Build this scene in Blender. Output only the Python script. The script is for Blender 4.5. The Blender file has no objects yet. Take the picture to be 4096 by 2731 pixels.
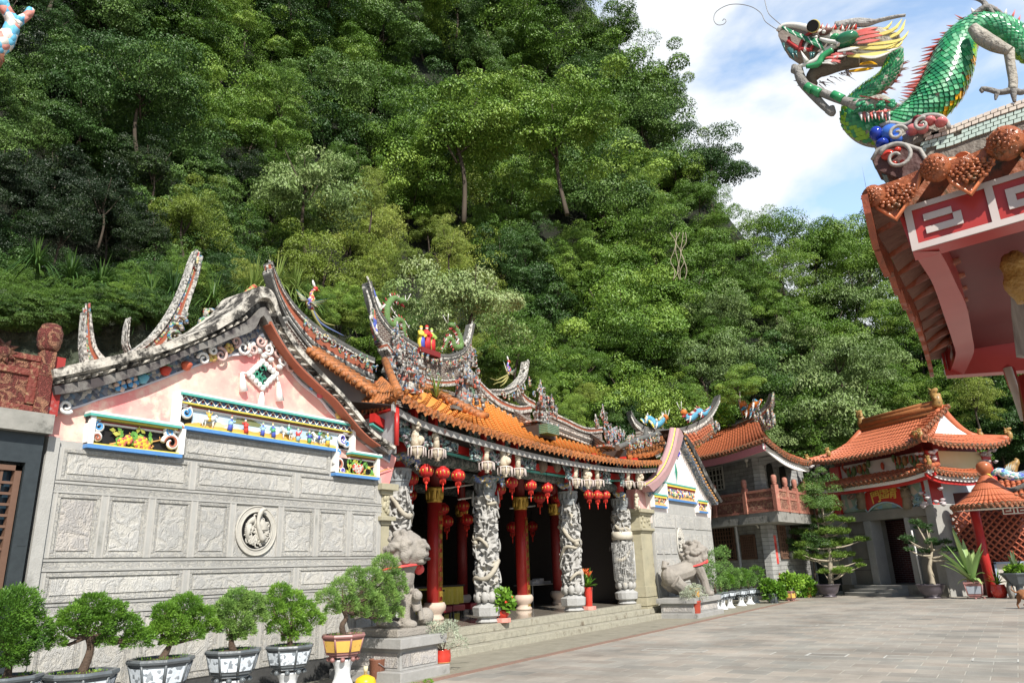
import bpy, random
from mathutils import Vector, Matrix, noise
from math import *
sc = bpy.context.scene
COL = sc.collection
# ---------------- camera ----------------
FL, PITCH, ROLL, YAW, H = 2922.085, radians(17.28866), radians(-1.98123), radians(33.05827),1.6
F = Vector((cos(YAW)*cos(PITCH), sin(YAW)*cos(PITCH), sin(PITCH)))
_r0 = Vector((sin(YAW),-cos(YAW),0)); _u0 = _r0.cross(F)
R = cos(ROLL)*_r0 + sin(ROLL)*_u0
U = -sin(ROLL)*_r0 + cos(ROLL)*_u0
CAM = Vector((0,0, H))
cd = bpy.data.cameras.new('camera'); cam = bpy.data.objects.new('camera', cd); COL.objects.link(cam)
cd.sensor_width = 36; cd.lens = FL/4096*36; cd.clip_start = .05; cd.clip_end = 3000
m = Matrix(((R.x, U.x, -F.x, 0),(R.y, U.y, -F.y, 0),(R.z, U.z, -F.z, H),(0,0,0,1)))
cam.matrix_world = m
sc.camera = cam
# ---------------- light ----------------
SUN_EL, SUN_AZ = radians(41), radians(53)       # azimuth the light travels towards
wd = bpy.data.worlds.new("World"); sc.world = wd; wd.use_nodes = True
nt = wd.node_tree; nt.nodes.clear()
def nd(t, ty, **kw):
    n = t.nodes.new(ty)
    for k, v in kw.items(): setattr(n, k, v)
    return n
out = nd(nt, 'ShaderNodeOutputWorld'); bg = nd(nt, 'ShaderNodeBackground'); bg.inputs[1].default_value = .075
sky = nd(nt, 'ShaderNodeTexSky', sky_type='NISHITA', sun_disc=False, sun_elevation=SUN_EL)
sky.sun_rotation = atan2(-cos(SUN_AZ),-sin(SUN_AZ)) ; sky.air_density = 1.0; sky.dust_density = .6; sky.ozone_density = 2.2
tc = nd(nt, 'ShaderNodeTexCoord'); mp = nd(nt, 'ShaderNodeMapping'); mp.inputs['Scale'].default_value = (1,1,2.4)
n1 = nd(nt, 'ShaderNodeTexNoise'); n1.inputs['Scale'].default_value = 4.2; n1.inputs['Detail'].default_value = 9; n1.inputs['Roughness'].default_value = .52; n1.inputs['Distortion'].default_value = .25
cr = nd(nt, 'ShaderNodeValToRGB'); cr.color_ramp.elements[0].position = .36; cr.color_ramp.elements[1].position = .56
mx = nd(nt, 'ShaderNodeMix', data_type='RGBA')
nt.links.new(tc.outputs['Generated'], mp.inputs[0]); nt.links.new(mp.outputs[0], n1.inputs['Vector'])
# mask added to hold clouds and brightening on the +X side, cutting ambient light
vd = nd(nt, 'ShaderNodeVectorMath', operation='DOT_PRODUCT'); vd.inputs[1].default_value = (.88,.12,.45); nt.links.new(tc.outputs['Generated'], vd.inputs[0])
bk = nd(nt, 'ShaderNodeMapRange'); bk.inputs[1].default_value = .35; bk.inputs[2].default_value = .8; bk.interpolation_type = 'SMOOTHSTEP'; nt.links.new(vd.outputs['Value'], bk.inputs[0])
mlt = nd(nt, 'ShaderNodeMath', operation='MULTIPLY'); nt.links.new(n1.outputs['Fac'], cr.inputs[0]); nt.links.new(cr.outputs[0], mlt.inputs[0]); nt.links.new(bk.outputs[0], mlt.inputs[1]); nt.links.new(mlt.outputs[0], mx.inputs[0])
gn = nd(nt, 'ShaderNodeMix', data_type='RGBA', blend_type='MULTIPLY'); gn.inputs[0].default_value = 1
gc = nd(nt, 'ShaderNodeMix', data_type='RGBA'); gc.inputs[6].default_value = (1,1,1,1); gc.inputs[7].default_value = (4.4,3.9,3.3,1); nt.links.new(bk.outputs[0], gc.inputs[0])
nt.links.new(sky.outputs[0], gn.inputs[6]); nt.links.new(gc.outputs[2], gn.inputs[7])
nt.links.new(gn.outputs[2], mx.inputs[6]); mx.inputs[7].default_value = (9.6,10,10.4,1)
nt.links.new(mx.outputs[2], bg.inputs[0]); nt.links.new(bg.outputs[0], out.inputs[0])
sd = bpy.data.lights.new('sun', 'SUN'); sun = bpy.data.objects.new('sun', sd); COL.objects.link(sun)
sd.energy = 5; sd.angle = radians(.53); sd.color = (1,.95,.87)
D = Vector((cos(SUN_AZ)*cos(SUN_EL), sin(SUN_AZ)*cos(SUN_EL),-sin(SUN_EL)))
sun.rotation_euler = D.to_track_quat('-Z', 'Y').to_euler(); sun.location = (-20,-20,30)
sc.view_settings.view_transform = 'Standard'; sc.view_settings.look = 'None'; sc.view_settings.exposure = .5; sc.view_settings.gamma = 1
sc.cycles.max_bounces = 6; sc.cycles.diffuse_bounces = 3; sc.cycles.glossy_bounces = 2; sc.cycles.transmission_bounces = 3
sc.cycles.sample_clamp_indirect = 4
# ---------------- sight lines turned into points on real planes ----------------
def ray(x, y): return F + R*((x-2048)/FL) - U*((y-1365.5)/FL)
def pz(x, y, z=0): d = ray(x, y); return CAM + d*((z-H)/d.z)
def py(x, y, Y): d = ray(x, y); return CAM + d*(Y/d.y)
def px(x, y, X): d = ray(x, y); return CAM + d*(X/d.x)
def pn(x, y, P, az):
    n = Vector((sin(az),-cos(az),0)); d = ray(x, y); return CAM + d*(n.dot(Vector(P)-CAM)/n.dot(d))
def pd(x, y, dist):
    d = ray(x, y); return CAM + d*(dist/hypot(d.x, d.y))
V = Vector
# ---------------- materials ----------------
MATS = {}
def lin(c): return tuple(((v/255)/12.92 if v/255 <= .04045 else ((v/255+.055)/1.055)**2.4) for v in c)
def mat(name, c, c2=None, rough=.7, scale=6, bump=0, bscale=None, spec=.4, contrast=.25, metal=0, stain=None, sscale=1.5, sfac=.5, bdist=.02, coat=0, stretch=None):
    if name in MATS: return MATS[name]
    M = bpy.data.materials.new(name); M.use_nodes = True; t = M.node_tree; t.nodes.clear(); MATS[name] = M
    o = nd(t, 'ShaderNodeOutputMaterial'); b = nd(t, 'ShaderNodeBsdfPrincipled'); t.links.new(b.outputs[0], o.inputs[0])
    b.inputs['Roughness'].default_value = rough; b.inputs['Specular IOR Level'].default_value = spec; b.inputs['Metallic'].default_value = metal; b.inputs['Coat Weight'].default_value = coat
    g = nd(t, 'ShaderNodeTexCoord'); co = g.outputs['Object']
    if stretch:
        mpp = nd(t, 'ShaderNodeMapping'); mpp.inputs['Scale'].default_value = stretch; t.links.new(co, mpp.inputs[0]); co = mpp.outputs[0]
    n = nd(t, 'ShaderNodeTexNoise'); n.inputs['Scale'].default_value = scale; n.inputs['Detail'].default_value = 6; n.inputs['Roughness'].default_value = .65; t.links.new(co, n.inputs['Vector'])
    r = nd(t, 'ShaderNodeMapRange'); r.inputs[1].default_value = .5-contrast; r.inputs[2].default_value = .5+contrast; t.links.new(n.outputs['Fac'], r.inputs[0])
    mx = nd(t, 'ShaderNodeMix', data_type='RGBA'); mx.inputs[6].default_value = (*c, 1); mx.inputs[7].default_value = (*(c2 or tuple(v*.75 for v in c)),1); t.links.new(r.outputs[0], mx.inputs[0])
    colo = mx.outputs[2]
    if stain:
        n2 = nd(t, 'ShaderNodeTexNoise'); n2.inputs['Scale'].default_value = sscale; n2.inputs['Detail'].default_value = 9; n2.inputs['Roughness'].default_value = .7; t.links.new(co, n2.inputs['Vector'])
        r2 = nd(t, 'ShaderNodeMapRange'); r2.inputs[1].default_value = 1-sfac-.06; r2.inputs[2].default_value = 1-sfac+.06; t.links.new(n2.outputs['Fac'], r2.inputs[0])
        m2 = nd(t, 'ShaderNodeMix', data_type='RGBA'); t.links.new(r2.outputs[0], m2.inputs[0]); t.links.new(colo, m2.inputs[6]); m2.inputs[7].default_value = (*stain, 1); colo = m2.outputs[2]
    t.links.new(colo, b.inputs['Base Color'])
    if bump:
        nb = nd(t, 'ShaderNodeTexNoise'); nb.inputs['Scale'].default_value = bscale or scale*3; nb.inputs['Detail'].default_value = 5; t.links.new(co, nb.inputs['Vector'])
        bp = nd(t, 'ShaderNodeBump'); bp.inputs['Strength'].default_value = bump; bp.inputs['Distance'].default_value = bdist; t.links.new(nb.outputs['Fac'], bp.inputs['Height']); t.links.new(bp.outputs[0], b.inputs['Normal'])
    return M
def leafmat(name, c, c2, trans=.14, rough=.45, c3=None):
    if name in MATS: return MATS[name]
    M = bpy.data.materials.new(name); M.use_nodes = True; t = M.node_tree; t.nodes.clear(); MATS[name] = M
    o = nd(t, 'ShaderNodeOutputMaterial'); b = nd(t, 'ShaderNodeBsdfPrincipled'); b.inputs['Roughness'].default_value = rough; b.inputs['Specular IOR Level'].default_value = .35
    tr = nd(t, 'ShaderNodeBsdfTranslucent'); ms = nd(t, 'ShaderNodeMixShader'); ms.inputs[0].default_value = trans
    at_ = nd(t, 'ShaderNodeAttribute'); at_.attribute_name = 'tint'
    oi = nd(t, 'ShaderNodeObjectInfo')
    ad = nd(t, 'ShaderNodeMath', operation='MULTIPLY_ADD'); ad.inputs[1].default_value = .5; t.links.new(oi.outputs['Random'], ad.inputs[0])
    md = nd(t, 'ShaderNodeMath', operation='MULTIPLY'); md.inputs[1].default_value = .6; t.links.new(at_.outputs['Fac'], md.inputs[0]); t.links.new(md.outputs[0], ad.inputs[2])
    cr = nd(t, 'ShaderNodeValToRGB'); e = cr.color_ramp.elements; e[0].position = .1; e[0].color = (*c, 1); e[1].position = .95; e[1].color = (*c2,1)
    if c3: k = e.new(.6); k.color = (*c3,1)
    t.links.new(ad.outputs[0], cr.inputs[0]); t.links.new(cr.outputs[0], b.inputs['Base Color']); t.links.new(cr.outputs[0], tr.inputs[0])
    t.links.new(b.outputs[0], ms.inputs[1]); t.links.new(tr.outputs[0], ms.inputs[2]); t.links.new(ms.outputs[0], o.inputs[0])
    return M
def plain(name, c, rough=.6, metal=0, coat=0): return mat(name, c, tuple(v*.82 for v in c), rough=rough, metal=metal, coat=coat, scale=12)
SPLIT = {'dorsal_spikes', 'cloud_scrolls', 'mosaic_figures', 'lantern_collar', 'flower_board', 'scroll_border', 'gable_scrollwork', 'swallowtail_prongs', 'hip_ridges', 'bracket_cups', 'picture_frame', 'inner_wall', 'inner_beam', 'pale_wall_panel', 'rail_panel', 'eave_edge', 'white_eave_line', 'red_eave_beam', 'relief_figures', 'granite_surround', 'lattice_bars', 'red_flowers', 'tiger_relief', 'mosaic_finial', 'wing', 'leg_plates', 'teeth', 'drip_tiles', 'painted_hills', 'fluted'}
# ---------------- mesh builder ----------------
class MB:
    def __init__(s): s.v = []; s.f = []; s.m = []; s.s = []; s.t = []
    def add(s, vs, fs, m=0, sm=False, tint=None):
        b = len(s.v); s.v += [tuple(v) for v in vs]
        for f in fs: s.f.append(tuple(b+i for i in f)); s.m.append(m); s.s.append(sm)
        if tint is not None: s.t += [tint]*len(vs)
    def box(s, x0, x1, y0, y1, z0, z1, m=0):
        s.add([(x, y, z) for z in (z0, z1) for y in (y0, y1) for x in (x0, x1)],[(0,2,3,1),(4,5,7,6),(0,1,5,4),(2,6,7,3),(0,4,6,2),(1,3,7,5)], m)
    def obox(s, c, sx, sy, sz, M=None, m=0):
        c = V(c); M = M or Matrix.Identity(3)
        s.add([c + M @ V((x*sx/2, y*sy/2, z*sz/2)) for z in (-1,1) for y in (-1,1) for x in (-1,1)],[(0,2,3,1),(4,5,7,6),(0,1,5,4),(2,6,7,3),(0,4,6,2),(1,3,7,5)], m)
    def prism(s, pts, d, m=0, sm=False):      # polygon pts swept along vector d
        n = len(pts); d = V(d); P = [V(p) for p in pts]
        s.add(P + [p+d for p in P],[tuple(range(n)), tuple(range(2*n-1, n-1,-1))] + [(i, i+n, (i+1) % n+n, (i+1) % n) for i in range(n)], m, sm)
    def strip(s, A, B, m=0, sm=True):         # ribbon between two polylines
        n = len(A); s.add(list(A)+list(B),[(i, i+1, n+i+1, n+i) for i in range(n-1)], m, sm)
    def band(s, A, B, d, m=0):                # ribbon between polylines A,B with thickness vector d
        d = V(d); n = len(A); A = [V(a) for a in A]; B = [V(b) for b in B]
        vs = A + B + [a+d for a in A] + [b+d for b in B]; f = []
        for i in range(n-1):
            f += [(i, i+1, n+i+1, n+i),(2*n+i, 3*n+i, 3*n+i+1,2*n+i+1),(i, 2*n+i, 2*n+i+1, i+1),(n+i, n+i+1,3*n+i+1,3*n+i)]
        f += [(0, n, 3*n, 2*n),(n-1,3*n-1,4*n-1,2*n-1)]
        s.add(vs, f, m)
    def tube(s, P, r, n=8, m=0, cap=True, sm=True, flat=1, tint=None):
        P = [V(p) for p in P]; k = len(P)
        if not isinstance(r, (list, tuple)): r = [r]*k
        T = [(P[min(i+1, k-1)]-P[max(i-1,0)]).normalized() for i in range(k)]
        up = V((0,0,1)) if abs(T[0].z) < .9 else V((1,0,0))
        a = T[0].cross(up).normalized(); vs = []
        for i in range(k):
            a = (a - T[i]*a.dot(T[i])).normalized(); b = T[i].cross(a)
            for j in range(n):
                q = 2*pi*j/n; vs.append(P[i] + (a*cos(q) + b*sin(q)*flat)*r[i])
        f = [(i*n+j, i*n+(j+1) % n, (i+1)*n+(j+1) % n, (i+1)*n+j) for i in range(k-1) for j in range(n)]
        s.add(vs, f, m, sm, tint)
        if cap: b = len(s.v)-len(vs); s.f += [tuple(b+j for j in range(n-1,-1,-1)), tuple(b+(k-1)*n+j for j in range(n))]; s.m += [m, m]; s.s += [False, False]
    def lathe(s, prof, c, n=16, m=0, sm=True, M=None, sq=0):
        c = V(c); k = len(prof); vs = []
        for (r, z) in prof:
            for j in range(n):
                q = V((r*cos(2*pi*(j+.5*sq)/n), r*sin(2*pi*(j+.5*sq)/n), z)); vs.append(c + (M @ q if M else q))
        f = [(i*n+j, i*n+(j+1) % n, (i+1)*n+(j+1) % n, (i+1)*n+j) for i in range(k-1) for j in range(n)] + [tuple(range(n-1,-1,-1)), tuple((k-1)*n+j for j in range(n))]
        s.add(vs, f, m, sm)
    def ell(s, c, rx, ry=None, rz=None, M=None, n=10, k=7, m=0):
        ry = ry or rx; rz = rz or rx; c = V(c); vs = []
        def T(q): return c + (M @ q if M else q)
        vs.append(T(V((0,0, rz))))
        for i in range(1, k):
            a = pi*i/k
            for j in range(n): b = 2*pi*j/n; vs.append(T(V((rx*sin(a)*cos(b), ry*sin(a)*sin(b), rz*cos(a)))))
        vs.append(T(V((0,0,-rz)))); L = len(vs)-1
        f = [(0,1+j, 1+(j+1) % n) for j in range(n)] + [(1+i*n+j, 1+(i+1)*n+j, 1+(i+1)*n+(j+1) % n, 1+i*n+(j+1) % n) for i in range(k-2) for j in range(n)] + [(L, 1+(k-2)*n+(j+1) % n, 1+(k-2)*n+j) for j in range(n)]
        s.add(vs, f, m, True)
    def cone(s, a, b, r, n=6, m=0, r2=.001, flat=1): s.tube([a, b],[r, r2], n, m, flat=flat)
    def build(s, name, mats, parent=None, remesh=None, bevel=0, label=None):
        if name in SPLIT and not remesh:          # one object for each separate piece
            cl = s.clusters(); o = None
            if len(cl) > 1:
                for fs in cl:
                    q = MB(); mp_ = {}
                    for i in fs:
                        for j in s.f[i]:
                            if j not in mp_: mp_[j] = len(q.v); q.v.append(s.v[j])
                        q.f.append(tuple(mp_[j] for j in s.f[i])); q.m.append(s.m[i]); q.s.append(s.s[i])
                    o = q.build2(name, mats, parent, None, bevel, label)
                return o
        return s.build2(name, mats, parent, remesh, bevel, label)
    def clusters(s, gap=.06):
        p = list(range(len(s.v)))
        def fd(i):
            while p[i] != i: p[i] = p[p[i]]; i = p[i]
            return i
        for f in s.f:
            a = fd(f[0])
            for j in f[1:]: p[fd(j)] = a
        B = {}
        for i, v in enumerate(s.v):
            r = fd(i); b = B.get(r)
            if b is None: B[r] = [*v, *v]
            else:
                for k in range(3): b[k] = min(b[k], v[k]); b[k+3] = max(b[k+3], v[k])
        G = [([r], b) for r, b in B.items()]; ch = True
        while ch:
            ch = False; o = []
            for rs, b in G:
                for g in o:
                    if all(b[k]-gap <= g[1][k+3] and b[k+3]+gap >= g[1][k] for k in range(3)):
                        g[0].extend(rs)
                        for k in range(3): g[1][k] = min(g[1][k], b[k]); g[1][k+3] = max(g[1][k+3], b[k+3])
                        ch = True; break
                else: o.append((list(rs), list(b)))
            G = o
        ix = {r: i for i, (rs, _) in enumerate(G) for r in rs}; out = [[] for _ in G]
        for i, f in enumerate(s.f): out[ix[fd(f[0])]].append(i)
        return [o for o in out if o]
    def build2(s, name, mats, parent=None, remesh=None, bevel=0, label=None):
        me = bpy.data.meshes.new(name); me.from_pydata(s.v, [], s.f)
        if not isinstance(mats, (list, tuple)): mats = [mats]
        for q in mats: me.materials.append(q)
        me.polygons.foreach_set('material_index', s.m); me.polygons.foreach_set('use_smooth', s.s)
        if s.t and len(s.t) == len(s.v):
            at_ = me.attributes.new('tint', 'FLOAT', 'POINT'); at_.data.foreach_set('value', s.t)
        me.update(); o = bpy.data.objects.new(name, me); COL.objects.link(o)
        if parent is not None:
            o.parent = parent; o.matrix_parent_inverse = parent_inv(parent)
        if remesh:
            q = o.modifiers.new('r', 'REMESH'); q.mode = 'VOXEL'; q.voxel_size = remesh; q.use_smooth_shade = True
            q2 = o.modifiers.new('s', 'SMOOTH'); q2.iterations = 2; q2.factor = .5
        if bevel: q = o.modifiers.new('b', 'BEVEL'); q.width = bevel; q.segments = 2; q.limit_method = 'ANGLE'
        if label: o['label'] = label
        return o
def parent_inv(p):
    M = Matrix.LocRotScale(p.location, p.rotation_euler, p.scale)
    if p.parent: M = Matrix.LocRotScale(p.parent.location, p.parent.rotation_euler, p.parent.scale) @ p.matrix_parent_inverse @ M
    return M.inverted()
def tag(o, label, cat, group=None, kind=None):
    if label: o['label'] = label
    if cat: o['category'] = cat
    if group: o['group'] = group
    if kind: o['kind'] = kind
    return o
def thing(name, label, cat, loc=(0,0,0), rz=0, group=None):
    o = bpy.data.objects.new(name, None); COL.objects.link(o); o.location = loc; o.rotation_euler = (0,0, rz); o.empty_display_size = .1
    return tag(o, label, cat, group)
def copy_tree(o, parent=None):
    c = o.copy(); COL.objects.link(c)
    if parent: c.parent = parent
    for ch in [x for x in ALLCH.get(o.name, ())] or list(o.children): copy_tree(ch, c)
    return c
ALLCH = {}
def place(o, loc, rz=0, s=1, label=None, group=None):
    o.location = loc; o.rotation_euler = (0,0, rz); o.scale = (s, s, s) if not isinstance(s, tuple) else s
    if label: o['label'] = label
    if group: o['group'] = group
    return o
def lerp(a, b, t): return a*(1-t)+b*t
def poly_at(P, t):        # point at fraction t of a polyline by index
    x = t*(len(P)-1); i = min(int(x), len(P)-2); return P[i].lerp(P[i+1], x-i)
def resample(P, n):
    L = [0]
    for a, b in zip(P, P[1:]): L.append(L[-1]+(b-a).length)
    o = []; j = 0
    for i in range(n):
        d = L[-1]*i/(n-1)
        while j < len(P)-2 and L[j+1] < d: j += 1
        o.append(P[j].lerp(P[j+1],(d-L[j])/max(1e-9, L[j+1]-L[j])))
    return o
def spline(P, n):         # Catmull-Rom through points
    P = [V(p) for p in P]; Q = [P[0]*2-P[1]]+P+[P[-1]*2-P[-2]]; o = []
    for i in range(len(P)-1):
        for k in range(6):
            t = k/6; a, b, c, d = Q[i:i+4]
            o.append(.5*((2*b)+(c-a)*t+(2*a-5*b+4*c-d)*t*t+(3*b-a-3*c+d)*t**3))
    o.append(P[-1]); return resample(o, n)
rnd = random.Random(7)
# ================= setting: ground, hill =================
def pavers():
    M = bpy.data.materials.new('stone_pavers'); M.use_nodes = True; t = M.node_tree; b = t.nodes['Principled BSDF']; b.inputs['Roughness'].default_value = .62
    g = nd(t, 'ShaderNodeTexCoord')
    mp = nd(t, 'ShaderNodeMapping'); mp.inputs['Rotation'].default_value = (0,0, radians(90)); t.links.new(g.outputs['Object'], mp.inputs[0])
    br = nd(t, 'ShaderNodeTexBrick'); br.offset = .5; br.inputs['Scale'].default_value = 1; br.inputs['Brick Width'].default_value = .62; br.inputs['Row Height'].default_value = .42
    br.inputs['Mortar Size'].default_value = .011; br.inputs['Mortar Smooth'].default_value = .5; br.inputs['Bias'].default_value = -.1
    br.inputs['Color1'].default_value = (.335,.31,.27,1); br.inputs['Color2'].default_value = (.26,.24,.21,1); br.inputs['Mortar'].default_value = (.40,.38,.33,1)
    t.links.new(mp.outputs[0], br.inputs['Vector'])
    wn = nd(t, 'ShaderNodeTexBrick'); wn.offset = .5; wn.inputs['Scale'].default_value = 1; wn.inputs['Brick Width'].default_value = .62; wn.inputs['Row Height'].default_value = .42; wn.inputs['Mortar Size'].default_value = 0
    wn.inputs['Color1'].default_value = (1.06,1.0,.96,1); wn.inputs['Color2'].default_value = (.92,.95,.96,1)
    mp2 = nd(t, 'ShaderNodeMapping'); mp2.inputs['Rotation'].default_value = (0,0, radians(90)); mp2.inputs['Location'].default_value = (62,42,0); t.links.new(g.outputs['Object'], mp2.inputs[0]); t.links.new(mp2.outputs[0], wn.inputs['Vector'])
    ml = nd(t, 'ShaderNodeMix', data_type='RGBA', blend_type='MULTIPLY'); ml.inputs[0].default_value = 1; t.links.new(br.outputs[0], ml.inputs[6]); t.links.new(wn.outputs[0], ml.inputs[7])
    n = nd(t, 'ShaderNodeTexNoise'); n.inputs['Scale'].default_value = .5; n.inputs['Detail'].default_value = 10; n.inputs['Roughness'].default_value = .7; t.links.new(g.outputs['Object'], n.inputs['Vector'])
    r = nd(t, 'ShaderNodeMapRange'); r.inputs[1].default_value = .35; r.inputs[2].default_value = .68; r.inputs[3].default_value = .72; r.inputs[4].default_value = 1.3; t.links.new(n.outputs['Fac'], r.inputs[0])
    ml2 = nd(t, 'ShaderNodeMix', data_type='RGBA', blend_type='MULTIPLY'); ml2.inputs[0].default_value = 1; t.links.new(ml.outputs[2], ml2.inputs[6]); t.links.new(r.outputs[0], ml2.inputs[7])
    t.links.new(ml2.outputs[2], b.inputs['Base Color'])
    n3 = nd(t, 'ShaderNodeTexNoise'); n3.inputs['Scale'].default_value = 45; n3.inputs['Detail'].default_value = 4; t.links.new(g.outputs['Object'], n3.inputs['Vector'])
    sb = nd(t, 'ShaderNodeMath', operation='MULTIPLY_ADD'); sb.inputs[1].default_value = -1.2; t.links.new(br.outputs['Fac'], sb.inputs[0]); t.links.new(n3.outputs['Fac'], sb.inputs[2])
    bp = nd(t, 'ShaderNodeBump'); bp.inputs['Strength'].default_value = .5; bp.inputs['Distance'].default_value = .006; t.links.new(sb.outputs[0], bp.inputs['Height']); t.links.new(bp.outputs[0], b.inputs['Normal'])
    return M
g = MB(); g.add([(-60,-60,0),(400,-60,0),(400,300,0),(-60,300,0)],[(0,1,2,3)])
tag(g.build('courtyard_ground', pavers()), 'grey stone paving of the temple courtyard', None, kind='structure')
conc = mat('mossy_concrete', (.30,.28,.22),(.2,.185,.14), scale=3, bump=.5, bscale=30, stain=(.12,.115,.085), sscale=1.2, sfac=.36, rough=.85)
g = MB(); g.box(-8,33,7.98,30,-.2,.012); tag(g.build('temple_apron', conc), 'pale concrete apron between the kerb strip and the temple steps', None, kind='structure')
redb = mat('red_brick_strip', (.27,.16,.12),(.2,.14,.11), scale=9, bump=.3, contrast=.2)
g = MB(); g.box(-8,33,7.82,7.978,-.1,.016); tag(g.build('kerb_strip', redb), 'red brick strip edging the courtyard paving', None, kind='structure')
# white painted outlines of paving squares: two rows across the court
wp = mat('chalky_white_paint', (.62,.62,.58),(.38,.37,.34), scale=14, contrast=.3)
g = MB(); rr = random.Random(3)
for X0, y0, y1 in ((14.2,.3,6.6),(20.4,.2,6.8)):
    y = y0
    while y < y1:
        w = .62; zt = .006 + rr.random()*.0008
        L = .42
        if rr.random() < .78:
            for (a, b, c, d) in ((0, L, 0,.022),(0,.022,0, w),(0, L, w-.022, w),(L-.022, L, 0, w)):
                if rr.random() < .72: g.box(X0+a, X0+b, y+c, y+d, .0041, zt)
        y += w
tag(g.build('painted_markings', wp), 'white painted outlines round paving squares', None, kind='structure')
# hill, defined round the temple valley
def az_r0(a):
    T = ((-25,52),(-5,50),(6,46),(14,40),(22,36),(34,31),(48,24.5),(60,20.5),(72,19),(90,20),(110,24))
    for (a0, r0),(a1, r1) in zip(T, T[1:]):
        if a <= a1: return lerp(r0, r1, max(0,(a-a0)/(a1-a0)))
    return T[-1][1]
def az_el(a):
    T = ((-25,19),(-5,20),(0,20.5),(4.2,21.5),(7.5,23),(10.6,25),(13,29),(16,34),(21,41),(26,47),(35,52),(60,58),(110,58))
    for (a0, r0),(a1, r1) in zip(T, T[1:]):
        if a <= a1: return lerp(r0, r1, max(0,(a-a0)/(a1-a0)))
    return T[-1][1]
SL = 1.55
def hill_z(a, r):
    r0 = az_r0(a); z = (r-r0)*SL
    z += 1.6*noise.noise(V((a*.12, r*.12,0)))+.8*noise.noise(V((a*.4, r*.35,3)))
    zc = r*tan(radians(az_el(a)-(6 if a < 19 else 3.5)))
    if r > r0: z = min(z, zc)
    return max(z, -.5)
def hill_r(a, el):      # distance at which the slope is seen at elevation el
    r0 = az_r0(a); t = tan(radians(el)); return (r0*SL+H)/(SL-t) if t < SL-.05 else 200
def hill_xyz(a, r, up=0): return V((r*cos(radians(a)), r*sin(radians(a)), hill_z(a, r)+up))
g = MB(); A = [x*1.0-25 for x in range(136)]; Rr = [1-.05+.035*i for i in range(62)]
vs = []
for a in A:
    for k in Rr: r = az_r0(a)*k; vs.append(hill_xyz(a, r))
n = len(Rr); g.add(vs, [(i*n+j, i*n+j+1,(i+1)*n+j+1,(i+1)*n+j) for i in range(len(A)-1) for j in range(n-1)],0, True)
hillm = mat('forest_floor', (.016,.02,.009),(.006,.008,.004), scale=.8, bump=.8, bscale=3, bdist=.3, rough=.95)
tag(g.build('hillside', hillm), 'steep dark hillside behind the temple', None, kind='structure')
# ---------------- foliage ----------------
def leaf_crown(seed, nb, nl, ls, shape=(1,1,.85), bough=.34, droop=.0, up=.5, aspect=1.7, lobes=.25, inner=.25):
    q = random.Random(seed); b = MB(); off = V((seed*3.1,0,0))
    C = []
    for i in range(nb):
        z = q.uniform(-.55,1); a = q.uniform(0,2*pi); s = sqrt(max(0,1-z*z)); d = V((s*cos(a), s*sin(a), z))
        rr_ = 1+lobes*noise.noise(d*1.7+off)*2; k = q.uniform(.55,.86) if q.random() > inner else q.uniform(.2,.5)
        C.append((V((d.x*shape[0], d.y*shape[1], d.z*shape[2]))*rr_*k, bough*q.uniform(.6,1.25), q.random()))
    for i in range(nl):
        c, br, tt = C[q.randrange(nb)]
        z = q.uniform(-.18,1); a = q.uniform(0,2*pi); s = sqrt(max(0,1-z*z)); d = V((s*cos(a), s*sin(a), z*.8))
        p = c + d*br*q.uniform(.72,1.08)
        nn = (d*.9 + V((0,0, up*.45)) + V((q.gauss(0,.45), q.gauss(0,.45), q.gauss(0,.3)))).normalized()
        t = nn.cross(V((q.gauss(0,1), q.gauss(0,1), q.gauss(0,.4)))).normalized(); t = (t + V((0,0,-droop))).normalized(); w = nn.cross(t).normalized()
        L = ls*q.uniform(.65,1.35); W = L/aspect
        b.add([p-t*L*.5, p+w*W*.5+nn*L*.06, p+t*L*.5-V((0,0, droop*L*.3)), p-w*W*.5+nn*L*.06],[(0,1,2,3)],0, False, min(1, max(0, tt*.6+q.uniform(0,.4))))
    return b
def trunk_mb(seed, hgt, r, forks=5, spread=.7, base=(0,0,0)):
    q = random.Random(seed+99); b = MB(); top = V((q.uniform(-.12,.12), q.uniform(-.12,.12),0))*hgt+V((0,0, base[2]+hgt*.62)); P = [V(base), V(base).lerp(top, .5)+V((q.uniform(-.06,.06)*hgt, q.uniform(-.06,.06)*hgt, 0)), top]
    b.tube(spline(P, 8),[lerp(r, r*.6, i/7) for i in range(8)],7)
    for i in range(forks):
        a = 2*pi*i/forks+q.uniform(-.4,.4); e = top + V((cos(a)*spread*hgt*.34, sin(a)*spread*hgt*.34, hgt*q.uniform(.1,.3))); st = P[0].lerp(top, q.uniform(.6,1))
        b.tube(spline([st, st.lerp(e, .5)+V((0,0,-.03*hgt)), e],6),[r*.5*(1-.14*j) for j in range(6)],5)
    return b
barkm = mat('grey_brown_bark', (.09,.07,.05),(.04,.03,.022), scale=5, bump=.6, rough=.9, stretch=(3,3,.6))
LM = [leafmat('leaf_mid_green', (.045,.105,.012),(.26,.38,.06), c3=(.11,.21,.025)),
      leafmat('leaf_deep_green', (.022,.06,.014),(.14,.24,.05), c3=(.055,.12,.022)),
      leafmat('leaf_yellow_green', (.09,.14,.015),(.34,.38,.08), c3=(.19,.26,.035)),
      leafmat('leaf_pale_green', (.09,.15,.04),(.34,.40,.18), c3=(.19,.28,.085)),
      leafmat('leaf_shade_green', (.008,.02,.007),(.05,.085,.022), c3=(.017,.036,.01))]  # last entry: near-black greens put the slope's shade into the leaf colour
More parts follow.
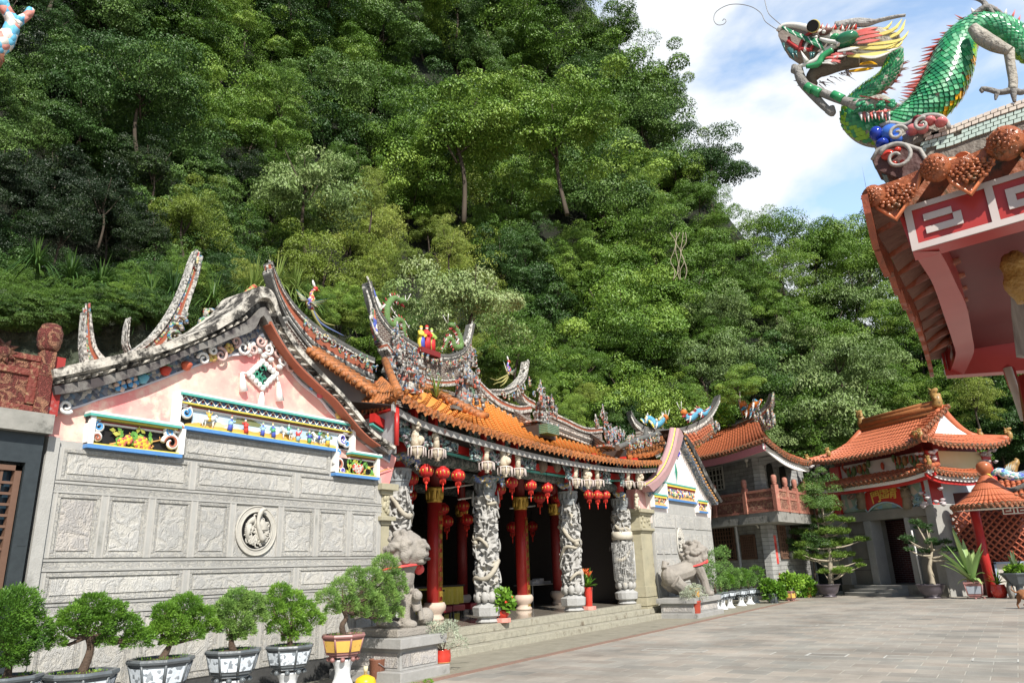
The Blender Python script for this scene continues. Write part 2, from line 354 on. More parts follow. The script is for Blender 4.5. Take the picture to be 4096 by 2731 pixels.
# crowns are unit sized (about 1 m radius)
CR = []
for i, (mi, nb, nl, ls, shp, bo, dr, up, asp, lo) in enumerate((
    (0,48,26000,.036,(1,1,.9),.25,0,.6,1.8,.45),(0,40,25000,.038,(1.1,.95,.85),.28,.1,.6,2.0,.5),
    (1,52,25000,.036,(1,1,.95),.24,0,.5,1.7,.45),(1,40,24000,.037,(1,1.1,.85),.28,.1,.5,1.8,.5),
    (2,50,20000,.037,(.95,1,.95),.24,.2,.5,2.4,.45),(3,40,15000,.05,(1,1,.9),.26,.5,.5,2.2,.45),
    (0,36,24000,.037,(1.15,1,.75),.28,0,.7,2.2,.5),(1,110,18000,.039,(.9,.9,1.1),.18,.2,.4,2.0,.4),
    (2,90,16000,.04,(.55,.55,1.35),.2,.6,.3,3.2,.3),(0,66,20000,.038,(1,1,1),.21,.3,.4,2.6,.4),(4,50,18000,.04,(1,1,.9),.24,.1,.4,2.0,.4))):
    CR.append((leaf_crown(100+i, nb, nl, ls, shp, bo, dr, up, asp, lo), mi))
CRO = []
def tree_proto(i):
    root = bpy.data.objects.new('tree', None)
    cb, mi = CR[i]; c = cb.build('crown', LM[mi]); tb = trunk_mb(i, 2.3,.045, base=(0,0,-1.3)); t = tb.build('trunk', barkm)
    return c.data, t.data, c, t
PT = [tree_proto(i) for i in range(len(CR))]
for p in PT: COL.objects.unlink(p[2]); COL.objects.unlink(p[3]); bpy.data.objects.remove(p[2]); bpy.data.objects.remove(p[3])
def put_tree(name, kind, c, rad, label, group, sq=1, rz=None, trunk=True, seed=0):
    q = random.Random(seed); rz = q.uniform(0,6.28) if rz is None else rz
    r = thing(name, label, 'tree' if 'shrub' not in name else 'shrub', (c[0], c[1], c[2]-rad*1.1), rz, group)
    cd_, td_ = PT[kind][:2]
    for nm, d in (('crown', cd_),('trunk', td_)):
        if nm == 'trunk' and not trunk: continue
        o = bpy.data.objects.new(nm, d); COL.objects.link(o); o.parent = r; o.location = (0,0, rad*1.1); o.scale = (rad, rad, rad*sq) if nm == 'crown' else (rad*.7, rad*.7, rad*.85)
        if nm == 'crown': o.rotation_euler = (q.uniform(-.15,.15), q.uniform(-.15,.15),0)
    return r
def azel(x, y):
    d = ray(x, y); return degrees(atan2(d.y, d.x)), degrees(atan2(d.z, hypot(d.x, d.y)))
def forest_at(x, y, rpx, kind, label, group, name='broadleaf_tree', sq=1, dr=0, seed=0, trunk=True):
    a, e = azel(x, y); r = hill_r(a, e) ; r = min(r, az_r0(a)*2.1) + dr
    c = pd(x, y, r); c_depth = (c-CAM).dot(F); rad = rpx*c_depth/FL
    return put_tree(name, kind, c, rad, label, group, sq, None, trunk, seed)
def skyline_y(x):
    T = ((-300,-400),(2300,-330),(2440,-60),(2510,30),(2600,120),(2650,200),(2700,330),(2790,390),(2850,430),(2900,540),(2990,640),(3060,720),(3110,800),(3180,870),(3300,860),(3420,880),(3500,880),(3700,850),(4500,830))
    for (x0, y0),(x1, y1) in zip(T, T[1:]):
        if x <= x1: return lerp(y0, y1,(x-x0)/(x1-x0))
def base_y(x):
    T = ((-300,1500),(0,1200),(350,1180),(480,1250),(1000,1150),(1250,1300),(1500,1330),(1900,1500),(2300,1650),(2700,1720),(3000,1750),(3200,1850),(3400,1750),(3700,1720),(4500,1850))
    for (x0, y0),(x1, y1) in zip(T, T[1:]):
        if x <= x1: return lerp(y0, y1,(x-x0)/(x1-x0))
q = random.Random(11); cnt = 0
def shade(x, y):        # tree kinds by place; darkest leaf colour at left stands in for shade
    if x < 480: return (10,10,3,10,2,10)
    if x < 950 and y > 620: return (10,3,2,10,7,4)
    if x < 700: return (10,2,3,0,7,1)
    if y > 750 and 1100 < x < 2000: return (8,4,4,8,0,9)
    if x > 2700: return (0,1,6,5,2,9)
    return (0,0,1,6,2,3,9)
WHERE = lambda x, y: ('left' if x < 900 else 'middle' if x < 2100 else 'right' if x < 3000 else 'far right')
rows = 0; y = 1800
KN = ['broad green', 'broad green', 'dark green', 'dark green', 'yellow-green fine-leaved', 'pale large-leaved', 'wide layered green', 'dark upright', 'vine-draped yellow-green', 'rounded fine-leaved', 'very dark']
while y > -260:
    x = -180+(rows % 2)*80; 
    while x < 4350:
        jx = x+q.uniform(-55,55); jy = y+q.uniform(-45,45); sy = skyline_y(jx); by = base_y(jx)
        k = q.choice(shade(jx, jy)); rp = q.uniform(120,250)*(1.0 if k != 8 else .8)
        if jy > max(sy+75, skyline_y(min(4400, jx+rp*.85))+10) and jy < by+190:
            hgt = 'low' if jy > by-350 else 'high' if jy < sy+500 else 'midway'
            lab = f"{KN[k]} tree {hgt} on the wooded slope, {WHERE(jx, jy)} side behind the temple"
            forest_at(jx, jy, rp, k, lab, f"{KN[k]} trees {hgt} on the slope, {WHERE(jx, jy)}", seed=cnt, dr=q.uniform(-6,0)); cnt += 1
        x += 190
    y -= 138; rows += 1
# ================= shared building materials =================
def carved(name, c1, c2, scale=3.2, bump=1.0, rough=.8, dist=.03, thr=.5, w=.03):
    M = bpy.data.materials.new(name); M.use_nodes = True; t = M.node_tree; b = t.nodes['Principled BSDF']; b.inputs['Roughness'].default_value = rough
    g = nd(t, 'ShaderNodeTexCoord'); n = nd(t, 'ShaderNodeTexNoise'); n.inputs['Scale'].default_value = scale; n.inputs['Detail'].default_value = 4; n.inputs['Roughness'].default_value = .55; n.inputs['Distortion'].default_value = 1.6
    t.links.new(g.outputs['Object'], n.inputs['Vector'])
    r = nd(t, 'ShaderNodeMapRange'); r.inputs[1].default_value = thr-w; r.inputs[2].default_value = thr+w; t.links.new(n.outputs['Fac'], r.inputs[0])
    wv = nd(t, 'ShaderNodeTexWave'); wv.inputs['Scale'].default_value = scale*1.6; wv.inputs['Distortion'].default_value = 14; wv.inputs['Detail'].default_value = 3; wv.inputs['Detail Scale'].default_value = 2; t.links.new(g.outputs['Object'], wv.inputs['Vector'])
    h = nd(t, 'ShaderNodeMath', operation='MULTIPLY_ADD'); h.inputs[1].default_value = .45; t.links.new(wv.outputs['Fac'], h.inputs[0]); t.links.new(r.outputs[0], h.inputs[2])
    mx = nd(t, 'ShaderNodeMix', data_type='RGBA'); mx.inputs[6].default_value = (*c1,1); mx.inputs[7].default_value = (*c2,1); t.links.new(r.outputs[0], mx.inputs[0])
    n2 = nd(t, 'ShaderNodeTexNoise'); n2.inputs['Scale'].default_value = .9; n2.inputs['Detail'].default_value = 8; t.links.new(g.outputs['Object'], n2.inputs['Vector'])
    r2 = nd(t, 'ShaderNodeMapRange'); r2.inputs[1].default_value = .3; r2.inputs[2].default_value = .7; r2.inputs[3].default_value = .8; r2.inputs[4].default_value = 1.15; t.links.new(n2.outputs['Fac'], r2.inputs[0])
    ml = nd(t, 'ShaderNodeMix', data_type='RGBA', blend_type='MULTIPLY'); ml.inputs[0].default_value = 1; t.links.new(mx.outputs[2], ml.inputs[6]); t.links.new(r2.outputs[0], ml.inputs[7]); t.links.new(ml.outputs[2], b.inputs['Base Color'])
    bp = nd(t, 'ShaderNodeBump'); bp.inputs['Strength'].default_value = bump; bp.inputs['Distance'].default_value = dist; t.links.new(h.outputs[0], bp.inputs['Height']); t.links.new(bp.outputs[0], b.inputs['Normal'])
    return M
def bricked(name, c1, c2, mc, w, h, ms, rough=.8, rot=None, bump=.5, off=.5, face=0):
    # face: rotation of the wall direction about Z so that bricks run along the wall
    M = bpy.data.materials.new(name); M.use_nodes = True; t = M.node_tree; b = t.nodes['Principled BSDF']; b.inputs['Roughness'].default_value = rough
    g = nd(t, 'ShaderNodeTexCoord'); m1 = nd(t, 'ShaderNodeVectorRotate', rotation_type='Z_AXIS'); m1.inputs['Angle'].default_value = -face; t.links.new(g.outputs['Object'], m1.inputs['Vector'])
    sx = nd(t, 'ShaderNodeSeparateXYZ'); t.links.new(m1.outputs[0], sx.inputs[0]); cx = nd(t, 'ShaderNodeCombineXYZ'); t.links.new(sx.outputs['X'], cx.inputs['X']); t.links.new(sx.outputs['Z'], cx.inputs['Y'])
    br = nd(t, 'ShaderNodeTexBrick'); br.offset = off; br.inputs['Scale'].default_value = 1; br.inputs['Brick Width'].default_value = w; br.inputs['Row Height'].default_value = h; br.inputs['Mortar Size'].default_value = ms
    br.inputs['Color1'].default_value = (*c1,1); br.inputs['Color2'].default_value = (*c2,1); br.inputs['Mortar'].default_value = (*mc, 1); t.links.new(cx.outputs[0], br.inputs['Vector'])
    n2 = nd(t, 'ShaderNodeTexNoise'); n2.inputs['Scale'].default_value = 2.5; n2.inputs['Detail'].default_value = 8; t.links.new(g.outputs['Object'], n2.inputs['Vector'])
    r2 = nd(t, 'ShaderNodeMapRange'); r2.inputs[1].default_value = .3; r2.inputs[2].default_value = .7; r2.inputs[3].default_value = .75; r2.inputs[4].default_value = 1.2; t.links.new(n2.outputs['Fac'], r2.inputs[0])
    ml = nd(t, 'ShaderNodeMix', data_type='RGBA', blend_type='MULTIPLY'); ml.inputs[0].default_value = 1; t.links.new(br.outputs[0], ml.inputs[6]); t.links.new(r2.outputs[0], ml.inputs[7]); t.links.new(ml.outputs[2], b.inputs['Base Color'])
    n3 = nd(t, 'ShaderNodeTexNoise'); n3.inputs['Scale'].default_value = 30; t.links.new(g.outputs['Object'], n3.inputs['Vector'])
    sb = nd(t, 'ShaderNodeMath', operation='MULTIPLY_ADD'); sb.inputs[1].default_value = -1; t.links.new(br.outputs['Fac'], sb.inputs[0]); t.links.new(n3.outputs['Fac'], sb.inputs[2])
    bp = nd(t, 'ShaderNodeBump'); bp.inputs['Strength'].default_value = bump; bp.inputs['Distance'].default_value = .015; t.links.new(sb.outputs[0], bp.inputs['Height']); t.links.new(bp.outputs[0], b.inputs['Normal'])
    return M
def confetti(name, cols, scale=16, bump=1, dist=.03, rough=.6):       # many small painted pieces
    M = bpy.data.materials.new(name); M.use_nodes = True; t = M.node_tree; b = t.nodes['Principled BSDF']; b.inputs['Roughness'].default_value = rough
    g = nd(t, 'ShaderNodeTexCoord'); v = nd(t, 'ShaderNodeTexVoronoi'); v.inputs['Scale'].default_value = scale; t.links.new(g.outputs['Object'], v.inputs['Vector'])
    sp = nd(t, 'ShaderNodeSeparateColor'); t.links.new(v.outputs['Color'], sp.inputs[0]); cr = nd(t, 'ShaderNodeValToRGB'); cr.color_ramp.interpolation = 'CONSTANT'; e = cr.color_ramp.elements
    e[0].color = (*cols[0],1); e[0].position = 0; e[1].color = (*cols[1],1); e[1].position = 1/len(cols)
    for i, c in enumerate(cols[2:],2): k = e.new(i/len(cols)); k.color = (*c, 1)
    t.links.new(sp.outputs[0], cr.inputs[0]); t.links.new(cr.outputs[0], b.inputs['Base Color'])
    bp = nd(t, 'ShaderNodeBump'); bp.inputs['Strength'].default_value = bump; bp.inputs['Distance'].default_value = dist; bp.invert = True; t.links.new(v.outputs['Distance'], bp.inputs['Height']); t.links.new(bp.outputs[0], b.inputs['Normal'])
    return M
STONE = mat('grey_wall_stone', (.42,.415,.39),(.33,.325,.305), scale=5, bump=.3, bscale=60, stain=(.2,.2,.18), sscale=1.3, sfac=.34)
RELIEF = carved('carved_grey_panel_stone', (.47,.455,.415),(.41,.405,.385), scale=5.5, dist=.008, w=.08)
RELIEF_W = carved('weathered_carved_stone', (.45,.42,.38),(.35,.335,.32), scale=3.8, dist=.010, thr=.47, w=.08)
FRETM = carved('fretted_border_stone', (.50,.485,.44),(.40,.395,.375), scale=18, dist=.006, w=.03)
PINK = mat('faded_pink_plaster', (.82,.50,.42),(.76,.25,.24), scale=.9, contrast=.14, bump=.15, stain=(.82,.60,.48), sscale=2.2, sfac=.42, rough=.85)
WEATH = mat('weathered_whitewash', (.66,.62,.54),(.44,.41,.36), scale=3, stain=(.04,.037,.033), sscale=4.5, sfac=.5, bump=.7, bscale=22, rough=.9)
WEATH2 = mat('blackened_moulding', (.30,.29,.26),(.16,.155,.14), scale=5, stain=(.035,.033,.03), sscale=3.5, sfac=.56, bump=.8, bscale=18, rough=.95)
DECO = confetti('blue_grey_relief_band', [(.15,.165,.2),(.09,.1,.13),(.2,.21,.25),(.42,.4,.36),(.07,.08,.1),(.3,.28,.25),(.10,.16,.24),(.12,.13,.16)], scale=19, dist=.02)
WHITE = mat('white_painted_plaster', (.82,.81,.78),(.72,.70,.66), scale=3, bump=.1)
TEAL = plain('teal_paint', (.10,.42,.36)); YEL = plain('yellow_paint', (.78,.62,.10)); OLIVE = plain('olive_paint', (.28,.30,.08)); MAROON = plain('maroon_paint', (.25,.02,.02)); BLUE = plain('blue_glazed_tile', (.10,.27,.58), rough=.3)
REDP = mat('red_paint', (.50,.03,.025),(.36,.02,.018), scale=3, rough=.35, stain=(.30,.05,.04), sscale=6, sfac=.3)
REDD = mat('dark_and_shaded_red_paint', (.24,.022,.02),(.15,.015,.013), rough=.5)
BLACK = plain('black_recess', (.012,.012,.012)); NAVY = plain('navy_paint', (.02,.03,.22)); GOLD = mat('gold_leaf_paint', (.62,.42,.08),(.4,.24,.05), rough=.35, metal=.5)
ORANGE = mat('orange_roof_glaze', (.86,.34,.075),(.74,.25,.05), scale=2.2, rough=.38, stain=(.34,.14,.06), sscale=4, sfac=.34, bump=.3, bscale=40)
ORANGE_OLD = mat('weathered_orange_tile', (.50,.19,.055),(.3,.1,.035), scale=7, rough=.5, stain=(.12,.065,.035), sscale=9, sfac=.45, bump=.7, bscale=40)
TERRA = mat('terracotta_roof_tile', (.54,.165,.075),(.40,.11,.05), scale=2.5, rough=.42, stain=(.22,.08,.045), sscale=5, sfac=.33, bump=.35, bscale=30)
TERRA_OLD = mat('mossy_terracotta_end', (.40,.13,.06),(.22,.08,.04), scale=9, rough=.6, stain=(.08,.07,.04), sscale=10, sfac=.48, bump=.6)
GREYB = bricked('dark_ridge_brick', (.10,.055,.045),(.075,.045,.04),(.35,.33,.28),.14,.06,.008)
GREENB = bricked('green_ridge_tile', (.045,.14,.07),(.03,.10,.055),(.25,.28,.22),.12,.05,.006, rough=.4)
SHARD = confetti('ceramic_shard_mosaic', [(.34,.32,.29),(.42,.4,.35),(.09,.09,.08),(.3,.28,.25),(.34,.07,.05),(.3,.3,.27),(.08,.2,.36),(.10,.25,.12),(.5,.42,.2),(.12,.115,.1)], scale=22, dist=.02)
SHARDG = confetti('grey_mosaic_figures', [(.24,.23,.21),(.13,.125,.115),(.34,.33,.3),(.07,.07,.065),(.2,.19,.18),(.44,.42,.37),(.14,.13,.125),(.10,.17,.26),(.4,.1,.06)], scale=14, dist=.03)
TRIMW = confetti('white_tile_trim', [(.46,.45,.41),(.3,.29,.27),(.55,.53,.48),(.14,.135,.12)], scale=24, dist=.01)
CAPG = mat('dark_ridge_cap', (.14,.14,.13),(.07,.07,.065), scale=6, bump=.4, stain=(.32,.31,.28), sscale=7, sfac=.33)
BRICKRED = plain('brick_red_band', (.36,.11,.06))
def pl(P, f): return [f(*p) for p in P]
# ---------------- ridge with upswept swallow tails ----------------
def ridge(name, parent, top, Y, h, dep=.24, bands=None, extra=None, M=None, tip=True):
    """curved ridge in the plane Y: top edge traced from point list, body h high, with layered trim"""
    T = spline([py(x, y, Y) for x, y in top],40); mb = MB(); n = len(T); d = V((0, dep, 0))
    bands = bands or [(0,.08, CAPG, .05),(.08,.2, TRIMW, .03),(.2,.34, BRICKRED, .0),(.34,.44, TRIMW, .02),(.44,.86, GREYB, -.02),(.86,1, TRIMW, .03)]
    mats = []
    for (a, b_, m_, off) in bands:
        if m_ not in mats: mats.append(m_)
        k = mats.index(m_)
        hh = [h(i/(n-1)) if callable(h) else h for i in range(n)]
        A = [p - V((0, off, hh[i]*a)) for i, p in enumerate(T)]; B = [p - V((0, off, hh[i]*b_)) for i, p in enumerate(T)]
        mb.band(A, B, (0, dep+2*off, 0), k)
    return mb.build(name, mats, parent), T
# ================= left gable house =================
YW = 9.8
W = lambda x, y: py(x, y, YW)
wing = thing('gable_house', 'pink plastered gable house with carved grey stone wall, left of the temple hall', 'building', (7.3, YW, 0))
XL, XR = W(102,2300).x, W(1520,2100).x
ZST = W(215,1757).z
pinktop = [(215,1640),(402,1560),(670,1480),(800,1430),(934,1380),(1005,1330),(1060,1255),(1077,1232),(1100,1300),(1157,1400),(1230,1470),(1318,1580),(1420,1680),(1500,1760),(1585,1830)]
P = [W(*p) for p in pinktop]
mb = MB(); pts = [V((XL, YW, 3.0))] + P + [V((XR+.15, YW, 3.0))]
mb.prism([V((p.x, YW, p.z)) for p in pts],(0,.28,0)); mb.build('upper_wall', PINK, wing)
mb = MB(); mb.box(XL, XR, YW-.02, YW+.3,.0, ZST); mb.box(W(717,1775).x, W(1320,1850).x, YW-.021, YW+.2, ZST-.01, W(717,1720).z+.03); mb.build('stone_wall', STONE, wing)
# mouldings of the rake
co_t = [(213,1476),(312,1452),(446,1424),(580,1392),(714,1357),(848,1303),(912,1262),(978,1213),(1010,1173),(1032,1146),(1070,1150),(1100,1180),(1130,1270),(1188,1370),(1246,1438),(1313,1512),(1380,1580),(1434,1645),(1496,1722),(1586,1785)]
co_b = [(232,1575),(320,1562),(402,1544),(520,1510),(625,1477),(800,1401),(870,1380),(934,1352),(985,1335),(1032,1310),(1054,1262),(1070,1262),(1086,1299),(1139,1389),(1202,1469),(1291,1554),(1345,1600),(1400,1668),(1470,1745),(1566,1815)]
pk_t = [(228,1646),(320,1622),(402,1593),(530,1556),(670,1505),(800,1455),(870,1435),(934,1414),(970,1412),(1010,1400),(1040,1385),(1062,1380),(1090,1400),(1157,1472),(1202,1526),(1282,1593),(1318,1637),(1398,1713),(1496,1803),(1559,1847)]
def trace(Pp, off): return resample(spline([py(x, y, YW-off) for x, y in Pp],80),90)
A, B = trace(co_t, .3), trace(co_b, .3)
def between(A, B, a, b, dy=0): return [p.lerp(q, a)+V((0, dy, 0)) for p, q in zip(A, B)],[p.lerp(q, b)+V((0, dy, 0)) for p, q in zip(A, B)]
mb = MB(); a, b = between(A, B, 0,.34); mb.band(a, b, (0,.9,0)); mb.build('rake_coping', WEATH, wing)
mb = MB(); a, b = between(A, B, .34,.42,.1); mb.band(a, b, (0,.5,0),1)
a, b = between(A, B, .42,.66,.13); mb.band(a, b, (0,.3,0),0); a, b = between(A, B, .66,1,.06); mb.band(a, b, (0,.26,0),2)
a, b = between(A, B, .42,.64,.02)         # saw-tooth course
for i in range(0,88):
    if i in (38,39,40,41,42,43,44): continue
    p0, p1, q0, q1 = a[i], a[i+1], b[i], b[i+1]; c = p0.lerp(p1,.5).lerp(q0.lerp(q1,.5),.5)+V((0,-.06,0))
    if i % 2 == 0: p0, p1, q0, q1 = a[i], a[min(89, i+2)], b[i], b[min(89, i+2)]; c = p0.lerp(q1,.5)+V((0,-.05,0)); mb.add([p0+V((0,.11,0)), p1+V((0,.11,0)), q1+V((0,.11,0)), q0+V((0,.11,0)), c],[(0,1,4),(1,2,4),(2,3,4),(3,0,4)],1)
mb.build('rake_moulding', [WEATH2, WEATH, mat('streaked_moulding', (.24,.23,.21),(.12,.11,.10), scale=4, stain=(.06,.05,.05), sscale=3, sfac=.5, bump=.5)], wing)
A2, B2 = trace(co_b, .04), trace(pk_t, .04)
mb = MB(); a, b = between(A2, B2,-.1,1); mb.band(a, b, (0,.035,0)); mb.build('relief_band', DECO, wing)
mb = MB(); a, b = between(A2, B2,.96,1.12,-.01); mb.band(a, b, (0,.04,0)); mb.build('relief_edge', plain('lavender_white_paint', (.62,.60,.64)), wing)
# red roof-line strip on the right rake
mb = MB(); a, b = between(A, B, .9,1.02,.0); mb.band(a[46:86], b[46:86],(0,.2,0)); mb.build('rake_strip', BRICKRED, wing)
# house body and roof behind
mb = MB(); roofp = [p for p in A[::3] if p.x > 5.4]; mb.band([p+V((0,.9,-.45)) for p in roofp],[p+V((0,.9,-.7)) for p in roofp],(0,3,0)); mb.build('roof', ORANGE_OLD, wing)
mb = MB(); mb.box(XL+.3, XR-.25, YW+.3,15,0,3.3); mb.build('side_wall', PINK, wing)
# scroll relief clump + plaster ornaments
def curl(mb, c, r, turns=1.4, th=.02, m=0, sx=1, a0=0, dep=-.03, n=18):
    P = []
    for i in range(n):
        t = i/(n-1); a = a0+turns*2*pi*t; rr_ = r*(1-.78*t); P.append(V(c)+V((sx*rr_*cos(a), dep, rr_*sin(a))))
    mb.tube(P, [th*(1-.4*i/(n-1)) for i in range(n)],6, m)
mb = MB()
for i, (x, y, s_, r_) in enumerate(((800,1440,-1,.1),(870,1425,-1,.12),(960,1395,-1,.13),(1000,1400,1,.1),(1060,1400,1,.1),(1100,1420,1,.12),(1120,1450,1,.12),(1150,1470,1,.12),(840,1405,1,.08),(1030,1370,-1,.1),(250,1630,-1,.09),(930,1370,1,.09),(1085,1380,-1,.08))):
    curl(mb, W(x, y)+V((0,-.06,0)), r_, 1.3,.028, i % 2, s_, i)
for x, y, r_ in ((1000,1380,.07),(1025,1405,.06),(1050,1425,.06),(1075,1440,.06),(990,1420,.05),(1110,1470,.06)): mb.ell(W(x, y)+V((0,-.05,0)), r_, .05, r_*.8)
mb.build('gable_scrollwork', [WHITE, plain('pale_rose_plaster', (.62,.42,.38))], wing)
for (x, y, lab, col) in ((650,1488, None, 0),(735,1468, None, 1),(840,1430, None, 2),(470,1545, None, 3),(1195,1490, None, 4),(1240,1545, None, 3),(1270,1580, None, 5),(905,1396, None, 2),(520,1530, None, 3),(1345,1660, None, 2),(1420,1720, None, 0),(560,1520, None, 4)):
    c = W(x, y)+V((0,-.07,0)); mb = MB()
    if col in (0,1,4,5): mb.lathe([(.03,-.06),(.05,-.05),(.075,.0),(.085,.04),(.06,.05),(.07,.06)], c, 10,0); 
    else:
        for k in range(6): a_ = k*pi/3; mb.ell(c+V((.05*cos(a_),0,.05*sin(a_))),.045,.03,.04, n=6, k=4, m=k % 2)
    if col in (0,4): [mb.cone(c+V((0,0,.05)), c+V((.12*cos(a_),-.02,.05+.12*sin(a_))),.015,4,1) for a_ in (.5,1.1,1.7,2.4)]
    cs = [((.5,.05,.03),(.1,.35,.1)),((.55,.12,.06),(.6,.5,.4)),((.65,.5,.12),(.5,.3,.12)),((.08,.3,.6),(.65,.5,.42)),((.12,.38,.5),(.15,.35,.12)),((.5,.08,.1),(.65,.6,.5))][col]
    mb.build('relief_ornament', [plain('relief_a%d' % col, cs[0]), plain('relief_b%d' % col, cs[1])], wing)
# diamond vent with tassels
dm = [W(1043,1448), W(1098,1498), W(1043,1553), W(988,1498)]; cc = W(1043,1500)
mb = MB()
for i in range(4):
    mb.tube([dm[i]+V((0,-.03,0)), dm[(i+1) % 4]+V((0,-.03,0))],.045,6)
    for k in range(4): mb.ell(dm[i].lerp(dm[(i+1) % 4], k/4)+V((0,-.05,0)),.055,.04,.055, n=6, k=4)
mb.tube([W(1043,1448), W(1046,1405), W(1050,1380)],.02,5); 
for x, y, dx in ((960,1492,-1),(1105,1530,1),(1040,1570,0)):
    p = W(x, y)+V((0,-.05,0)); q_ = W(x+(8 if dx else -2), y+75-20*(dx == 0))+V((0,-.04,0)); mb.tube([p, p.lerp(q_, .5), q_],[.025,.05,.075],7)
    if dx: mb.tube([dm[3 if dx < 0 else 1]+V((0,-.05,0)), p],.02,5)
mb.build('vent_surround', WHITE, wing)
mb = MB(); mb.prism([cc.lerp(p, .9)+V((0,-.006,0)) for p in dm],(0,-.01,0),0)
for i in range(7): p = cc+V((rnd.uniform(-.14,.14),-.03, rnd.uniform(-.14,.14))); curl(mb, p, .07,1,.014,1,1, i)
mb.build('diamond_vent', [BLACK, plain('jade_glaze', (.05,.28,.18), rough=.3)], wing)
# ---------------- painted picture frame ----------------
def picture_frame(parent, f, pts_o, pts_i, dep, scene_fn):
    pass
FO = [(385,1608),(640,1632),(678,1700),(689,1571),(1387,1701.7),(1381,1797),(1510,1825),(1500,1919),(1314,1901),(1325,1813),(717,1720),(705,1828),(323,1792),(327,1655)]
def fw(x, y, off=0): p = W(x, y); return V((p.x, YW-off, p.z))
zt1, zt0, zb1, zb0 = fw(689,1571).z, fw(327,1655).z, fw(717,1720).z, fw(326,1793).z
xa, xb, xc, xd = fw(326,1793).x, fw(700,1650).x, fw(1390,1750).x, fw(1497,1900).x
xb2, xc2 = fw(712,1775).x, fw(1322,1850).x
zt2 = zt0
outl = [(xa, zb0),(xb2, zb0),(xb2, zb1),(xc2, zb1),(xc2, zb0),(xd, zb0),(xd, zt0),(xc, zt0),(xc, zt1),(xb, zt1),(xb, zt0),(xa, zt0)]
pf = MB()
def seg_box(a, b, w_, y0, y1, m, side):        # bar along a frame segment
    (ax, az_),(bx, bz_) = a, b
    x0, x1 = sorted((ax, bx)); z0, z1 = sorted((az_, bz_))
    if abs(ax-bx) > abs(az_-bz_): pf.box(x0, x1, y0, y1, z0-(w_ if side < 0 else 0), z0+(w_ if side > 0 else 0), m)
    else: pf.box(x0-(w_ if side < 0 else 0), x0+(w_ if side > 0 else 0), y0, y1, z0, z1, m)
# top cornices: layered
def cornice(x0, x1, zt, wide):
    pf.box(x0-.03, x1+.03, YW-.17, YW, zt, zt+.03,0); pf.box(x0-.03, x1+.03, YW-.172, YW-.0, zt-.032, zt-.002,1)
    z = zt-.034
    if wide:
        pf.box(x0, x1, YW-.11, YW, z-.088, z, 4); n_ = 24
        for i in range(n_):
            u0 = x0+(x1-x0)*i/n_; u1 = x0+(x1-x0)*(i+1)/n_; um = (u0+u1)/2
            pf.add([(u0+.02, YW-.113, z-.005),(u1-.02, YW-.113, z-.005),(um, YW-.113, z-.075)],[(0,1,2)],3)
            pf.tube([(u0, YW-.118, z-.086),(um, YW-.118, z-.004),(u1, YW-.118, z-.086)],.011,4,0, False)
        z -= .09
    pf.box(x0, x1, YW-.125, YW, z-.02, z, 2); pf.box(x0, x1, YW-.10, YW, z-.034, z-.022,5); pf.box(x0, x1, YW-.085, YW, z-.052, z-.036,3); pf.box(x0, x1, YW-.07, YW, z-.08, z-.054,0)
    return z-.08
zi1 = cornice(xb, xc, zt1, True); zi0 = cornice(xa, xb-.002, zt0, False); zi2 = cornice(xc+.002, xd, zt2, False)
for x0, x1, zb in ((xa, xb2, zb0),(xb2+.002, xc2-.002, zb1),(xc2, xd, zb0)):
    pf.box(x0, x1, YW-.14, YW, zb, zb+.05,6); pf.box(x0, x1, YW-.125, YW, zb+.052, zb+.07,2)
for x, z0, z1, s_ in ((xa, zb0+.05, zt0,1),(xd-.07, zb0+.05, zt2,1),(xb-.06, zt0, zt1,1),(xc, zt2, zt1,1),(xb2-.05, zb0+.05, zb1,1),(xc2, zb0+.05, zb1,1)):
    pf.box(x, x+.065, YW-.145, YW, z0, z1-.002,0)
pf.build('picture_frame', [WHITE, TEAL, YEL, MAROON, plain('frame_blue', (.06,.15,.3)), OLIVE, BLUE], wing)
# scene boards
PB = mat('painted_sky_scene', (.32,.45,.62),(.62,.72,.78), scale=1.1, contrast=.15)
mb = MB(); mb.box(xb+.01, xc-.005, YW-.035, YW-.005, zb1+.07, zi1+.01); mb.build('scene_board', PB, wing)
mb = MB(); mb.box(xa+.06, xb2-.05, YW-.032, YW-.005, zb0+.07, zi0+.01); mb.box(xc2+.06, xd-.06, YW-.032, YW-.005, zb0+.07, zi2+.01)
mb.box(xb+.01, xb+.25, YW-.040, YW-.036, zb1+.08, zi1); mb.box(xc-.25, xc-.01, YW-.040, YW-.036, zb1+.08, zi1); mb.build('flower_board', BLACK, wing)
# hills, people and horses in relief
def mound(mb, x0, x1, z0, hgt, y, m, n=14, seed=0):
    q = random.Random(seed); T = [V((lerp(x0, x1, i/n), y, z0+hgt*(.35+.65*sin(pi*i/n))*q.uniform(.75,1))) for i in range(n+1)]
    mb.prism([V((x0, y, z0))]+T+[V((x1, y, z0))],(0,.03,0), m)
mb = MB(); zz = zb1+.072; hh = zi1-zz
for i in range(11):
    x0 = lerp(xb+.25, xc-.4, i/11); mound(mb, x0-.1, x0+rnd.uniform(.35,.6), zz, hh*rnd.uniform(.25,.55), YW-.05-.008*(i % 3), i % 3, seed=i)
mound(mb, xb+.25, xc-.28, zz, hh*.3, YW-.075,0,30,5)
mound(mb, xb+.9, xb+1.5, zz+.15, hh*.5, YW-.04,3, seed=8); mound(mb, xc-1, xc-.4, zz+.15, hh*.5, YW-.04,3, seed=9)
mb.build('painted_hills', [plain('ochre_ground', (.72,.42,.1)), plain('pale_ground', (.75,.6,.38)), plain('white_ground', (.75,.74,.7)), plain('green_hills', (.2,.22,.1))], wing)
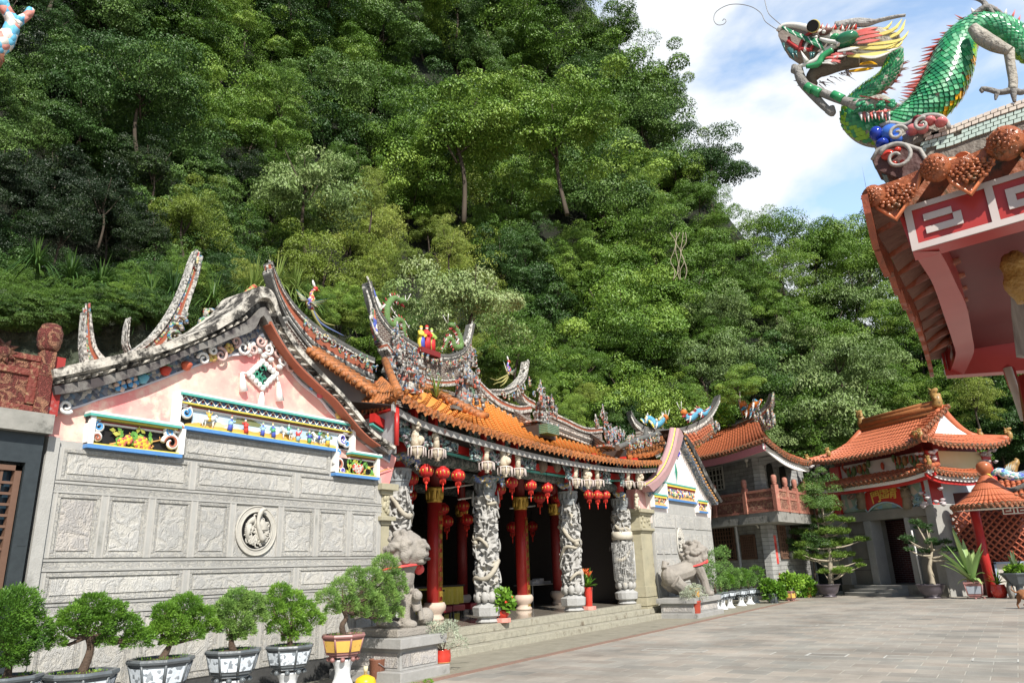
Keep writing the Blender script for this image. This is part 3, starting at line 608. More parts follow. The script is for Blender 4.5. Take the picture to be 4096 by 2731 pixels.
FIGC = [plain('figure_%d' % i, c) for i, c in enumerate(((.78,.68,.52),(.65,.06,.05),(.08,.12,.5),(.1,.4,.2),(.75,.5,.08),(.35,.6,.75),(.75,.75,.7)))]
def figurine(mb, c, h, seed, m=None, arms=True):
    q = random.Random(seed); c = V(c); a = q.randrange(1,7); b = q.randrange(1,7)
    lean = q.uniform(-.15,.15)*h
    mb.tube([c, c+V((lean*.3,-.02*h, .3*h)), c+V((lean*.7,0,.62*h)), c+V((lean, 0,.78*h))],[.17*h, .15*h, .13*h, .05*h],7, a)
    mb.tube([c+V((lean*.4,-.01*h, .36*h)), c+V((lean*.7,-.01*h, .6*h))],[.165*h, .15*h],7, b)
    mb.ell(c+V((lean, 0,.87*h)),.085*h, .085*h, .1*h, n=7, k=5, m=0); mb.cone(c+V((lean, 0,.92*h)), c+V((lean*1.2,0,1.05*h)),.07*h, 6, q.randrange(1,6))
    if arms:
        for s_ in (-1,1):
            e = c+V((lean+s_*q.uniform(.2,.34)*h, -.06*h, q.uniform(.4,.85)*h)); mb.tube([c+V((lean+s_*.1*h, 0,.7*h)), c+V((lean+s_*.22*h, -.03*h, .58*h)), e],[.06*h, .05*h, .035*h],5, b)
def horse(mb, c, h, s_=1, m=6):
    c = V(c); X = V((s_, 0,0)); Z = V((0,0,1))
    mb.tube([c+X*(-.45*h)+Z*.55*h, c+X*(-.2*h)+Z*.58*h, c+X*.15*h+Z*.56*h, c+X*.35*h+Z*.66*h, c+X*.5*h+Z*.9*h],[.13*h, .17*h, .16*h, .14*h, .08*h],7, m)
    mb.tube([c+X*.5*h+Z*.92*h, c+X*.72*h+Z*.8*h],[.08*h, .04*h],6, m)
    for u, k in ((-.4,-.1),(-.3,.05),(.28,.1),(.38,-.05)): mb.tube([c+X*u*h+Z*.5*h, c+X*(u+k)*h+Z*.25*h, c+X*(u+k*.4)*h],[.07*h, .045*h, .035*h],5, m)
    mb.tube([c+X*(-.45*h)+Z*.6*h, c+X*(-.6*h)+Z*.4*h, c+X*(-.62*h)+Z*.2*h],[.03*h, .05*h, .02*h],5, m)
mb = MB()
for i, t in enumerate((.07,.2,.31,.42,.5,.6,.68,.77,.84,.92)):
    x = lerp(xb+.3, xc-.35, t); 
    if i in (0,5,8): horse(mb, (x, YW-.1, zz+.01), hh*.85,-1 if i else 1,6); figurine(mb, (x, YW-.12, zz+.38*hh), hh*.68, i)
    else: figurine(mb, (x, YW-.11, zz+.01), hh*rnd.uniform(.8,1.0), i)
mb.build('relief_figures', FIGC, wing)
# scroll borders
mb = MB()
for x, z, r_, s_, k in ((xb+.1, zb1+.42,.1,1,0),(xb+.12, zb1+.25,.09,-1,1),(xb2-.08, zb0+.42,.09,1,0),(xb2-.16, zb0+.2,.13,-1,0),(xb2-.2, zb0+.35,.08,1,1),(xa+.14, zb0+.3,.08,1,1),(xa+.13, zb0+.15,.06,-1,0),(xa+.12, zb0+.42,.05,1,1),
                       (xc-.12, zb1+.42,.12,1,0),(xc-.2, zb1+.25,.1,-1,2),(xc-.1, zb1+.18,.08,1,1),(xc2+.12, zb0+.2,.12,-1,0),(xc2+.1, zb0+.42,.07,1,1),(xc2+.2, zb0+.1,.06,1,2)):
    curl(mb, (x, YW-.05, z), r_, 1.2,.034,3, s_, k*2); curl(mb, (x, YW-.062, z), r_*.86,1.15,.024, k, s_, k*2)
mb.build('scroll_border', [plain('scroll_brown', (.42,.14,.08)), plain('scroll_blue', (.08,.3,.6)), plain('scroll_violet', (.12,.1,.5)), WHITE], wing)
def flowers(x0, x1, z0, z1, cf, seed, n=34):
    q = random.Random(seed); mb = MB()
    for i in range(5):
        P = [V((lerp(x0, x1, q.random()), YW-.06, z0))]
        for k in range(4): P.append(P[-1]+V((q.uniform(-.12,.2), q.uniform(-.01,.01),(z1-z0)*.22)))
        mb.tube(P, [.018,.016,.012,.01,.006],5,0)
    for i in range(n):
        p = V((lerp(x0, x1, q.random()), YW-.075, lerp(z0, z1, q.random()))); a = q.uniform(0,6.28); t = V((cos(a),-.25, sin(a))); w = V((-sin(a),0, cos(a)))
        L = .095; mb.add([p, p+t*L*.5+w*L*.32, p+t*L*1.1, p+t*L*.5-w*L*.32],[(0,1,2,3)],1+(i % 3 == 0))
    for i in range(6):
        p = V((lerp(x0+.15, x1-.1, q.random()), YW-.09, lerp(z0+.03, z0+(z1-z0)*.55, q.random()))); mb.ell(p, .06,.035,.05, n=8, k=5, m=3)
        for k in range(9): a = k*.7; mb.ell(p+V((.045*cos(a),-.012,.04*sin(a))),.026,.02,.026, n=5, k=4, m=3 if k % 2 else 4)
    return mb.build('flower_relief', [plain('relief_stem', (.6,.32,.1)), plain('relief_leaf', (.13,.33,.06)), plain('relief_leaf_tip', (.45,.45,.08)), plain('bloom_%d' % seed, cf[0]), plain('bloom_c%d' % seed, cf[1])], wing)
flowers(xa+.3, xb2-.35, zb0+.08, zi0-.03,((.75,.5,.05),(.5,.12,.1)),1); flowers(xc2+.3, xd-.12, zb0+.08, zi2-.03,((.55,.5,.44),(.6,.05,.03)),2,30)
# ---------------- carved stone panels ----------------
def fz(x, y): return W(x, y).z
zA0, zA1 = fz(204.6,1966.8), fz(204,1680)          # upper row between band A and frame
zBt, zBb = fz(153,2240), fz(153.6,2258.4)
zC = fz(187,2412)
def panel(x0, x1, z0, z1, m=RELIEF, name='carved_panel', fr=.055):
    mb = MB(); mb.box(x0, x1, YW-.032, YW-.018, z0, z1,1)
    for (a, b, c, d) in ((x0, x1, z0, z0+fr),(x0, x1, z1-fr, z1),(x0, x0+fr, z0+fr, z1-fr),(x1-fr, x1, z0+fr, z1-fr)): mb.box(a, b, YW-.05, YW-.03, c, d, 1)
    mb.box(x0+fr*1.5, x1-fr*1.5, YW-.044, YW-.03, z0+fr*1.5, z1-fr*1.5,0)
    o = mb.build(name, [m, FRETM], wing); q = o.modifiers.new('b', 'BEVEL'); q.width = .006; q.segments = 1; return o
def divider(x, z0, z1, w_=.085):
    mb = MB(); mb.box(x-w_/2, x+w_/2, YW-.052, YW-.018, z0, z1,0); 
    for s_ in (-1,1): mb.box(x+s_*w_/2-.012, x+s_*w_/2+.012, YW-.058, YW-.018, z0, z1,1)
    return mb.build('pilaster_strip', [STONE, mat('pale_arris_stone', (.48,.465,.43), rough=.8)], wing)
midx = [fz and W(x, 2100).x for x in (186,380,574,758,918,1112,1250,1383,1506)]
zlo, zhi = fz(153,2232), fz(300,1976)
wm = (midx[4]-midx[0])/4
mid = [midx[0], midx[0]+wm, midx[0]+2*wm, midx[0]+3*wm, midx[4], midx[5], midx[5]+(midx[8]-midx[5])/3, midx[5]+2*(midx[8]-midx[5])/3, midx[8]]
for i in range(8):
    if i != 4: panel(mid[i]+.045, mid[i+1]-.045, zlo, zhi, RELIEF_W if i == 0 else RELIEF)
for x in mid: divider(x, zlo, zhi)
def rail(z0, z1): mb = MB(); mb.box(XL+.05, XR-.02, YW-.05, YW-.018, z0, z1,0); mb.box(XL+.05, XR-.02, YW-.062, YW-.018, z1-.02, z1+.008,1); mb.box(XL+.05, XR-.02, YW-.06, YW-.018, z0-.008, z0+.015,1); return mb.build('fret_rail', [FRETM, STONE], wing)
rail(zhi+.01, zhi+.14); rail(zlo-.15, zlo-.02)
def row(xs, z0, z1):
    for i in range(len(xs)-1):
        panel(xs[i]+.045, xs[i+1]-.045, z0, z1)
    for x in xs: divider(x, z0, z1)
row([mid[0], W(760,1930).x, W(1180,1900).x, mid[8]], zhi+.16, zb0-.02)
panel(xb2+.05, xc2-.05, zb0+.02, zb1-.03)
zlow1 = zlo-.17; zlow0 = fz(187,2412)
row([mid[0], W(735,2300).x, W(1175,2300).x, mid[8]], zlow0, zlow1); rail(zlow0-.15, zlow0-.02)
xs = [lerp(mid[0], mid[8], k/9) for k in range(10)]; row(xs, .32, zlow0-.17)
mb = MB(); mb.box(XL, XR, YW-.07, YW-.02,0,.3); mb.build('dark_plinth', mat('damp_black_plinth', (.07,.07,.068),(.04,.04,.04), bump=.3), wing)
# edge pilaster at far left, stone pillar at right
mb = MB(); mb.box(XL-.02, XL+.12, YW-.09, YW+.28,0, ZST+.02); mb.build('corner_pilaster', STONE, wing)
# medallion with pierced carving
cx = (mid[4]+mid[5])/2; cz = (zlo+zhi)/2; RR_ = (zhi-zlo)/2
mb = MB(); mb.box(mid[4]+.045, mid[5]-.045, YW-.034, YW-.016, zlo, zhi, 1)
ring = lambda r_, y_: [V((cx+r_*cos(2*pi*i/40), y_, cz+r_*sin(2*pi*i/40))) for i in range(41)]
mb.band(ring(RR_-.02, YW-.06), ring(RR_-.10, YW-.06),(0,.03,0),0); mb.tube(ring(RR_-.10, YW-.06),.014,5,0, False); mb.tube(ring(RR_-.02, YW-.06),.012,5,0, False)
mb.build('medallion_rim', [mat('pale_carved_stone', (.50,.48,.42),(.42,.4,.36), scale=8, bump=.3), RELIEF], wing)
mb = MB(); mb.prism([V((cx+(RR_-.12)*cos(a), YW-.038, cz+(RR_-.12)*sin(a))) for a in [2*pi*i/32 for i in range(32)]],(0,.01,0),1)
for i in range(80):
    a = rnd.uniform(0,6.28); r_ = (RR_-.17)*sqrt(rnd.random()); c = V((cx+r_*cos(a), YW-.07, cz+r_*sin(a)-.0)); curl(mb, c, rnd.uniform(.03,.075), rnd.uniform(.5,1.1),.014,0, rnd.choice((-1,1)), rnd.uniform(0,6),0,9)
for i in range(16): a = 1.9+i*.13; mb.tube([V((cx-.05+.1*cos(a), YW-.07, cz+.1)), V((cx+(RR_-.16)*cos(a), YW-.08, cz+(RR_-.16)*sin(a)))],[.02,.012],5,0)
for i in range(12): a = .1+i*.11; mb.tube([V((cx+.05, YW-.07, cz+.02)), V((cx+(RR_-.2)*cos(a), YW-.085, cz+(RR_-.2)*sin(a)))],[.03,.014],5,0)
mb.tube(spline([V((cx+.1, YW-.1, cz-.15)), V((cx-.02, YW-.11, cz+.1)), V((cx+.02, YW-.12, cz+.3)), V((cx+.12, YW-.12, cz+.32))],14),[.05,.05,.045,.04,.035,.035,.03,.03,.03,.035,.04,.035,.025,.01],7,0)
mb.build('phoenix_medallion', [mat('pale_carved_stone', (.5,.48,.42)), BLACK], wing)
def stone_post(parent, x0, x1, y0, y1, ztop, inscr=True):
    mb = MB(); cxx = (x0+x1)/2; w_ = x1-x0
    mb.box(x0, x1, y0, y1,0, ztop-.75); mb.box(x0-.05, x1+.05, y0-.05, y1,0,.35); mb.box(x0-.03, x1+.03, y0-.03, y1,.38,.62)
    mb.box(x0-.03, x1+.03, y0-.03, y1,.64,.95)
    mb.box(x0-.03, x1+.03, y0-.03, y1, ztop-.75, ztop-.68); mb.box(x0-.09, x1+.09, y0-.09, y1, ztop-.68, ztop-.6); mb.box(x0, x1, y0, y1, ztop-.6, ztop-.2)
    mb.box(x0-.05, x1+.05, y0-.05, y1, ztop-.2, ztop-.12); mb.box(x0-.12, x1+.12, y0-.12, y1, ztop-.12, ztop)
    for i in range(9): mb.ell((lerp(x0+.05, x1-.05, rnd.random()), y0-.01, lerp(ztop-.55, ztop-.25, rnd.random())),.05,.04,.06, n=6, k=4)
    mb.build('stone_post', mat('yellowish_post_stone', (.42,.38,.26),(.3,.28,.2), scale=3, stain=(.13,.12,.09), sscale=2.4, sfac=.33, bump=.4), parent, bevel=.008)
q0 = py(1517,2100, YW-.02).x; q1 = py(1548,2100, YW-.02).x
stone_post(wing, q0+.02, q1+.02, YW-.06, YW+.25, py(1540,1937, YW).z)
# ================= main hall =================
hall = thing('temple_hall', 'open fronted temple hall with bright orange tiled roof, dragon columns and upswept mosaic ridges', 'temple', (16.6,12,0))
YC = 10.4; ZP = .45
STEP = mat('yellow_grey_step_stone', (.42,.395,.31),(.26,.25,.20), scale=9, bump=1, bscale=45, stain=(.17,.14,.10), sscale=3.2, sfac=.38, rough=.9)
for i, (y0, x0, x1) in enumerate(((9.45,10.9,23.7),(9.74,10.75,23.1),(10.03,10.6,22.7))):
    mb = MB(); z0, z1 = i*.15-.002*(i > 0),(i+1)*.15; x = x0; yb = (9.742,10.032,10.35)[i]
    while x < x1-.05:
        w_ = min(x1-x, rnd.uniform(1.1,1.9)); mb.box(x+.004, x+w_-.004, y0+rnd.uniform(-.004,.004), yb, z0+.001, z1); x += w_
    mb.build('step', STEP, hall, bevel=.012)
mb = MB(); mb.box(10.4,23.1,10.352,21,0,.447); mb.build('platform_floor', mat('polished_terrazzo', (.36,.32,.26),(.28,.25,.21), scale=30, rough=.09, spec=.6), hall)
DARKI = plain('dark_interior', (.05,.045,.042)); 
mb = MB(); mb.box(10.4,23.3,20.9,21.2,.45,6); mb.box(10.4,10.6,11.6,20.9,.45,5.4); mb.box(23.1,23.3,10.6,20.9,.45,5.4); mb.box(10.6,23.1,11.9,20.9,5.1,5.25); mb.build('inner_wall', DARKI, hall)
mb = MB()
for x0, x1, z0, z1 in ((13.4,16.5,1.6,3.6),(17.1,18.9,1.6,3.5),(19.3,21.7,1.5,3.6)): mb.box(x0, x1,20.83,20.9, z0, z1)
mb.build('pale_wall_panel', plain('dim_grey_plaster', (.36,.36,.34)), hall)
# --- dragon columns
def cz_(x, y, Y=YC): return py(x, y, Y).z
CARVE = mat('pale_carved_column_stone', (.44,.43,.405),(.31,.305,.29), scale=6, rough=.85, stain=(.55,.47,.3), sscale=1.5, sfac=.33, bump=.4, bscale=40)
SLATE = mat('slate_grey_stone', (.27,.29,.30),(.20,.215,.22), scale=8, bump=.2)
def pierced_shaft(z0, z1, r, seed, cage=False):
    mb = MB(); na, nz = 72,150; vs = []; off = V((seed*7.3, seed*2.1,0))
    for i in range(nz+1):
        z = lerp(z0, z1, i/nz)
        for j in range(na):
            a = 2*pi*j/na; p = V((cos(a)*r*6.5, sin(a)*r*6.5, z*5.2)); p.z += a*.55
            n_ = noise.noise(p+off)+.45*noise.noise(p*2.1+off); w = abs(n_)
            k = 1 if w < .13 else max(0,1-(w-.13)*9)
            rr_ = r*(.52+.50*k+.06*noise.noise(p*3))
            vs.append((rr_*cos(a), rr_*sin(a), z))
    mb.add(vs, [(i*na+j, i*na+(j+1) % na, (i+1)*na+(j+1) % na, (i+1)*na+j) for i in range(nz) for j in range(na)],0, True)
    return mb
def coil(mb, z0, z1, r, turns, a0, th, m=0):
    P = []; R_ = []
    for i in range(46):
        t = i/45; a = a0+turns*2*pi*t; q = r*(.97+.07*sin(t*23)); P.append(V((q*cos(a), q*sin(a), lerp(z0, z1, t)+.09*sin(t*17)))); R_.append(th*(.45+.75*sin(pi*min(1,.12+t*.8))))
    mb.tube(P, R_, 8, m); hd = P[-1]
    mb.ell(hd*1.04+V((0,0,.02)), th*1.6, th*1.6, th*1.3, n=8, k=6, m=m)
    for k in range(7): mb.cone(hd, hd*1.02+V((rnd.uniform(-.12,.12), rnd.uniform(-.12,.12), rnd.uniform(-.02,.16))), th*.35,4, m)
zs = dict(pl0=ZP, pl1=cz_(1955,2442), sh0=cz_(1955,2440)+.0, sh1=cz_(1940,1985), cap1=cz_(1937,1921))
def dragon_column(cx_, seed, cage=False, lab=None):
    e = MB()
    b = MB(); b.lathe([(.26, ZP),(.3, ZP+.03),(.24, ZP+.1),(.24, ZP+.12),(.34, ZP+.16),(.36, ZP+.34),(.33, ZP+.36),(.26, ZP+.40),(.24, ZP+.44)],(0,0,0),8 if not cage else 16,0, False)
    mb = pierced_shaft(ZP+.44, zs['sh1'],.285, seed)
    for k in range(9):
        a = k*2*pi/9; mb.ell((.24*cos(a),.24*sin(a), ZP+.56),.1,.1,.13, n=7, k=5)
    coil(mb, ZP+.8,2.2,.285,1.15, seed, .05,1); coil(mb, 2.1, zs['sh1']-.1,.285,-1.0, seed+2.2,.046,1)
    for k in range(34):
        a = rnd.uniform(0,6.28); z = rnd.uniform(ZP+.6, zs['sh1']-.1); a2 = a+rnd.uniform(-.7,.7); q = .30
        mb.tube(spline([V((q*cos(a), q*sin(a), z)), V((q*1.06*cos((a+a2)/2), q*1.06*sin((a+a2)/2), z+rnd.uniform(-.1,.2))), V((q*cos(a2), q*sin(a2), z+rnd.uniform(.1,.3)))],7),[.03,.028,.025,.022,.02,.015,.008],5)
    c = MB(); s1 = zs['sh1']; t = zs['cap1']
    c.lathe([(.2, s1-.02),(.22, s1),(.23, s1+.1),(.25, s1+.11),(.25, s1+.15),(.21, s1+.17),(.235, t-.14),(.27, t-.06),(.29, t-.02),(.28, t),(.2, t)],(0,0,0),12,0, False)
    for k in range(12): a = k*2*pi/12; c.ell((.235*cos(a),.235*sin(a), lerp(s1+.15, t, .5)),.045,.045,(t-s1)*.34, n=6, k=5)
    parts = []
    for m_, nm, mt in ((b, 'column_base', mat('grey_plinth_stone', (.42,.42,.41),(.32,.32,.31), bump=.5, scale=9)),(mb, 'column_shaft', [CARVE, mat('golden_beige_scale_stone', (.46,.42,.33),(.32,.29,.24), scale=26, bump=.6)]),(c, 'column_capital', SLATE)):
        m_.v = [(v[0]+cx_, v[1]+YC, v[2]) for v in m_.v]; parts.append(m_.build(nm, mt, hall))
    if cage:
        g_ = MB()
        for k in range(40): a = 2*pi*k/40; g_.tube([(cx_+.22*cos(a), YC+.22*sin(a), ZP+.45),(cx_+.34*cos(a), YC+.34*sin(a), ZP+.75),(cx_+.35*cos(a), YC+.35*sin(a),2.3)],.007,4)
        for z in (ZP+.75,1.7,2.0,2.28): g_.tube([(cx_+.35*cos(2*pi*k/30), YC+.35*sin(2*pi*k/30), z) for k in range(31)],.007,4, cap=False)
        g_.build('wire_cage', plain('galvanised_wire', (.5,.5,.48), metal=.6), hall)
        g_ = MB(); g_.lathe([(.33,2.38),(.34,2.5),(.33,2.62)],(cx_, YC, 0),24); g_.build('column_collar', plain('cream_collar', (.6,.55,.45)), hall)
    # red post above the capital
    g_ = MB(); g_.tube([(cx_, YC, t),(cx_, YC, t+.75)],.17,12); g_.build('red_post_top', REDP, hall)
for i, cx_ in enumerate((11.47,14.57,18.62,22.02)): dragon_column(cx_, i*1.7, i == 3)
# --- red columns with gilded couplets
def text_mesh(s, size, M, ext, material, parent, name='inscription'):
    cu = bpy.data.curves.new('t', 'FONT'); cu.body = s; cu.size = size; cu.extrude = ext; cu.align_x = 'CENTER'; cu.align_y = 'CENTER'; cu.resolution_u = 2; cu.offset = size*.012
    o = bpy.data.objects.new('t', cu); COL.objects.link(o); dg = bpy.context.evaluated_depsgraph_get(); me = bpy.data.meshes.new_from_object(o.evaluated_get(dg)); COL.objects.unlink(o); bpy.data.objects.remove(o)
    me.transform(M); me.materials.clear(); me.materials.append(material); q = bpy.data.objects.new(name, me); COL.objects.link(q)
    if parent is not None: q.parent = parent; q.matrix_parent_inverse = parent_inv(parent)
    return q
def basis(p, xd, up=V((0,0,1))):
    xd = V(xd).normalized(); n_ = xd.cross(V(up)).normalized(); up = n_.cross(xd)
    return Matrix(((xd.x, up.x, n_.x, p[0]),(xd.y, up.y, n_.y, p[1]),(xd.z, up.z, n_.z, p[2]),(0,0,0,1)))
ztop = cz_(2075,1988,12.4)
def red_column(x, y, txt, r=.19):
    e = MB(); e.tube([(x, y, ZP+.4),(x, y, ztop-.2)], r, 20)
    e.build('red_column', REDP if y < 13 else REDD, hall)  # columns deeper in the hall take a darker red that paints in shade
    e = MB(); e.lathe([(.24, ZP),(.24, ZP+.05),(.18, ZP+.12),(.2, ZP+.16),(.28, ZP+.25),(.29, ZP+.34),(.25, ZP+.42)],(x, y, 0),18); e.build('column_base', mat('pinkish_base_stone', (.55,.47,.38),(.48,.36,.3), scale=5), hall)
    e = MB(); e.lathe([(r+.005, ztop-.38),(r+.02, ztop-.34),(r+.01, ztop-.28),(r+.05, ztop-.05),(r+.08, ztop),(r*.8, ztop+.0)],(x, y, 0),18)
    for k in range(12): a = k*pi/6; e.ell((x+(r+.02)*cos(a), y+(r+.02)*sin(a), ztop-.17),.04,.04,.14, n=6, k=5)
    e.build('column_capital', GOLD, hall)
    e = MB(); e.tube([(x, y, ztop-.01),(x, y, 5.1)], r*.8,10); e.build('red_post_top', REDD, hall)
    if txt:
        a = radians(-83)-pi*0; n_ = V((cos(a), sin(a),0)); c = V((x, y, 0))+n_*r; xd = V((-sin(a), cos(a),0))
        for k, ch in enumerate(txt):
            z = ztop-.78-k*.232
            text_mesh(ch, .15, basis(c+V((0,0, z))+n_*.004, xd),.004, GOLD, hall)
        e = MB(); zt_, zb_ = ztop-.62, ztop-.78-len(txt)*.232+.08
        for s_ in (-1,1): p = c+xd*.085*s_+n_*-.006; e.tube([p+V((0,0, zt_)), p+V((0,0, zb_))],.006,4)
        e.tube([c+xd*-.085+V((0,0, zt_)), c+xd*.085+V((0,0, zt_))],.006,4); e.build('gilt_border', GOLD, hall)
red_column(15.08,12.4, '山環備奇獎人到此開聞'); red_column(19.2,12.4, '御道隆宮萬隆龍時沂保境')
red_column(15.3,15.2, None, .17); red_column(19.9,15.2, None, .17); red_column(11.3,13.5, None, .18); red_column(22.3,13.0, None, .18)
# --- roof
def tile_roof(parent, Bf, Tf, n, m1, m2, rt=.06, sag=.0, name='tiled_roof', endr=.085, drip=True, seg=10, jit=0):
    """rows of barrel tiles from eave curve Bf(t) up to Tf(t)"""
    S = MB(); ts = [i/n for i in range(n+1)]
    def P(t, u): p = Bf(t).lerp(Tf(t), u); return p - V((0,0, sag*sin(pi*u)))
    grid = [[P(t, u/seg) for u in range(seg+1)] for t in ts]
    vs = [p for g_ in grid for p in g_]; S.add(vs, [(i*(seg+1)+j, (i+1)*(seg+1)+j, (i+1)*(seg+1)+j+1, i*(seg+1)+j+1) for i in range(n) for j in range(seg)],0, True)
    S.add([p-V((0,0,.07)) for p in vs],[(i*(seg+1)+j, i*(seg+1)+j+1,(i+1)*(seg+1)+j+1,(i+1)*(seg+1)+j) for i in range(n) for j in range(seg)],1, True)
    for i in range(n+1):
        pts = grid[i]; out_ = (pts[0]-pts[1]).normalized(); side = (Bf(min(1, ts[i]+.01))-Bf(max(0, ts[i]-.01))).normalized(); up = side.cross(out_).normalized(); up = up if up.z > 0 else -up
        # stepped barrels
        L = (pts[-1]-pts[0]).length; k = max(2, int(L/.3))
        fine = resample(pts, k+1); 
        for j in range(k): S.tube([fine[j]+up*.02-out_*0, fine[j+1]+up*.012],[rt*1.06, rt*.9],6,0, False)
        e = pts[0]+out_*.03+up*.02
        S.tube([e-out_*.05, e],[endr, endr],9,1)
        Mx = Matrix((side, up, -out_)).transposed(); S.ell(e+out_*.012, endr*.75, endr*.75, endr*.35, Mx, 8,5,1)
        if drip and i < n:
            q0, q1 = e, grid[i+1][0]+out_*.03+up*.02; md = q0.lerp(q1,.5)-up*.0; w_ = (q1-q0)*.42
            S.prism([md-w_+V((0,0,-.02)), md-w_*.7+V((0,0,-.085)), md+V((0,0,-.15)), md+w_*.7+V((0,0,-.085)), md+w_+V((0,0,-.02))],-out_*.02,1)
    return S.build(name, [m1, m2], parent)
Ep = spline([py(x, y, 9.35) for x, y in ((1595,1578),(1653,1618),(1750,1662),(1870,1703),(2000,1742),(2100,1770),(2200,1795),(2330,1822),(2450,1842),(2560,1852),(2640,1850))],60)
Tp = spline([py(x, y, Y_) for x, y, Y_ in ((1640,1532,11.6),(1700,1570,11.5),(1760,1603,11.3),(1830,1640,11.2),(1868,1640,11.4),(1905,1590,12.3),(1950,1612,12.4),(2050,1668,12.4),(2103,1700,12.4),(2222,1750,12.4),(2330,1778,12.4),(2421,1800,12.4),(2497,1816,12.4),(2612,1815,12.4))],60)
tile_roof(hall, lambda t: poly_at(Ep, t), lambda t: poly_at(Tp, t),56, ORANGE, ORANGE_OLD, sag=.12)
# left return eave of the porch roof
c0 = Ep[0]; c1 = px(1447,1626,10.75)
tile_roof(hall, lambda t: c1.lerp(c0, t)-V((0,0,.1*sin(pi*t))), lambda t: (c1+V((.7,.1,.75))).lerp(c0+V((.02,.1,.1)), t),9, ORANGE_OLD, ORANGE_OLD, name='side_roof', seg=4)
mb = MB(); mb.tube([c0+V((-.03,-.02,.02)), c0+V((.7,.8,.55)), c0+V((1.4,1.7,1.3))],[.1,.09,.09],8); mb.build('hip_ridge', ORANGE_OLD, hall)
# fascia, eave beams
fb = [p+V((0,.14,-.16)) for p in Ep]
mb = MB(); mb.band(fb, [p-V((0,0,.13)) for p in fb],(0,.05,0)); mb.build('eave_board', mat('stained_white_board', (.40,.40,.38),(.28,.27,.26), scale=3, stain=(.4,.2,.15), sscale=3.5, sfac=.36), hall)
mb = MB(); r2 = [p+V((0,.62,-.27)) for p in Ep]; mb.band(r2,[p-V((0,0,.17)) for p in r2],(0,.14,0)); mb.build('red_purlin', REDP, hall)
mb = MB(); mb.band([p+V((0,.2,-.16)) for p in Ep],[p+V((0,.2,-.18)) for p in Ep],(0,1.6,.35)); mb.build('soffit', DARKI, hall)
mb = MB(); r3 = [p+V((0,.66,-.46)) for p in Ep]; mb.band(r3,[p-V((0,0,.04)) for p in r3],(0,.1,0)); mb.build('teal_strip', TEAL, hall)
# return side wall of the eave (pale carved frieze with red frame)
mb = MB(); s0, s1_ = c0+V((.12,.15,-.2)), c1+V((.12,0,-.2)); mb.add([s0, s1_, s1_-V((0,0,.9)), s0-V((0,0,.9))],[(0,1,2,3)]); mb.build('side_frieze', mat('peeling_white_frieze', (.55,.6,.63),(.4,.42,.42), stain=(.3,.2,.15), sscale=2.4, sfac=.42), hall)
mb = MB(); mb.tube([s0, s1_],.05,6); mb.tube([s0, s0-V((0,0,.75))],.05,6); mb.build('side_red_frame', REDP, hall)
# big carved beams above the columns, with figures
BEAM = carved('painted_dark_beam', (.09,.12,.11),(.26,.27,.25), scale=6, dist=.02)
for x0, x1, z in ((11.5,14.5,4.0),(14.7,18.5,4.0),(18.7,22,4.0)):
    mb = MB(); mb.tube([(x0, YC+.1, z-.03),(x0+.4, YC+.1, z+.02),(x1-.4, YC+.1, z+.02),(x1, YC+.1, z-.03)],[.12,.16,.16,.12],10); mb.build('cross_beam', BEAM, hall)
mb = MB()
for y in (13.2,16): mb.tube([(10.6, y, 4.25),(23, y, 4.25)],.16,8)
mb.build('inner_beam', BEAM, hall)
CREAM = mat('cream_carved_wood', (.66,.60,.48),(.45,.36,.26), scale=14, stain=(.25,.13,.08), sscale=9, sfac=.36, bump=.6)
TEALC = confetti('teal_grey_openwork', [(.2,.3,.32),(.1,.16,.18),(.35,.36,.34),(.03,.03,.03),(.28,.22,.25),(.4,.4,.38),(.02,.02,.02),(.15,.25,.2)], scale=15, dist=.05)
bas = [(1668,1803,33),(1749,1812,28),(1947,1862,26),(2020,1880,28),(2075,1887,24),(2304,1928,23),(2350,1931,22),(2392,1931,20),(2514,1935,21),(2560,1937,23)]
YB = 9.6
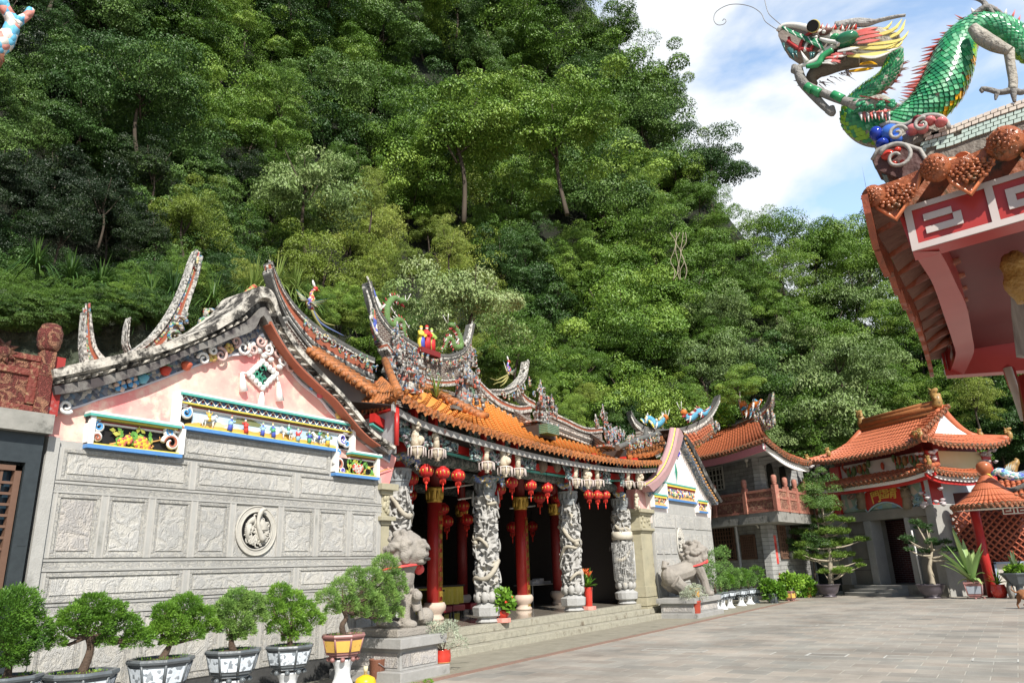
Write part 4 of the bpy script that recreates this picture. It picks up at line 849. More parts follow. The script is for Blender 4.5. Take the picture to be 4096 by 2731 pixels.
for k, (x, y, rp) in enumerate(bas):
    c = py(x, y, YB); mb = MB()
    mb.lathe([(.02,-.2),(.07,-.18),(.05,-.14),(.12,-.08),(.16,.02),(.15,.05),(.17,.07),(.17,.1),(.11,.12),(.05,.12)], c, 12,0)
    for j in range(8):
        a = j*pi/4; p = c+V((.175*cos(a),.175*sin(a),.08)); mb.tube([p, p+V((.03*cos(a),.03*sin(a),0)), p+V((.035*cos(a),.035*sin(a),-.2))],[.012,.012,.02],5,1)
    mb.lathe([(.175,.07),(.19,.085),(.175,.1)], c, 12,1)
    mb.v = [tuple(c+(V(v)-c)*.84) for v in mb.v]; mb.build('flower_basket_pendant', [CREAM, plain('pinkish_white_tassel', (.68,.58,.54))], hall)
    mb = MB(); figurine(mb, c+V((0,.02,.12)),.42, k+3, arms=True) if k in (1,2,4,5,7,8) else None
    if not mb.v:
        mb.ell(c+V((.04,-.05,.22)),.09,.09,.09, n=8, k=6); mb.tube(spline([c+V((.02,.05,.12)), c+V((-.04,.02,.35)), c+V((-.06,.05,.55))],8),[.1,.11,.1,.09,.07,.05,.05,.04],7)
        for j in range(9): mb.ell(c+V((rnd.uniform(-.1,.1), rnd.uniform(-.1,.03), rnd.uniform(.12,.55))),.045, n=6, k=4)
    mb.m = [0]*len(mb.m); mb.build('bracket_figure', CREAM, hall)
    mb = MB(); mb.box(c.x-.05, c.x+.05, YB+.02, YB+.2, c.z+.1, c.z+.85); mb.build('red_strut', REDP, hall)
    w_ = .42; mb = MB(); mb.box(c.x+.06, c.x+.06+w_*.8, YB+.1, YB+.15, c.z+.22, c.z+.78)
    if k in (0,2,5,8): mb.prism([(c.x-.06, YB+.12, c.z+.78),(c.x-.5, YB+.12, c.z+.78),(c.x-.42, YB+.12, c.z+.45),(c.x-.2, YB+.12, c.z+.15),(c.x-.06, YB+.12, c.z)],(0,.05,0))
    for j in range(30): mb.ell((c.x+rnd.uniform(.06,.4), YB+.09, c.z+rnd.uniform(.22,.75)),.045,.04,.03, n=5, k=4)
    mb.build('openwork_bracket', TEALC, hall)
for (xa_, xb_, y_) in ((1612,1650,1735),(1690,1735,1762),(1770,1830,1782),(1880,1930,1815),(1965,2005,1832),(2095,2140,1850),(2262,2290,1888),(2325,2340,1895),(2412,2440,1905),(2480,2500,1915)):
    a, b_ = py(xa_, y_-22,9.72), py(xb_, y_+30,9.72); mb = MB(); mb.box(a.x, b_.x, 9.7,9.74, b_.z, a.z)
    for j in range(int(26*(b_.x-a.x)/.3)): mb.ell((rnd.uniform(a.x, b_.x),9.69, rnd.uniform(b_.z, a.z)),.045,.035,.028, n=5, k=4)
    mb.build('openwork_bracket', TEALC, hall)
# beasts at the beam ends
for k, (x, y) in enumerate(((1600,1835),(1930,1925),(2345,1960),(1985,1920),(2260,1950),(2480,1985),(1645,1850))):
    c = py(x, y, 10.15); mb = MB()
    mb.tube(spline([c+V((-.25,.1,.12)), c+V((-.1,0,.02)), c+V((.05,-.05,.08)), c+V((.15,-.1,-.04))],8),[.05,.07,.08,.08,.08,.09,.09,.05],7)
    for j in range(8): a = -2.6+j*.3; mb.cone(c+V((.1,-.08,-.02)), c+V((.1+.18*cos(a),-.12,-.02+.18*sin(a))),.02,4)
    mb.build('carved_beast', confetti('beast_paint_%d' % k, [(.1,.14,.3),(.4,.38,.34),(.35,.25,.08),(.12,.2,.22),(.3,.3,.3)], scale=20), hall)
for x in (2165,2222):      # round clusters under the purlin
    c = py(x, 1862,10.0); mb = MB(); mb.ell(c, .17,.17,.2, n=12, k=9); mb.build('drum_boss', mat('brown_carved_boss', (.25,.19,.14),(.1,.08,.06), scale=14, bump=1), hall)
# --- ridges
YR = 12.6
b_, T1 = ridge('left_ridge', hall, [(1086,1045),(1100,1085),(1130,1150),(1180,1222),(1250,1290),(1330,1345),(1400,1385),(1450,1413),(1496,1432)], YR, lambda t: .3+.42*min(1, t*2.2), bands=[(0,.12, CAPG, .04),(.12,.2, TRIMW, .03),(.2,.58, BRICKRED, -.03),(.58,.68, TRIMW, .03),(.68,.76, CAPG, .05),(.76,.84, TRIMW, .02),(.84,1, CAPG, 0)])
_, T2 = ridge('left_ridge_base', hall, [(1150,1262),(1200,1330),(1262,1405),(1350,1472),(1440,1512),(1540,1548),(1640,1588),(1700,1615)], YR-.1,.34, bands=[(0,.15, TRIMW, .03),(.15,.35, CAPG, .05),(.35,.5, TRIMW, .0),(.5,1, GREYB, -.03)])
_, T3 = ridge('centre_ridge', hall, [(1481,1125),(1492,1180),(1516,1245),(1560,1303),(1620,1350),(1680,1385),(1740,1412),(1800,1416),(1850,1395),(1880,1350),(1894,1292)], YR+.1,.2, bands=[(0,.4, CAPG, .06),(.4,.7, TRIMW, .04),(.7,1, CAPG, .02)])
cb_t = resample(T3,40)[4:38]; cb_b = spline([py(x, y, YR+.1) for x, y in ((1520,1372),(1576,1425),(1629,1475),(1675,1508),(1725,1528),(1790,1532),(1840,1520),(1872,1490),(1885,1450))],34)
mb = MB(); mb.band([p-V((0,.0,.15)) for p in cb_t], cb_b, (0,.2,0)); mb.build('centre_ridge_panel', GREYB, hall)
_, T4 = ridge('centre_ridge_lower', hall, [(1545,1368),(1576,1410),(1629,1460),(1675,1494),(1725,1514),(1790,1518),(1845,1508)], YR-.05,.2, bands=[(0,.25, TRIMW, .05),(.25,.6, BRICKRED, .03),(.6,1, TRIMW, .05)])
_, T5 = ridge('centre_ridge_base', hall, [(1560,1420),(1630,1490),(1700,1540),(1790,1560),(1840,1580),(1895,1625),(1925,1660)], YR-.15,.42, bands=[(0,.75, GREYB, 0),(.75,.85, TRIMW, .03),(.85,1, CAPG, .05)])
_, T6 = ridge('right_ridge', hall, [(1862,1452),(1897,1501),(1935,1543),(1974,1578),(2012,1603),(2069,1622),(2122,1618)], YR, lambda t: .5, bands=[(0,.1, TRIMW, .05),(.1,.3, BRICKRED, .03),(.3,.5, TRIMW, .05),(.5,.95, GREYB, -.02),(.95,1, TRIMW, .02)])
_, T6b = ridge('green_ridge_face', hall, [(1855,1492),(1895,1545),(1940,1590),(1990,1630),(2050,1668),(2110,1700),(2225,1748)], YR-.08,.5, bands=[(0,.06, TRIMW, .03),(.06,.94, GREENB, -.0),(.94,1, TRIMW, .03)])
_, T7 = ridge('upper_swallowtail', hall, [(1960,1556),(2012,1555),(2050,1543),(2081,1520),(2104,1488),(2113,1442)], YR+.05,.2, bands=[(0,.3, TRIMW, .05),(.3,.6, CAPG, .03),(.6,1, TRIMW, .02)])
_, T8 = ridge('short_ridge', hall, [(2070,1530),(2085,1562),(2105,1585),(2140,1606)], YR, .25, bands=[(0,.2, TRIMW, .03),(.2,.6, BRICKRED, .0),(.6,1, TRIMW, .03)])
_, T9 = ridge('far_ridge', hall, [(2200,1642),(2218,1652),(2268,1675),(2314,1698),(2356,1710),(2408,1706)], YR, .62, bands=[(0,.1, TRIMW, .03),(.1,.25, BRICKRED, 0),(.25,.35, TRIMW, .03),(.35,.9, GREYB, -.02),(.9,1, TRIMW, .04)])
_, T10 = ridge('far_ridge_base', hall, [(2222,1700),(2330,1742),(2444,1786),(2493,1806),(2560,1818),(2610,1812),(2640,1800)], YR-.15,.26, bands=[(0,.3, TRIMW, .05),(.3,.6, CAPG, .03),(.6,1, TRIMW, .0)])
# swallow-tail prongs
mb = MB()
for P in ([(1077,1040),(1092,1090),(1125,1160)],[(1068,1062),(1080,1110),(1105,1158)],[(1468,1105),(1483,1150),(1500,1215)],[(1466,1160),(1478,1200),(1488,1240)],[(1890,1286),(1880,1340),(1868,1375)],[(1882,1298),(1872,1345),(1860,1380)],[(2112,1438),(2103,1480),(2090,1510)],[(2105,1450),(2097,1480)],[(1895,1410),(1880,1435),(1850,1455)],[(1478,1262),(1500,1330),(1530,1370),(1560,1400)],[(1483,1230),(1487,1280)]):
    Q = [py(x, y, YR+.1) for x, y in P]; mb.tube(spline(Q, 8),[.025+.028*i/7 for i in range(8)],6)
mb.build('swallowtail_prongs', TRIMW, hall)
mb = MB(); mb.band(*[[py(x, y, YR+.12) for x, y in Q] for Q in ([(1495,1150),(1500,1200),(1492,1260),(1495,1310),(1510,1360)],[(1503,1175),(1535,1240),(1540,1290),(1545,1340),(1555,1390)])],(0,.12,0)); mb.build('ridge_end_board', confetti('blue_white_ridge_end', [(.7,.68,.62),(.1,.14,.5),(.62,.6,.55),(.45,.16,.1),(.7,.68,.6),(.1,.3,.15)], scale=9), hall)
# verge rows of tile ends (sloping away from the viewer)
def verge(A_, B_, n, parent=hall, r=.1, mt=ORANGE_OLD):
    mb = MB(); side = (B_-A_).normalized()
    for i in range(n):
        p = A_.lerp(B_, i/(n-1)); mb.tube([p+V((.45,.0,.05)), p],[r*.85, r],8,0); mb.ell(p+V((-.02,-.03,0)), r*.5, r*.8, r*.8, n=7, k=5)
        q_ = p+side*(B_-A_).length/(n-1)*.5; mb.prism([q_+V((0,0,-.02))-side*.08, q_+V((0,0,-.12)), q_+V((0,0,-.02))+side*.08],(.03,0,0))
    return mb.build('verge_tiles', mt, parent)
verge(px(1215,1392,10.7), px(1480,1572,10.7),14); verge(py(1628,1518,12.1), py(1905,1660,10.6),13)
mb = MB(); A_, B_ = px(1215,1405,10.9), px(1480,1585,10.9); mb.add([A_, B_, B_-V((0,0,1.6)), A_-V((0,0,2.5))],[(0,1,2,3)]); mb.build('verge_wall', mat('stained_tan_wall', (.36,.3,.24),(.2,.17,.14), scale=1.5), hall)
mb = MB(); A_, B_ = py(1640,1520,12.4), py(1915,1650,10.9); mb.add([A_, B_, B_-V((0,0,.5)), A_-V((0,0,.5))],[(0,1,2,3)]); mb.add([A_+V((0,.1,.08)), B_+V((0,.1,.08)), B_+V((.9,.8,.4)), A_+V((.9,.8,.4))],[(0,1,2,3)]); mb.build('verge_shadow_sheet', BLACK, hall)  # black sheet below the verge tiles stands in for their shadow
# mosaic figures along the ridge panels
def figure_row(P0, n, name, hgt, seed, mt=SHARD, off=-.14, parent=hall):
    q = random.Random(seed); mb = MB(); 
    for i in range(n):
        p = poly_at(P0,(i+.5)/n)+V((q.uniform(-.05,.05), off, q.uniform(-.03,.03))); k = q.random(); h = hgt*q.uniform(.75,1.15)
        if k < .5: figurine(mb, p, h, seed*10+i)
        elif k < .75: horse(mb, p, h*.8, q.choice((-1,1)),0)
        else: curl(mb, p+V((0,0, h*.5)), h*.4,1.2, h*.1,0, q.choice((-1,1)), i)
    mb.m = [0]*len(mb.m); return mb.build(name, mt, parent)
figure_row([p-V((0,0,.42)) for p in T1[12:]],11, 'mosaic_figures', .3,2)
figure_row([p-V((0,0,.42)) for p in T3[8:36]],14, 'mosaic_figures', .3,3); figure_row([a.lerp(b, .8)-V((0,0,.1)) for a, b in zip(cb_t, cb_b)][5:30],9, 'mosaic_figures', .28,4)
figure_row([p-V((0,0,.42)) for p in T7[5:34]],7, 'mosaic_figures', .3,5)
def figure_group(x0, x1, y0, y1, Y, seed, n=12, lab=None, mt=SHARDG, parent=hall, hf=.42):
    q = random.Random(seed); mb = MB(); a, b = py((x0+x1)/2, y1, Y), py((x0+x1)/2, y0, Y); xa_, xb_ = py(x0, y1, Y).x, py(x1, y1, Y).x; hgt = b.z-a.z
    mb.tube(spline([V(((xa_+xb_)/2, Y, a.z-.1)), V((lerp(xa_, xb_, .45), Y-.03, a.z+hgt*.5)), V((lerp(xa_, xb_, .62), Y, a.z+hgt*.8)), V((lerp(xa_, xb_, .75), Y, b.z))],9),[.26,.24,.22,.19,.17,.15,.11,.07,.03],8)
    mb.box(xa_, xb_, Y-.25, Y+.2, a.z-.06, a.z)
    for i in range(n):
        p = V((lerp(xa_, xb_, q.random()), Y-.15-q.random()*.12, a.z+hgt*.75*(i/n)*q.uniform(.6,1))); h = hf*q.uniform(.8,1.15)
        if q.random() < .35: horse(mb, p, h*.8, q.choice((-1,1)),0)
        else: figurine(mb, p, h, seed*31+i)
    for i in range(6): curl(mb, V((lerp(xa_, xb_, q.random()), Y-.08, a.z+hgt*q.uniform(.6,.95))),.1,1.3,.028,0, q.choice((-1,1)), i)
    mb.m = [0]*len(mb.m); o = mb.build('figure_group', mt, parent, label=lab); return o
figure_group(1500,1660,1360,1545,11.4,1,15, 'grey mosaic riders on rockwork at the left end of the raised ridge')
figure_group(1600,1660,1450,1560,10.9,6,7); figure_group(1800,1905,1440,1625,11.2,2,14, hf=.38); figure_group(2122,2208,1580,1690,11.4,3,12, hf=.38); figure_group(2405,2495,1700,1790,11.4,4,10, hf=.38); figure_group(2480,2560,1735,1790,12.5,8,6, mt=SHARD, hf=.36)
for x0, x1, y0, y1, m_ in ((1800,1915,1625,1650, CAPG),(2178,2226,1694,1735, GREENB),(1840,1920,1650,1668, GREENB)):
    a, b = py(x0, y0,11.0), py(x1, y1,11.0); mb = MB(); mb.box(a.x, b.x, 10.9,11.6, min(a.z, b.z)-.06, max(a.z, b.z)); mb.build('stage_block', m_, hall)
mb = MB(); a = py(2105,1700,11.6); b = py(2178,1735,11.6); mb.box(a.x, b.x, 11.2,12, b.z-.25, a.z); mb.build('dark_stage_block', mat('sooty_block', (.05,.04,.035),(.03,.025,.02)), hall)
mb = MB()
vl = [py(1628,1512,12.1).lerp(py(1905,1654,10.6), i/12) for i in range(13)]; tl = [poly_at(T5, i/12)+V((0,0,-.3)) for i in range(13)]
mb.strip([a+V((.1,.05,.08)) for a in vl],[b+V((0,0,.0)) for b in tl]); mb.build('raised_roof', GREYB, hall)
for (xa2, ya2, Y2, dx) in ((1860,1635,11.2,.25),(2150,1712,11.5,.5),(2440,1790,11.4,1.0)):
    a = py(xa2, ya2, Y2); b = V((a.x+dx, YR, a.z+.75)); mb = MB(); mb.prism([a+V((-.14,0,-.35)), a+V((.14,0,-.35)), a+V((.14,0,.05)), a+V((-.14,0,.05))], b-a, 0); mb.build('descending_ridge', GREYB, hall)
# scroll finials
for cx0, cy0, Y, s in ((2165,1572,11.6,1.0),(2415,1672,11.6,1.15),(2385,1690,11.6,.7),(1590,1350,11.4,.9),(1890,1440,11.3,.8)):
    c = py(cx0, cy0, Y); mb = MB()
    for sx, z, r_, a0 in ((-1,.0,.16,0),(1,.05,.15,1),(-1,.2,.1,2),(1,-.12,.12,3)): curl(mb, c+V((sx*.12,0, z))*s, r_*s, 1.2,.03*s, 0, sx, a0)
    mb.tube([c-V((0,0,.2)), c+V((0,0,.15)), c+V((-.02,0,.45*s))],[.06,.05,.02],6); mb.build('scroll_finial', SHARDG, hall)
# --- hanging lanterns
LRED = mat('lantern_red_silk', (.52,.025,.02),(.36,.012,.012), scale=3, rough=.45); LDK = plain('lantern_red_frame', (.45,.02,.02))
def lantern_proto():
    root = thing('lantern', '', 'lantern', (0,0,0)); b = MB(); n = 10; prof = [(.08,-.135),(.13,-.115),(.168,-.07),(.18,0),(.168,.07),(.13,.115),(.08,.135)]
    b.lathe(prof, (0,0,0),20); 
    for k in range(n): a = 2*pi*k/n; b.tube([(r_*1.02*cos(a), r_*1.02*sin(a), z) for r_, z in prof],.006,4,1)
    b.build('lantern_shade', [LRED, LDK], root)
    g_ = MB()
    for k in range(n):
        a = 2*pi*(k+.5)/n; g_.ell((.168*cos(a),.168*sin(a),0),.022,.022,.05, n=6, k=5)
    g_.build('gilt_medallions', GOLD, root)
    c = MB(); c.lathe([(.08,.12),(.085,.125),(.085,.165),(.05,.168)],(0,0,0),12); c.lathe([(.08,-.165),(.085,-.16),(.085,-.125),(.05,-.12)],(0,0,0),12); c.build('lantern_collar', LDK, root)
    c = MB(); c.tube([(0,0,.16),(0,0,.5)],.006,4); c.build('hanging_wire', BLACK, root)
    t = MB()
    for k in range(14): a = 2*pi*k/14; t.tube([(.078*cos(a),.078*sin(a),-.165),(.072*cos(a),.072*sin(a),-.27)],.005,4)
    t.tube([(0,0,-.16),(0,0,-.26)],.006,4); t.ell((0,0,-.29),.045,.02,.045, n=8, k=6); t.tube([(0,0,-.33),(0,0,-.37),(0,0,-.48)],[.008,.02,.014],6); t.build('tassel', plain('bright_red_tassel', (.75,.04,.02)), root)
    return root
lp = lantern_proto()
def lan(x, y, Y, s, lab, grp, first=[True]):
    p = py(x, y, Y)
    if first[0]: o = lp; first[0] = False
    else: o = copy_tree(lp)
    place(o, p, rnd.uniform(0,6), s, lab, grp); return o
fr_ = [(1705,1883),(1771,1891),(1832,1902),(2047,1930),(2122,1941),(2188,1951),(2355,1978),(2389,1980),(2420,1979)]
labs = ['first lantern of the left trio, closest to the leftmost dragon column', 'middle lantern of the left trio, above the first red pillar', 'right lantern of the left trio, close to the second dragon column',
        'left lantern of the middle trio, just right of the second dragon column', 'middle lantern of the middle trio, above the second red pillar', 'right lantern of the middle trio, left of the third dragon column',
        'left lantern of the right trio, right of the third dragon column', 'middle lantern of the crowded right trio', 'right lantern of the right trio, left of the caged column']
for (x, y), l in zip(fr_, labs): lan(x, y, 9.95,.84, 'bright red ' + l, 'sunlit lanterns along the eave')
for x, y, l in ((1643,1914, 'dim red lantern hanging just right of the leftmost dragon column'),(1997,1957, 'dim red lantern just right of the second dragon column capital'),(2158,1990, 'dim red lantern half hidden behind the second red pillar top'),(2236,1990, 'dim red lantern just left of the third dragon column')): lan(x, y, 11.6,1.0, l, 'shaded lanterns behind the eave')
for x, y in ((1770,2035),(1852,2022),(1787,2085),(1867,2078),(2049,2108),(2129,2105),(2208,2096),(1640,1980)): lan(x, y, 14.4,1.1, 'dim red lantern deep inside the dark hall', 'lanterns deep in the hall')
# fluorescent fittings
for (x, y, x2, y2) in ((1775,1953,1895,1936),(1832,1997,1905,1986),(2105,1990,2235,1975),(2040,2033,2140,2022)):
    a, b = py(x, y, 13), py(x2, y2,13); mb = MB(); mb.tube([a, b],.025,6); tag(mb.build('strip_light', plain('white_tube_fitting', (.75,.74,.7))), 'unlit white strip light hanging inside the hall', 'light fitting', 'strip lights in the hall')
# ================= ridge end blades above the gable house =================
def blade(name, parent, Lp, Rp, Y, dep, m):
    A = resample(spline([py(x, y, Y) for x, y in Lp],24),24); B = resample(spline([py(x, y, Y) for x, y in Rp],24),24); o = []
    for a, b, mt, d in ((0,.22, TRIMW, .04),(.22,.5, m, 0),(.5,.72, BRICKRED, -.01),(.72,1, TRIMW, .03)):
        mb = MB(); mb.band([p.lerp(q, a)-V((0, d, 0)) for p, q in zip(A, B)],[p.lerp(q, b)-V((0, d, 0)) for p, q in zip(A, B)],(0, dep+2*d, 0)); o.append(mb)
    M_ = MB(); mats = [TRIMW, m, BRICKRED, TRIMW]
    for i, b in enumerate(o): M_.add(b.v, b.f, i)
    return M_.build(name, mats, parent)
blade('swallowtail_end', wing, [(500,1420),(600,1350),(672,1258),(728,1150),(768,1035),(785,1000)],[(640,1425),(690,1360),(735,1280),(760,1200),(790,1110),(802,1035)],12.2,.1, SHARD)
mb = MB()
for P in ([(786,1000),(770,1070)],[(795,1008),(782,1080)],[(806,1025),(792,1100)],[(749,1253),(735,1285),(700,1300)]): mb.tube(pl([(x, y, 12.2) for x, y in P], py),.035,5)
for x, y in ((697,1318),(715,1290),(690,1350)): curl(mb, py(x, y, 12.1),.14,1,.05)
mb.build('swallowtail_prongs', SHARD, wing)
blade('swallowtail_end', wing, [(335,1455),(328,1380),(333,1290),(338,1245)],[(425,1440),(385,1390),(368,1310),(362,1250)],12.2,.09, SHARD)
mb = MB()
for x, y in ((334,1232),(344,1214),(357,1212)): mb.tube([py(x, y, 12.2), py(x+2, y+50,12.2)],.02,5)
mb.build('swallowtail_prongs', SHARD, wing)
blade('swallowtail_end', wing, [(512,1410),(500,1370),(504,1310),(516,1270)],[(528,1405),(514,1370),(516,1310),(521,1270)],12.4,.07, plain('blue_glaze', (.06,.15,.3), rough=.3))
mb = MB(); mb.tube([py(823,1235,12.2), py(822,1310,12.2)],.05,6); curl(mb, py(838,1262,12.2),.13,1,.05); curl(mb, py(812,1300,12.2),.15,1,.05); mb.tube([py(800,1330,12.2), py(850,1330,12.2)],.12,6); mb.build('mosaic_finial', SHARD, wing)
mb = MB(); mb.tube(spline(pl([(790,1325,12),(850,1290,12),(915,1240,12),(960,1195,12),(1020,1145,12)], py),12),.06,6); mb.build('flower_crest', confetti('orange_flower_crest', [(.6,.2,.05),(.6,.45,.1),(.3,.3,.1),(.5,.1,.05)], scale=14), wing)
# ================= far left building =================
flb = thing('side_building', 'dark grey granite building with lattice window and red terracotta balcony, at the left edge', 'building', (3.2,9.7,0))
YF = 9.66
fz_ = lambda x, y: py(x, y, YF)
GRAN = mat('dark_polished_granite', (.045,.055,.06),(.03,.036,.04), rough=.3, scale=12)
xr = fz_(102,2300).x; zs_ = fz_(205,1742).z; zsb = fz_(205,1742).z-.0; zst = fz_(210,1665).z
mb = MB(); mb.box(1.5, xr-.02, YF+.15, YF+5,0, zsb); mb.build('granite_wall', GRAN, flb)
xw = fz_(92,1870).x; zw = fz_(92,1862).z
mb = MB(); mb.box(xw+.02, xr-.03, YF, YF+.15,0, zsb); mb.box(1.5, xw+.02, YF, YF+.15, zw+.04, zsb); mb.box(1.5, xw+.02, YF, YF+.15,0,.35)
for z in (2.05,1.2): mb.box(xw+.07, xr-.05, YF-.004, YF+.01, z, z+.008)
mb.build('granite_surround', GRAN, flb)
BR = plain('brown_window_metal', (.16,.09,.06), rough=.5)
mb = MB(); mb.box(xw-.07, xw, YF+.02, YF+.1,.4, zw); mb.box(1.5, xw, YF+.02, YF+.1, zw-.06, zw)
for x in (xw-.2, xw-.32, xw-.44, xw-.6, xw-.8): mb.box(x-.015, x+.015, YF+.04, YF+.08,.4, zw-.06)
z = .5
while z < zw-.1: mb.box(1.5, xw-.07, YF+.03, YF+.07, z, z+.03); z += .125
mb.build('lattice_window', BR, flb)
mb = MB(); mb.box(1.5, xw-.02, YF+.12, YF+.145,.4, zw-.03); mb.build('window_glass', mat('dark_window_glass', (.02,.04,.06), rough=.08), flb)
CONC2 = mat('weathered_slab_concrete', (.33,.32,.29),(.2,.2,.18), scale=3, stain=(.07,.07,.06), sscale=2, sfac=.4, bump=.5)
mb = MB(); mb.box(1.5, xr+.0, YF-.12, YF+5, zsb, zst); mb.build('balcony_slab', CONC2, flb)
TC = mat('carved_terracotta_rail', (.22,.05,.035),(.13,.03,.022), scale=9, stain=(.33,.22,.12), sscale=12, sfac=.42, bump=1, bscale=26, bdist=.03)
TCP = carved('terracotta_relief', (.18,.04,.03),(.36,.17,.1), scale=7, dist=.04)
zr1 = fz_(130,1425).z; zp = fz_(190,1410).z; xp0, xp1 = fz_(118,1660).x, fz_(175,1660).x
mb = MB(); mb.box(xp0, xp1, YF-.1, YF+.06, zst, zp); mb.build('rail_post', TCP, flb, bevel=.01)
mb = MB(); mb.lathe([(.07,0),(.11,.03),(.13,.08),(.13,.12),(.14,.14),(.14,.26),(.12,.3),(.11,.34),(.08,.36)],((xp0+xp1)/2, YF-.02, zp),16); mb.build('post_cap', TCP, flb)
mb = MB(); mb.box(1.5, xp0, YF-.07, YF+.02, zr1-.07, zr1); mb.box(1.5, xp0, YF-.07, YF+.02, zst, zst+.08); mb.box(1.5, xp0, YF-.07, YF+.02, zst+.44, zst+.52); mb.box(xp0-.1, xp0, YF-.065, YF+.02, zst+.1, zr1-.08); mb.build('rail_frame', TC, flb, bevel=.008)
mb = MB(); mb.box(1.5, xp0-.1, YF-.045, YF, zst+.08, zst+.44); mb.box(1.5, xp0-.1, YF-.045, YF, zst+.52, zr1-.07); mb.build('rail_panel', TCP, flb)
mb = MB(); mb.ell((xp0-.42, YF-.06, zst+.68),.09,.05,.09); [mb.cone((xp0-.42+.08*cos(a), YF-.055, zst+.68+.08*sin(a)),(xp0-.42+.2*cos(a), YF-.06, zst+.68+.16*sin(a)),.04,5) for a in [k*.63 for k in range(10)]]; mb.build('rosette', TCP, flb)
mb = MB(); mb.box(xp1, xr+.06, YF-.04, YF+.1, zst, zst+.75); mb.build('red_wall_patch', mat('peeling_red_wall', (.36,.035,.03),(.28,.03,.025), stain=(.36,.36,.33), sscale=2.2, sfac=.38), flb)
# curled mosaic ornament of a roof corner, top left
orn = thing('roof_ornament', 'curled blue and white mosaic scroll in the top left corner', 'roof ornament', (2.2,8.3,6.5))
YO = 8.0
mb = MB(); P = pl([(-90,210, YO),(0,180, YO),(35,140, YO),(50,100, YO),(40,65, YO),(20,35, YO),(10,0, YO),(18,-40, YO)], py); mb.tube(spline(P, 20),[.16,.15,.14,.12,.11,.1,.1,.095,.09,.08,.08,.075,.07,.065,.06,.06,.06,.055,.05,.05],8)
P = pl([(50,95, YO),(85,78, YO),(112,60, YO),(124,38, YO)], py); mb.tube(spline(P, 8),[.08,.065,.055,.05,.045,.045,.045,.04],7); mb.build('mosaic_scroll', confetti('blue_white_mosaic', [(.1,.35,.55),(.6,.58,.54),(.5,.48,.42),(.12,.42,.6),(.66,.62,.56),(.5,.2,.16),(.62,.6,.55)], scale=13), orn)
mb = MB(); mb.tube(pl([(-90,250, YO),(-20,235, YO),(8,225, YO),(6,245, YO)], py),[.14,.1,.06,.03],7); mb.box(py(-200,300, YO).x-2, py(-60,250, YO).x, YO-.3, YO+1.5, py(-60,420, YO).z, py(-60,250, YO).z); mb.build('ridge_stub', TERRA_OLD, orn)
# ================= right gable house =================
rw = thing('gable_house', 'small whitewashed and pink gable house with carved stone wall, right of the temple hall', 'building', (25.8, YW, 0))
x0, x1 = W(2606,2040).x, W(2838,2060).x
def seg_gable():
    P = [W(x, y) for x, y in ((2595,1962),(2632,1906),(2665,1848),(2690,1785),(2702,1762),(2718,1785),(2760,1860),(2805,1945),(2845,2010))]
    mb = MB(); mb.prism([V((x0, YW, 2.9))]+P+[V((x1, YW, 2.9))],(0,.28,0)); mb.build('upper_wall', mat('pale_pink_plaster', (.80,.66,.60),(.80,.74,.70), scale=1.4, stain=(.74,.5,.46), sscale=2.4, sfac=.34, rough=.85), rw)
    zs = W(2620,2045).z; mb = MB(); mb.box(x0, x1, YW-.02, YW+.3,0, zs); mb.box(W(2668,2010).x, W(2775,2020).x, YW-.022, YW+.1, zs-.01, W(2667,2000).z); mb.build('stone_wall', STONE, rw)
    Lo = spline([W(x, y)-V((0,.3,0)) for x, y in ((2560,1945),(2600,1918),(2640,1868),(2668,1800),(2680,1750),(2686,1716))],24); Li = spline([W(x, y)-V((0,.3,0)) for x, y in ((2580,1968),(2616,1935),(2655,1880),(2685,1810),(2700,1762),(2706,1735))],24)
    cols = [mat('pink_coping', (.42,.24,.24),(.3,.2,.2), scale=4, stain=(.3,.24,.22), sscale=4, sfac=.38), YEL, plain('black_coping_line', (.05,.05,.05))]
    mb = MB()
    Lb = [p+V((-.2,.22,.03)) for p in Lo]        # broad face of the coping turned to the courtyard
    for a, b, m_ in ((0,.42,0),(.42,.56,1),(.56,.64,2),(.64,1,0)): mb.band([p.lerp(q, a) for p, q in zip(Lb, Lo)],[p.lerp(q, b) for p, q in zip(Lb, Lo)],(0,.06,0), m_)
    mb.band(Lo, Li, (0,.35,0),0); mb.build('left_coping', cols, rw)
    Ro = spline([W(x, y)-V((0,.3,0)) for x, y in ((2686,1716),(2722,1750),(2770,1835),(2815,1925),(2862,2005))],24); Ri = spline([W(x, y)-V((0,.3,0)) for x, y in ((2706,1738),(2714,1778),(2756,1858),(2800,1945),(2848,2020))],24)
    mb = MB(); mb.band(Ro, [p.lerp(q, .5) for p, q in zip(Ro, Ri)],(0,.8,0),0); mb.band([p.lerp(q, .5)+V((0,.08,0)) for p, q in zip(Ro, Ri)],[q+V((0,.08,0)) for q in Ri],(0,.3,0),1)
    for i in range(22): mb.ell(Ri[i]+V((0,-.02,-.02)),.05,.05,.05, n=6, k=4, m=2)
    mb.build('right_coping', [WEATH2, DECO, plain('ochre_knobs', (.4,.2,.06))], rw)
    mb = MB(); a, b = Li, [p+V((.12,0,-.14)) for p in Li]; mb.band([p+V((0,.2,0)) for p in a],[p+V((0,.2,0)) for p in b],(0,.05,0)); mb.build('relief_band', DECO, rw)
seg_gable()
c = W(2701,1887); mb = MB(); mb.prism([c+V((0,-.03,.42)), c+V((.16,-.03,0)), c+V((0,-.03,-.42)), c+V((-.16,-.03,0))],(0,.03,0),0); mb.prism([c+V((0,-.05,.3)), c+V((.1,-.05,0)), c+V((0,-.05,-.3)), c+V((-.1,-.05,0))],(0,.03,0),1); mb.build('diamond_vent', [plain('pale_blue_trim', (.5,.62,.66)), plain('jade_glaze', (.05,.28,.18))], rw)
mb = MB(); 
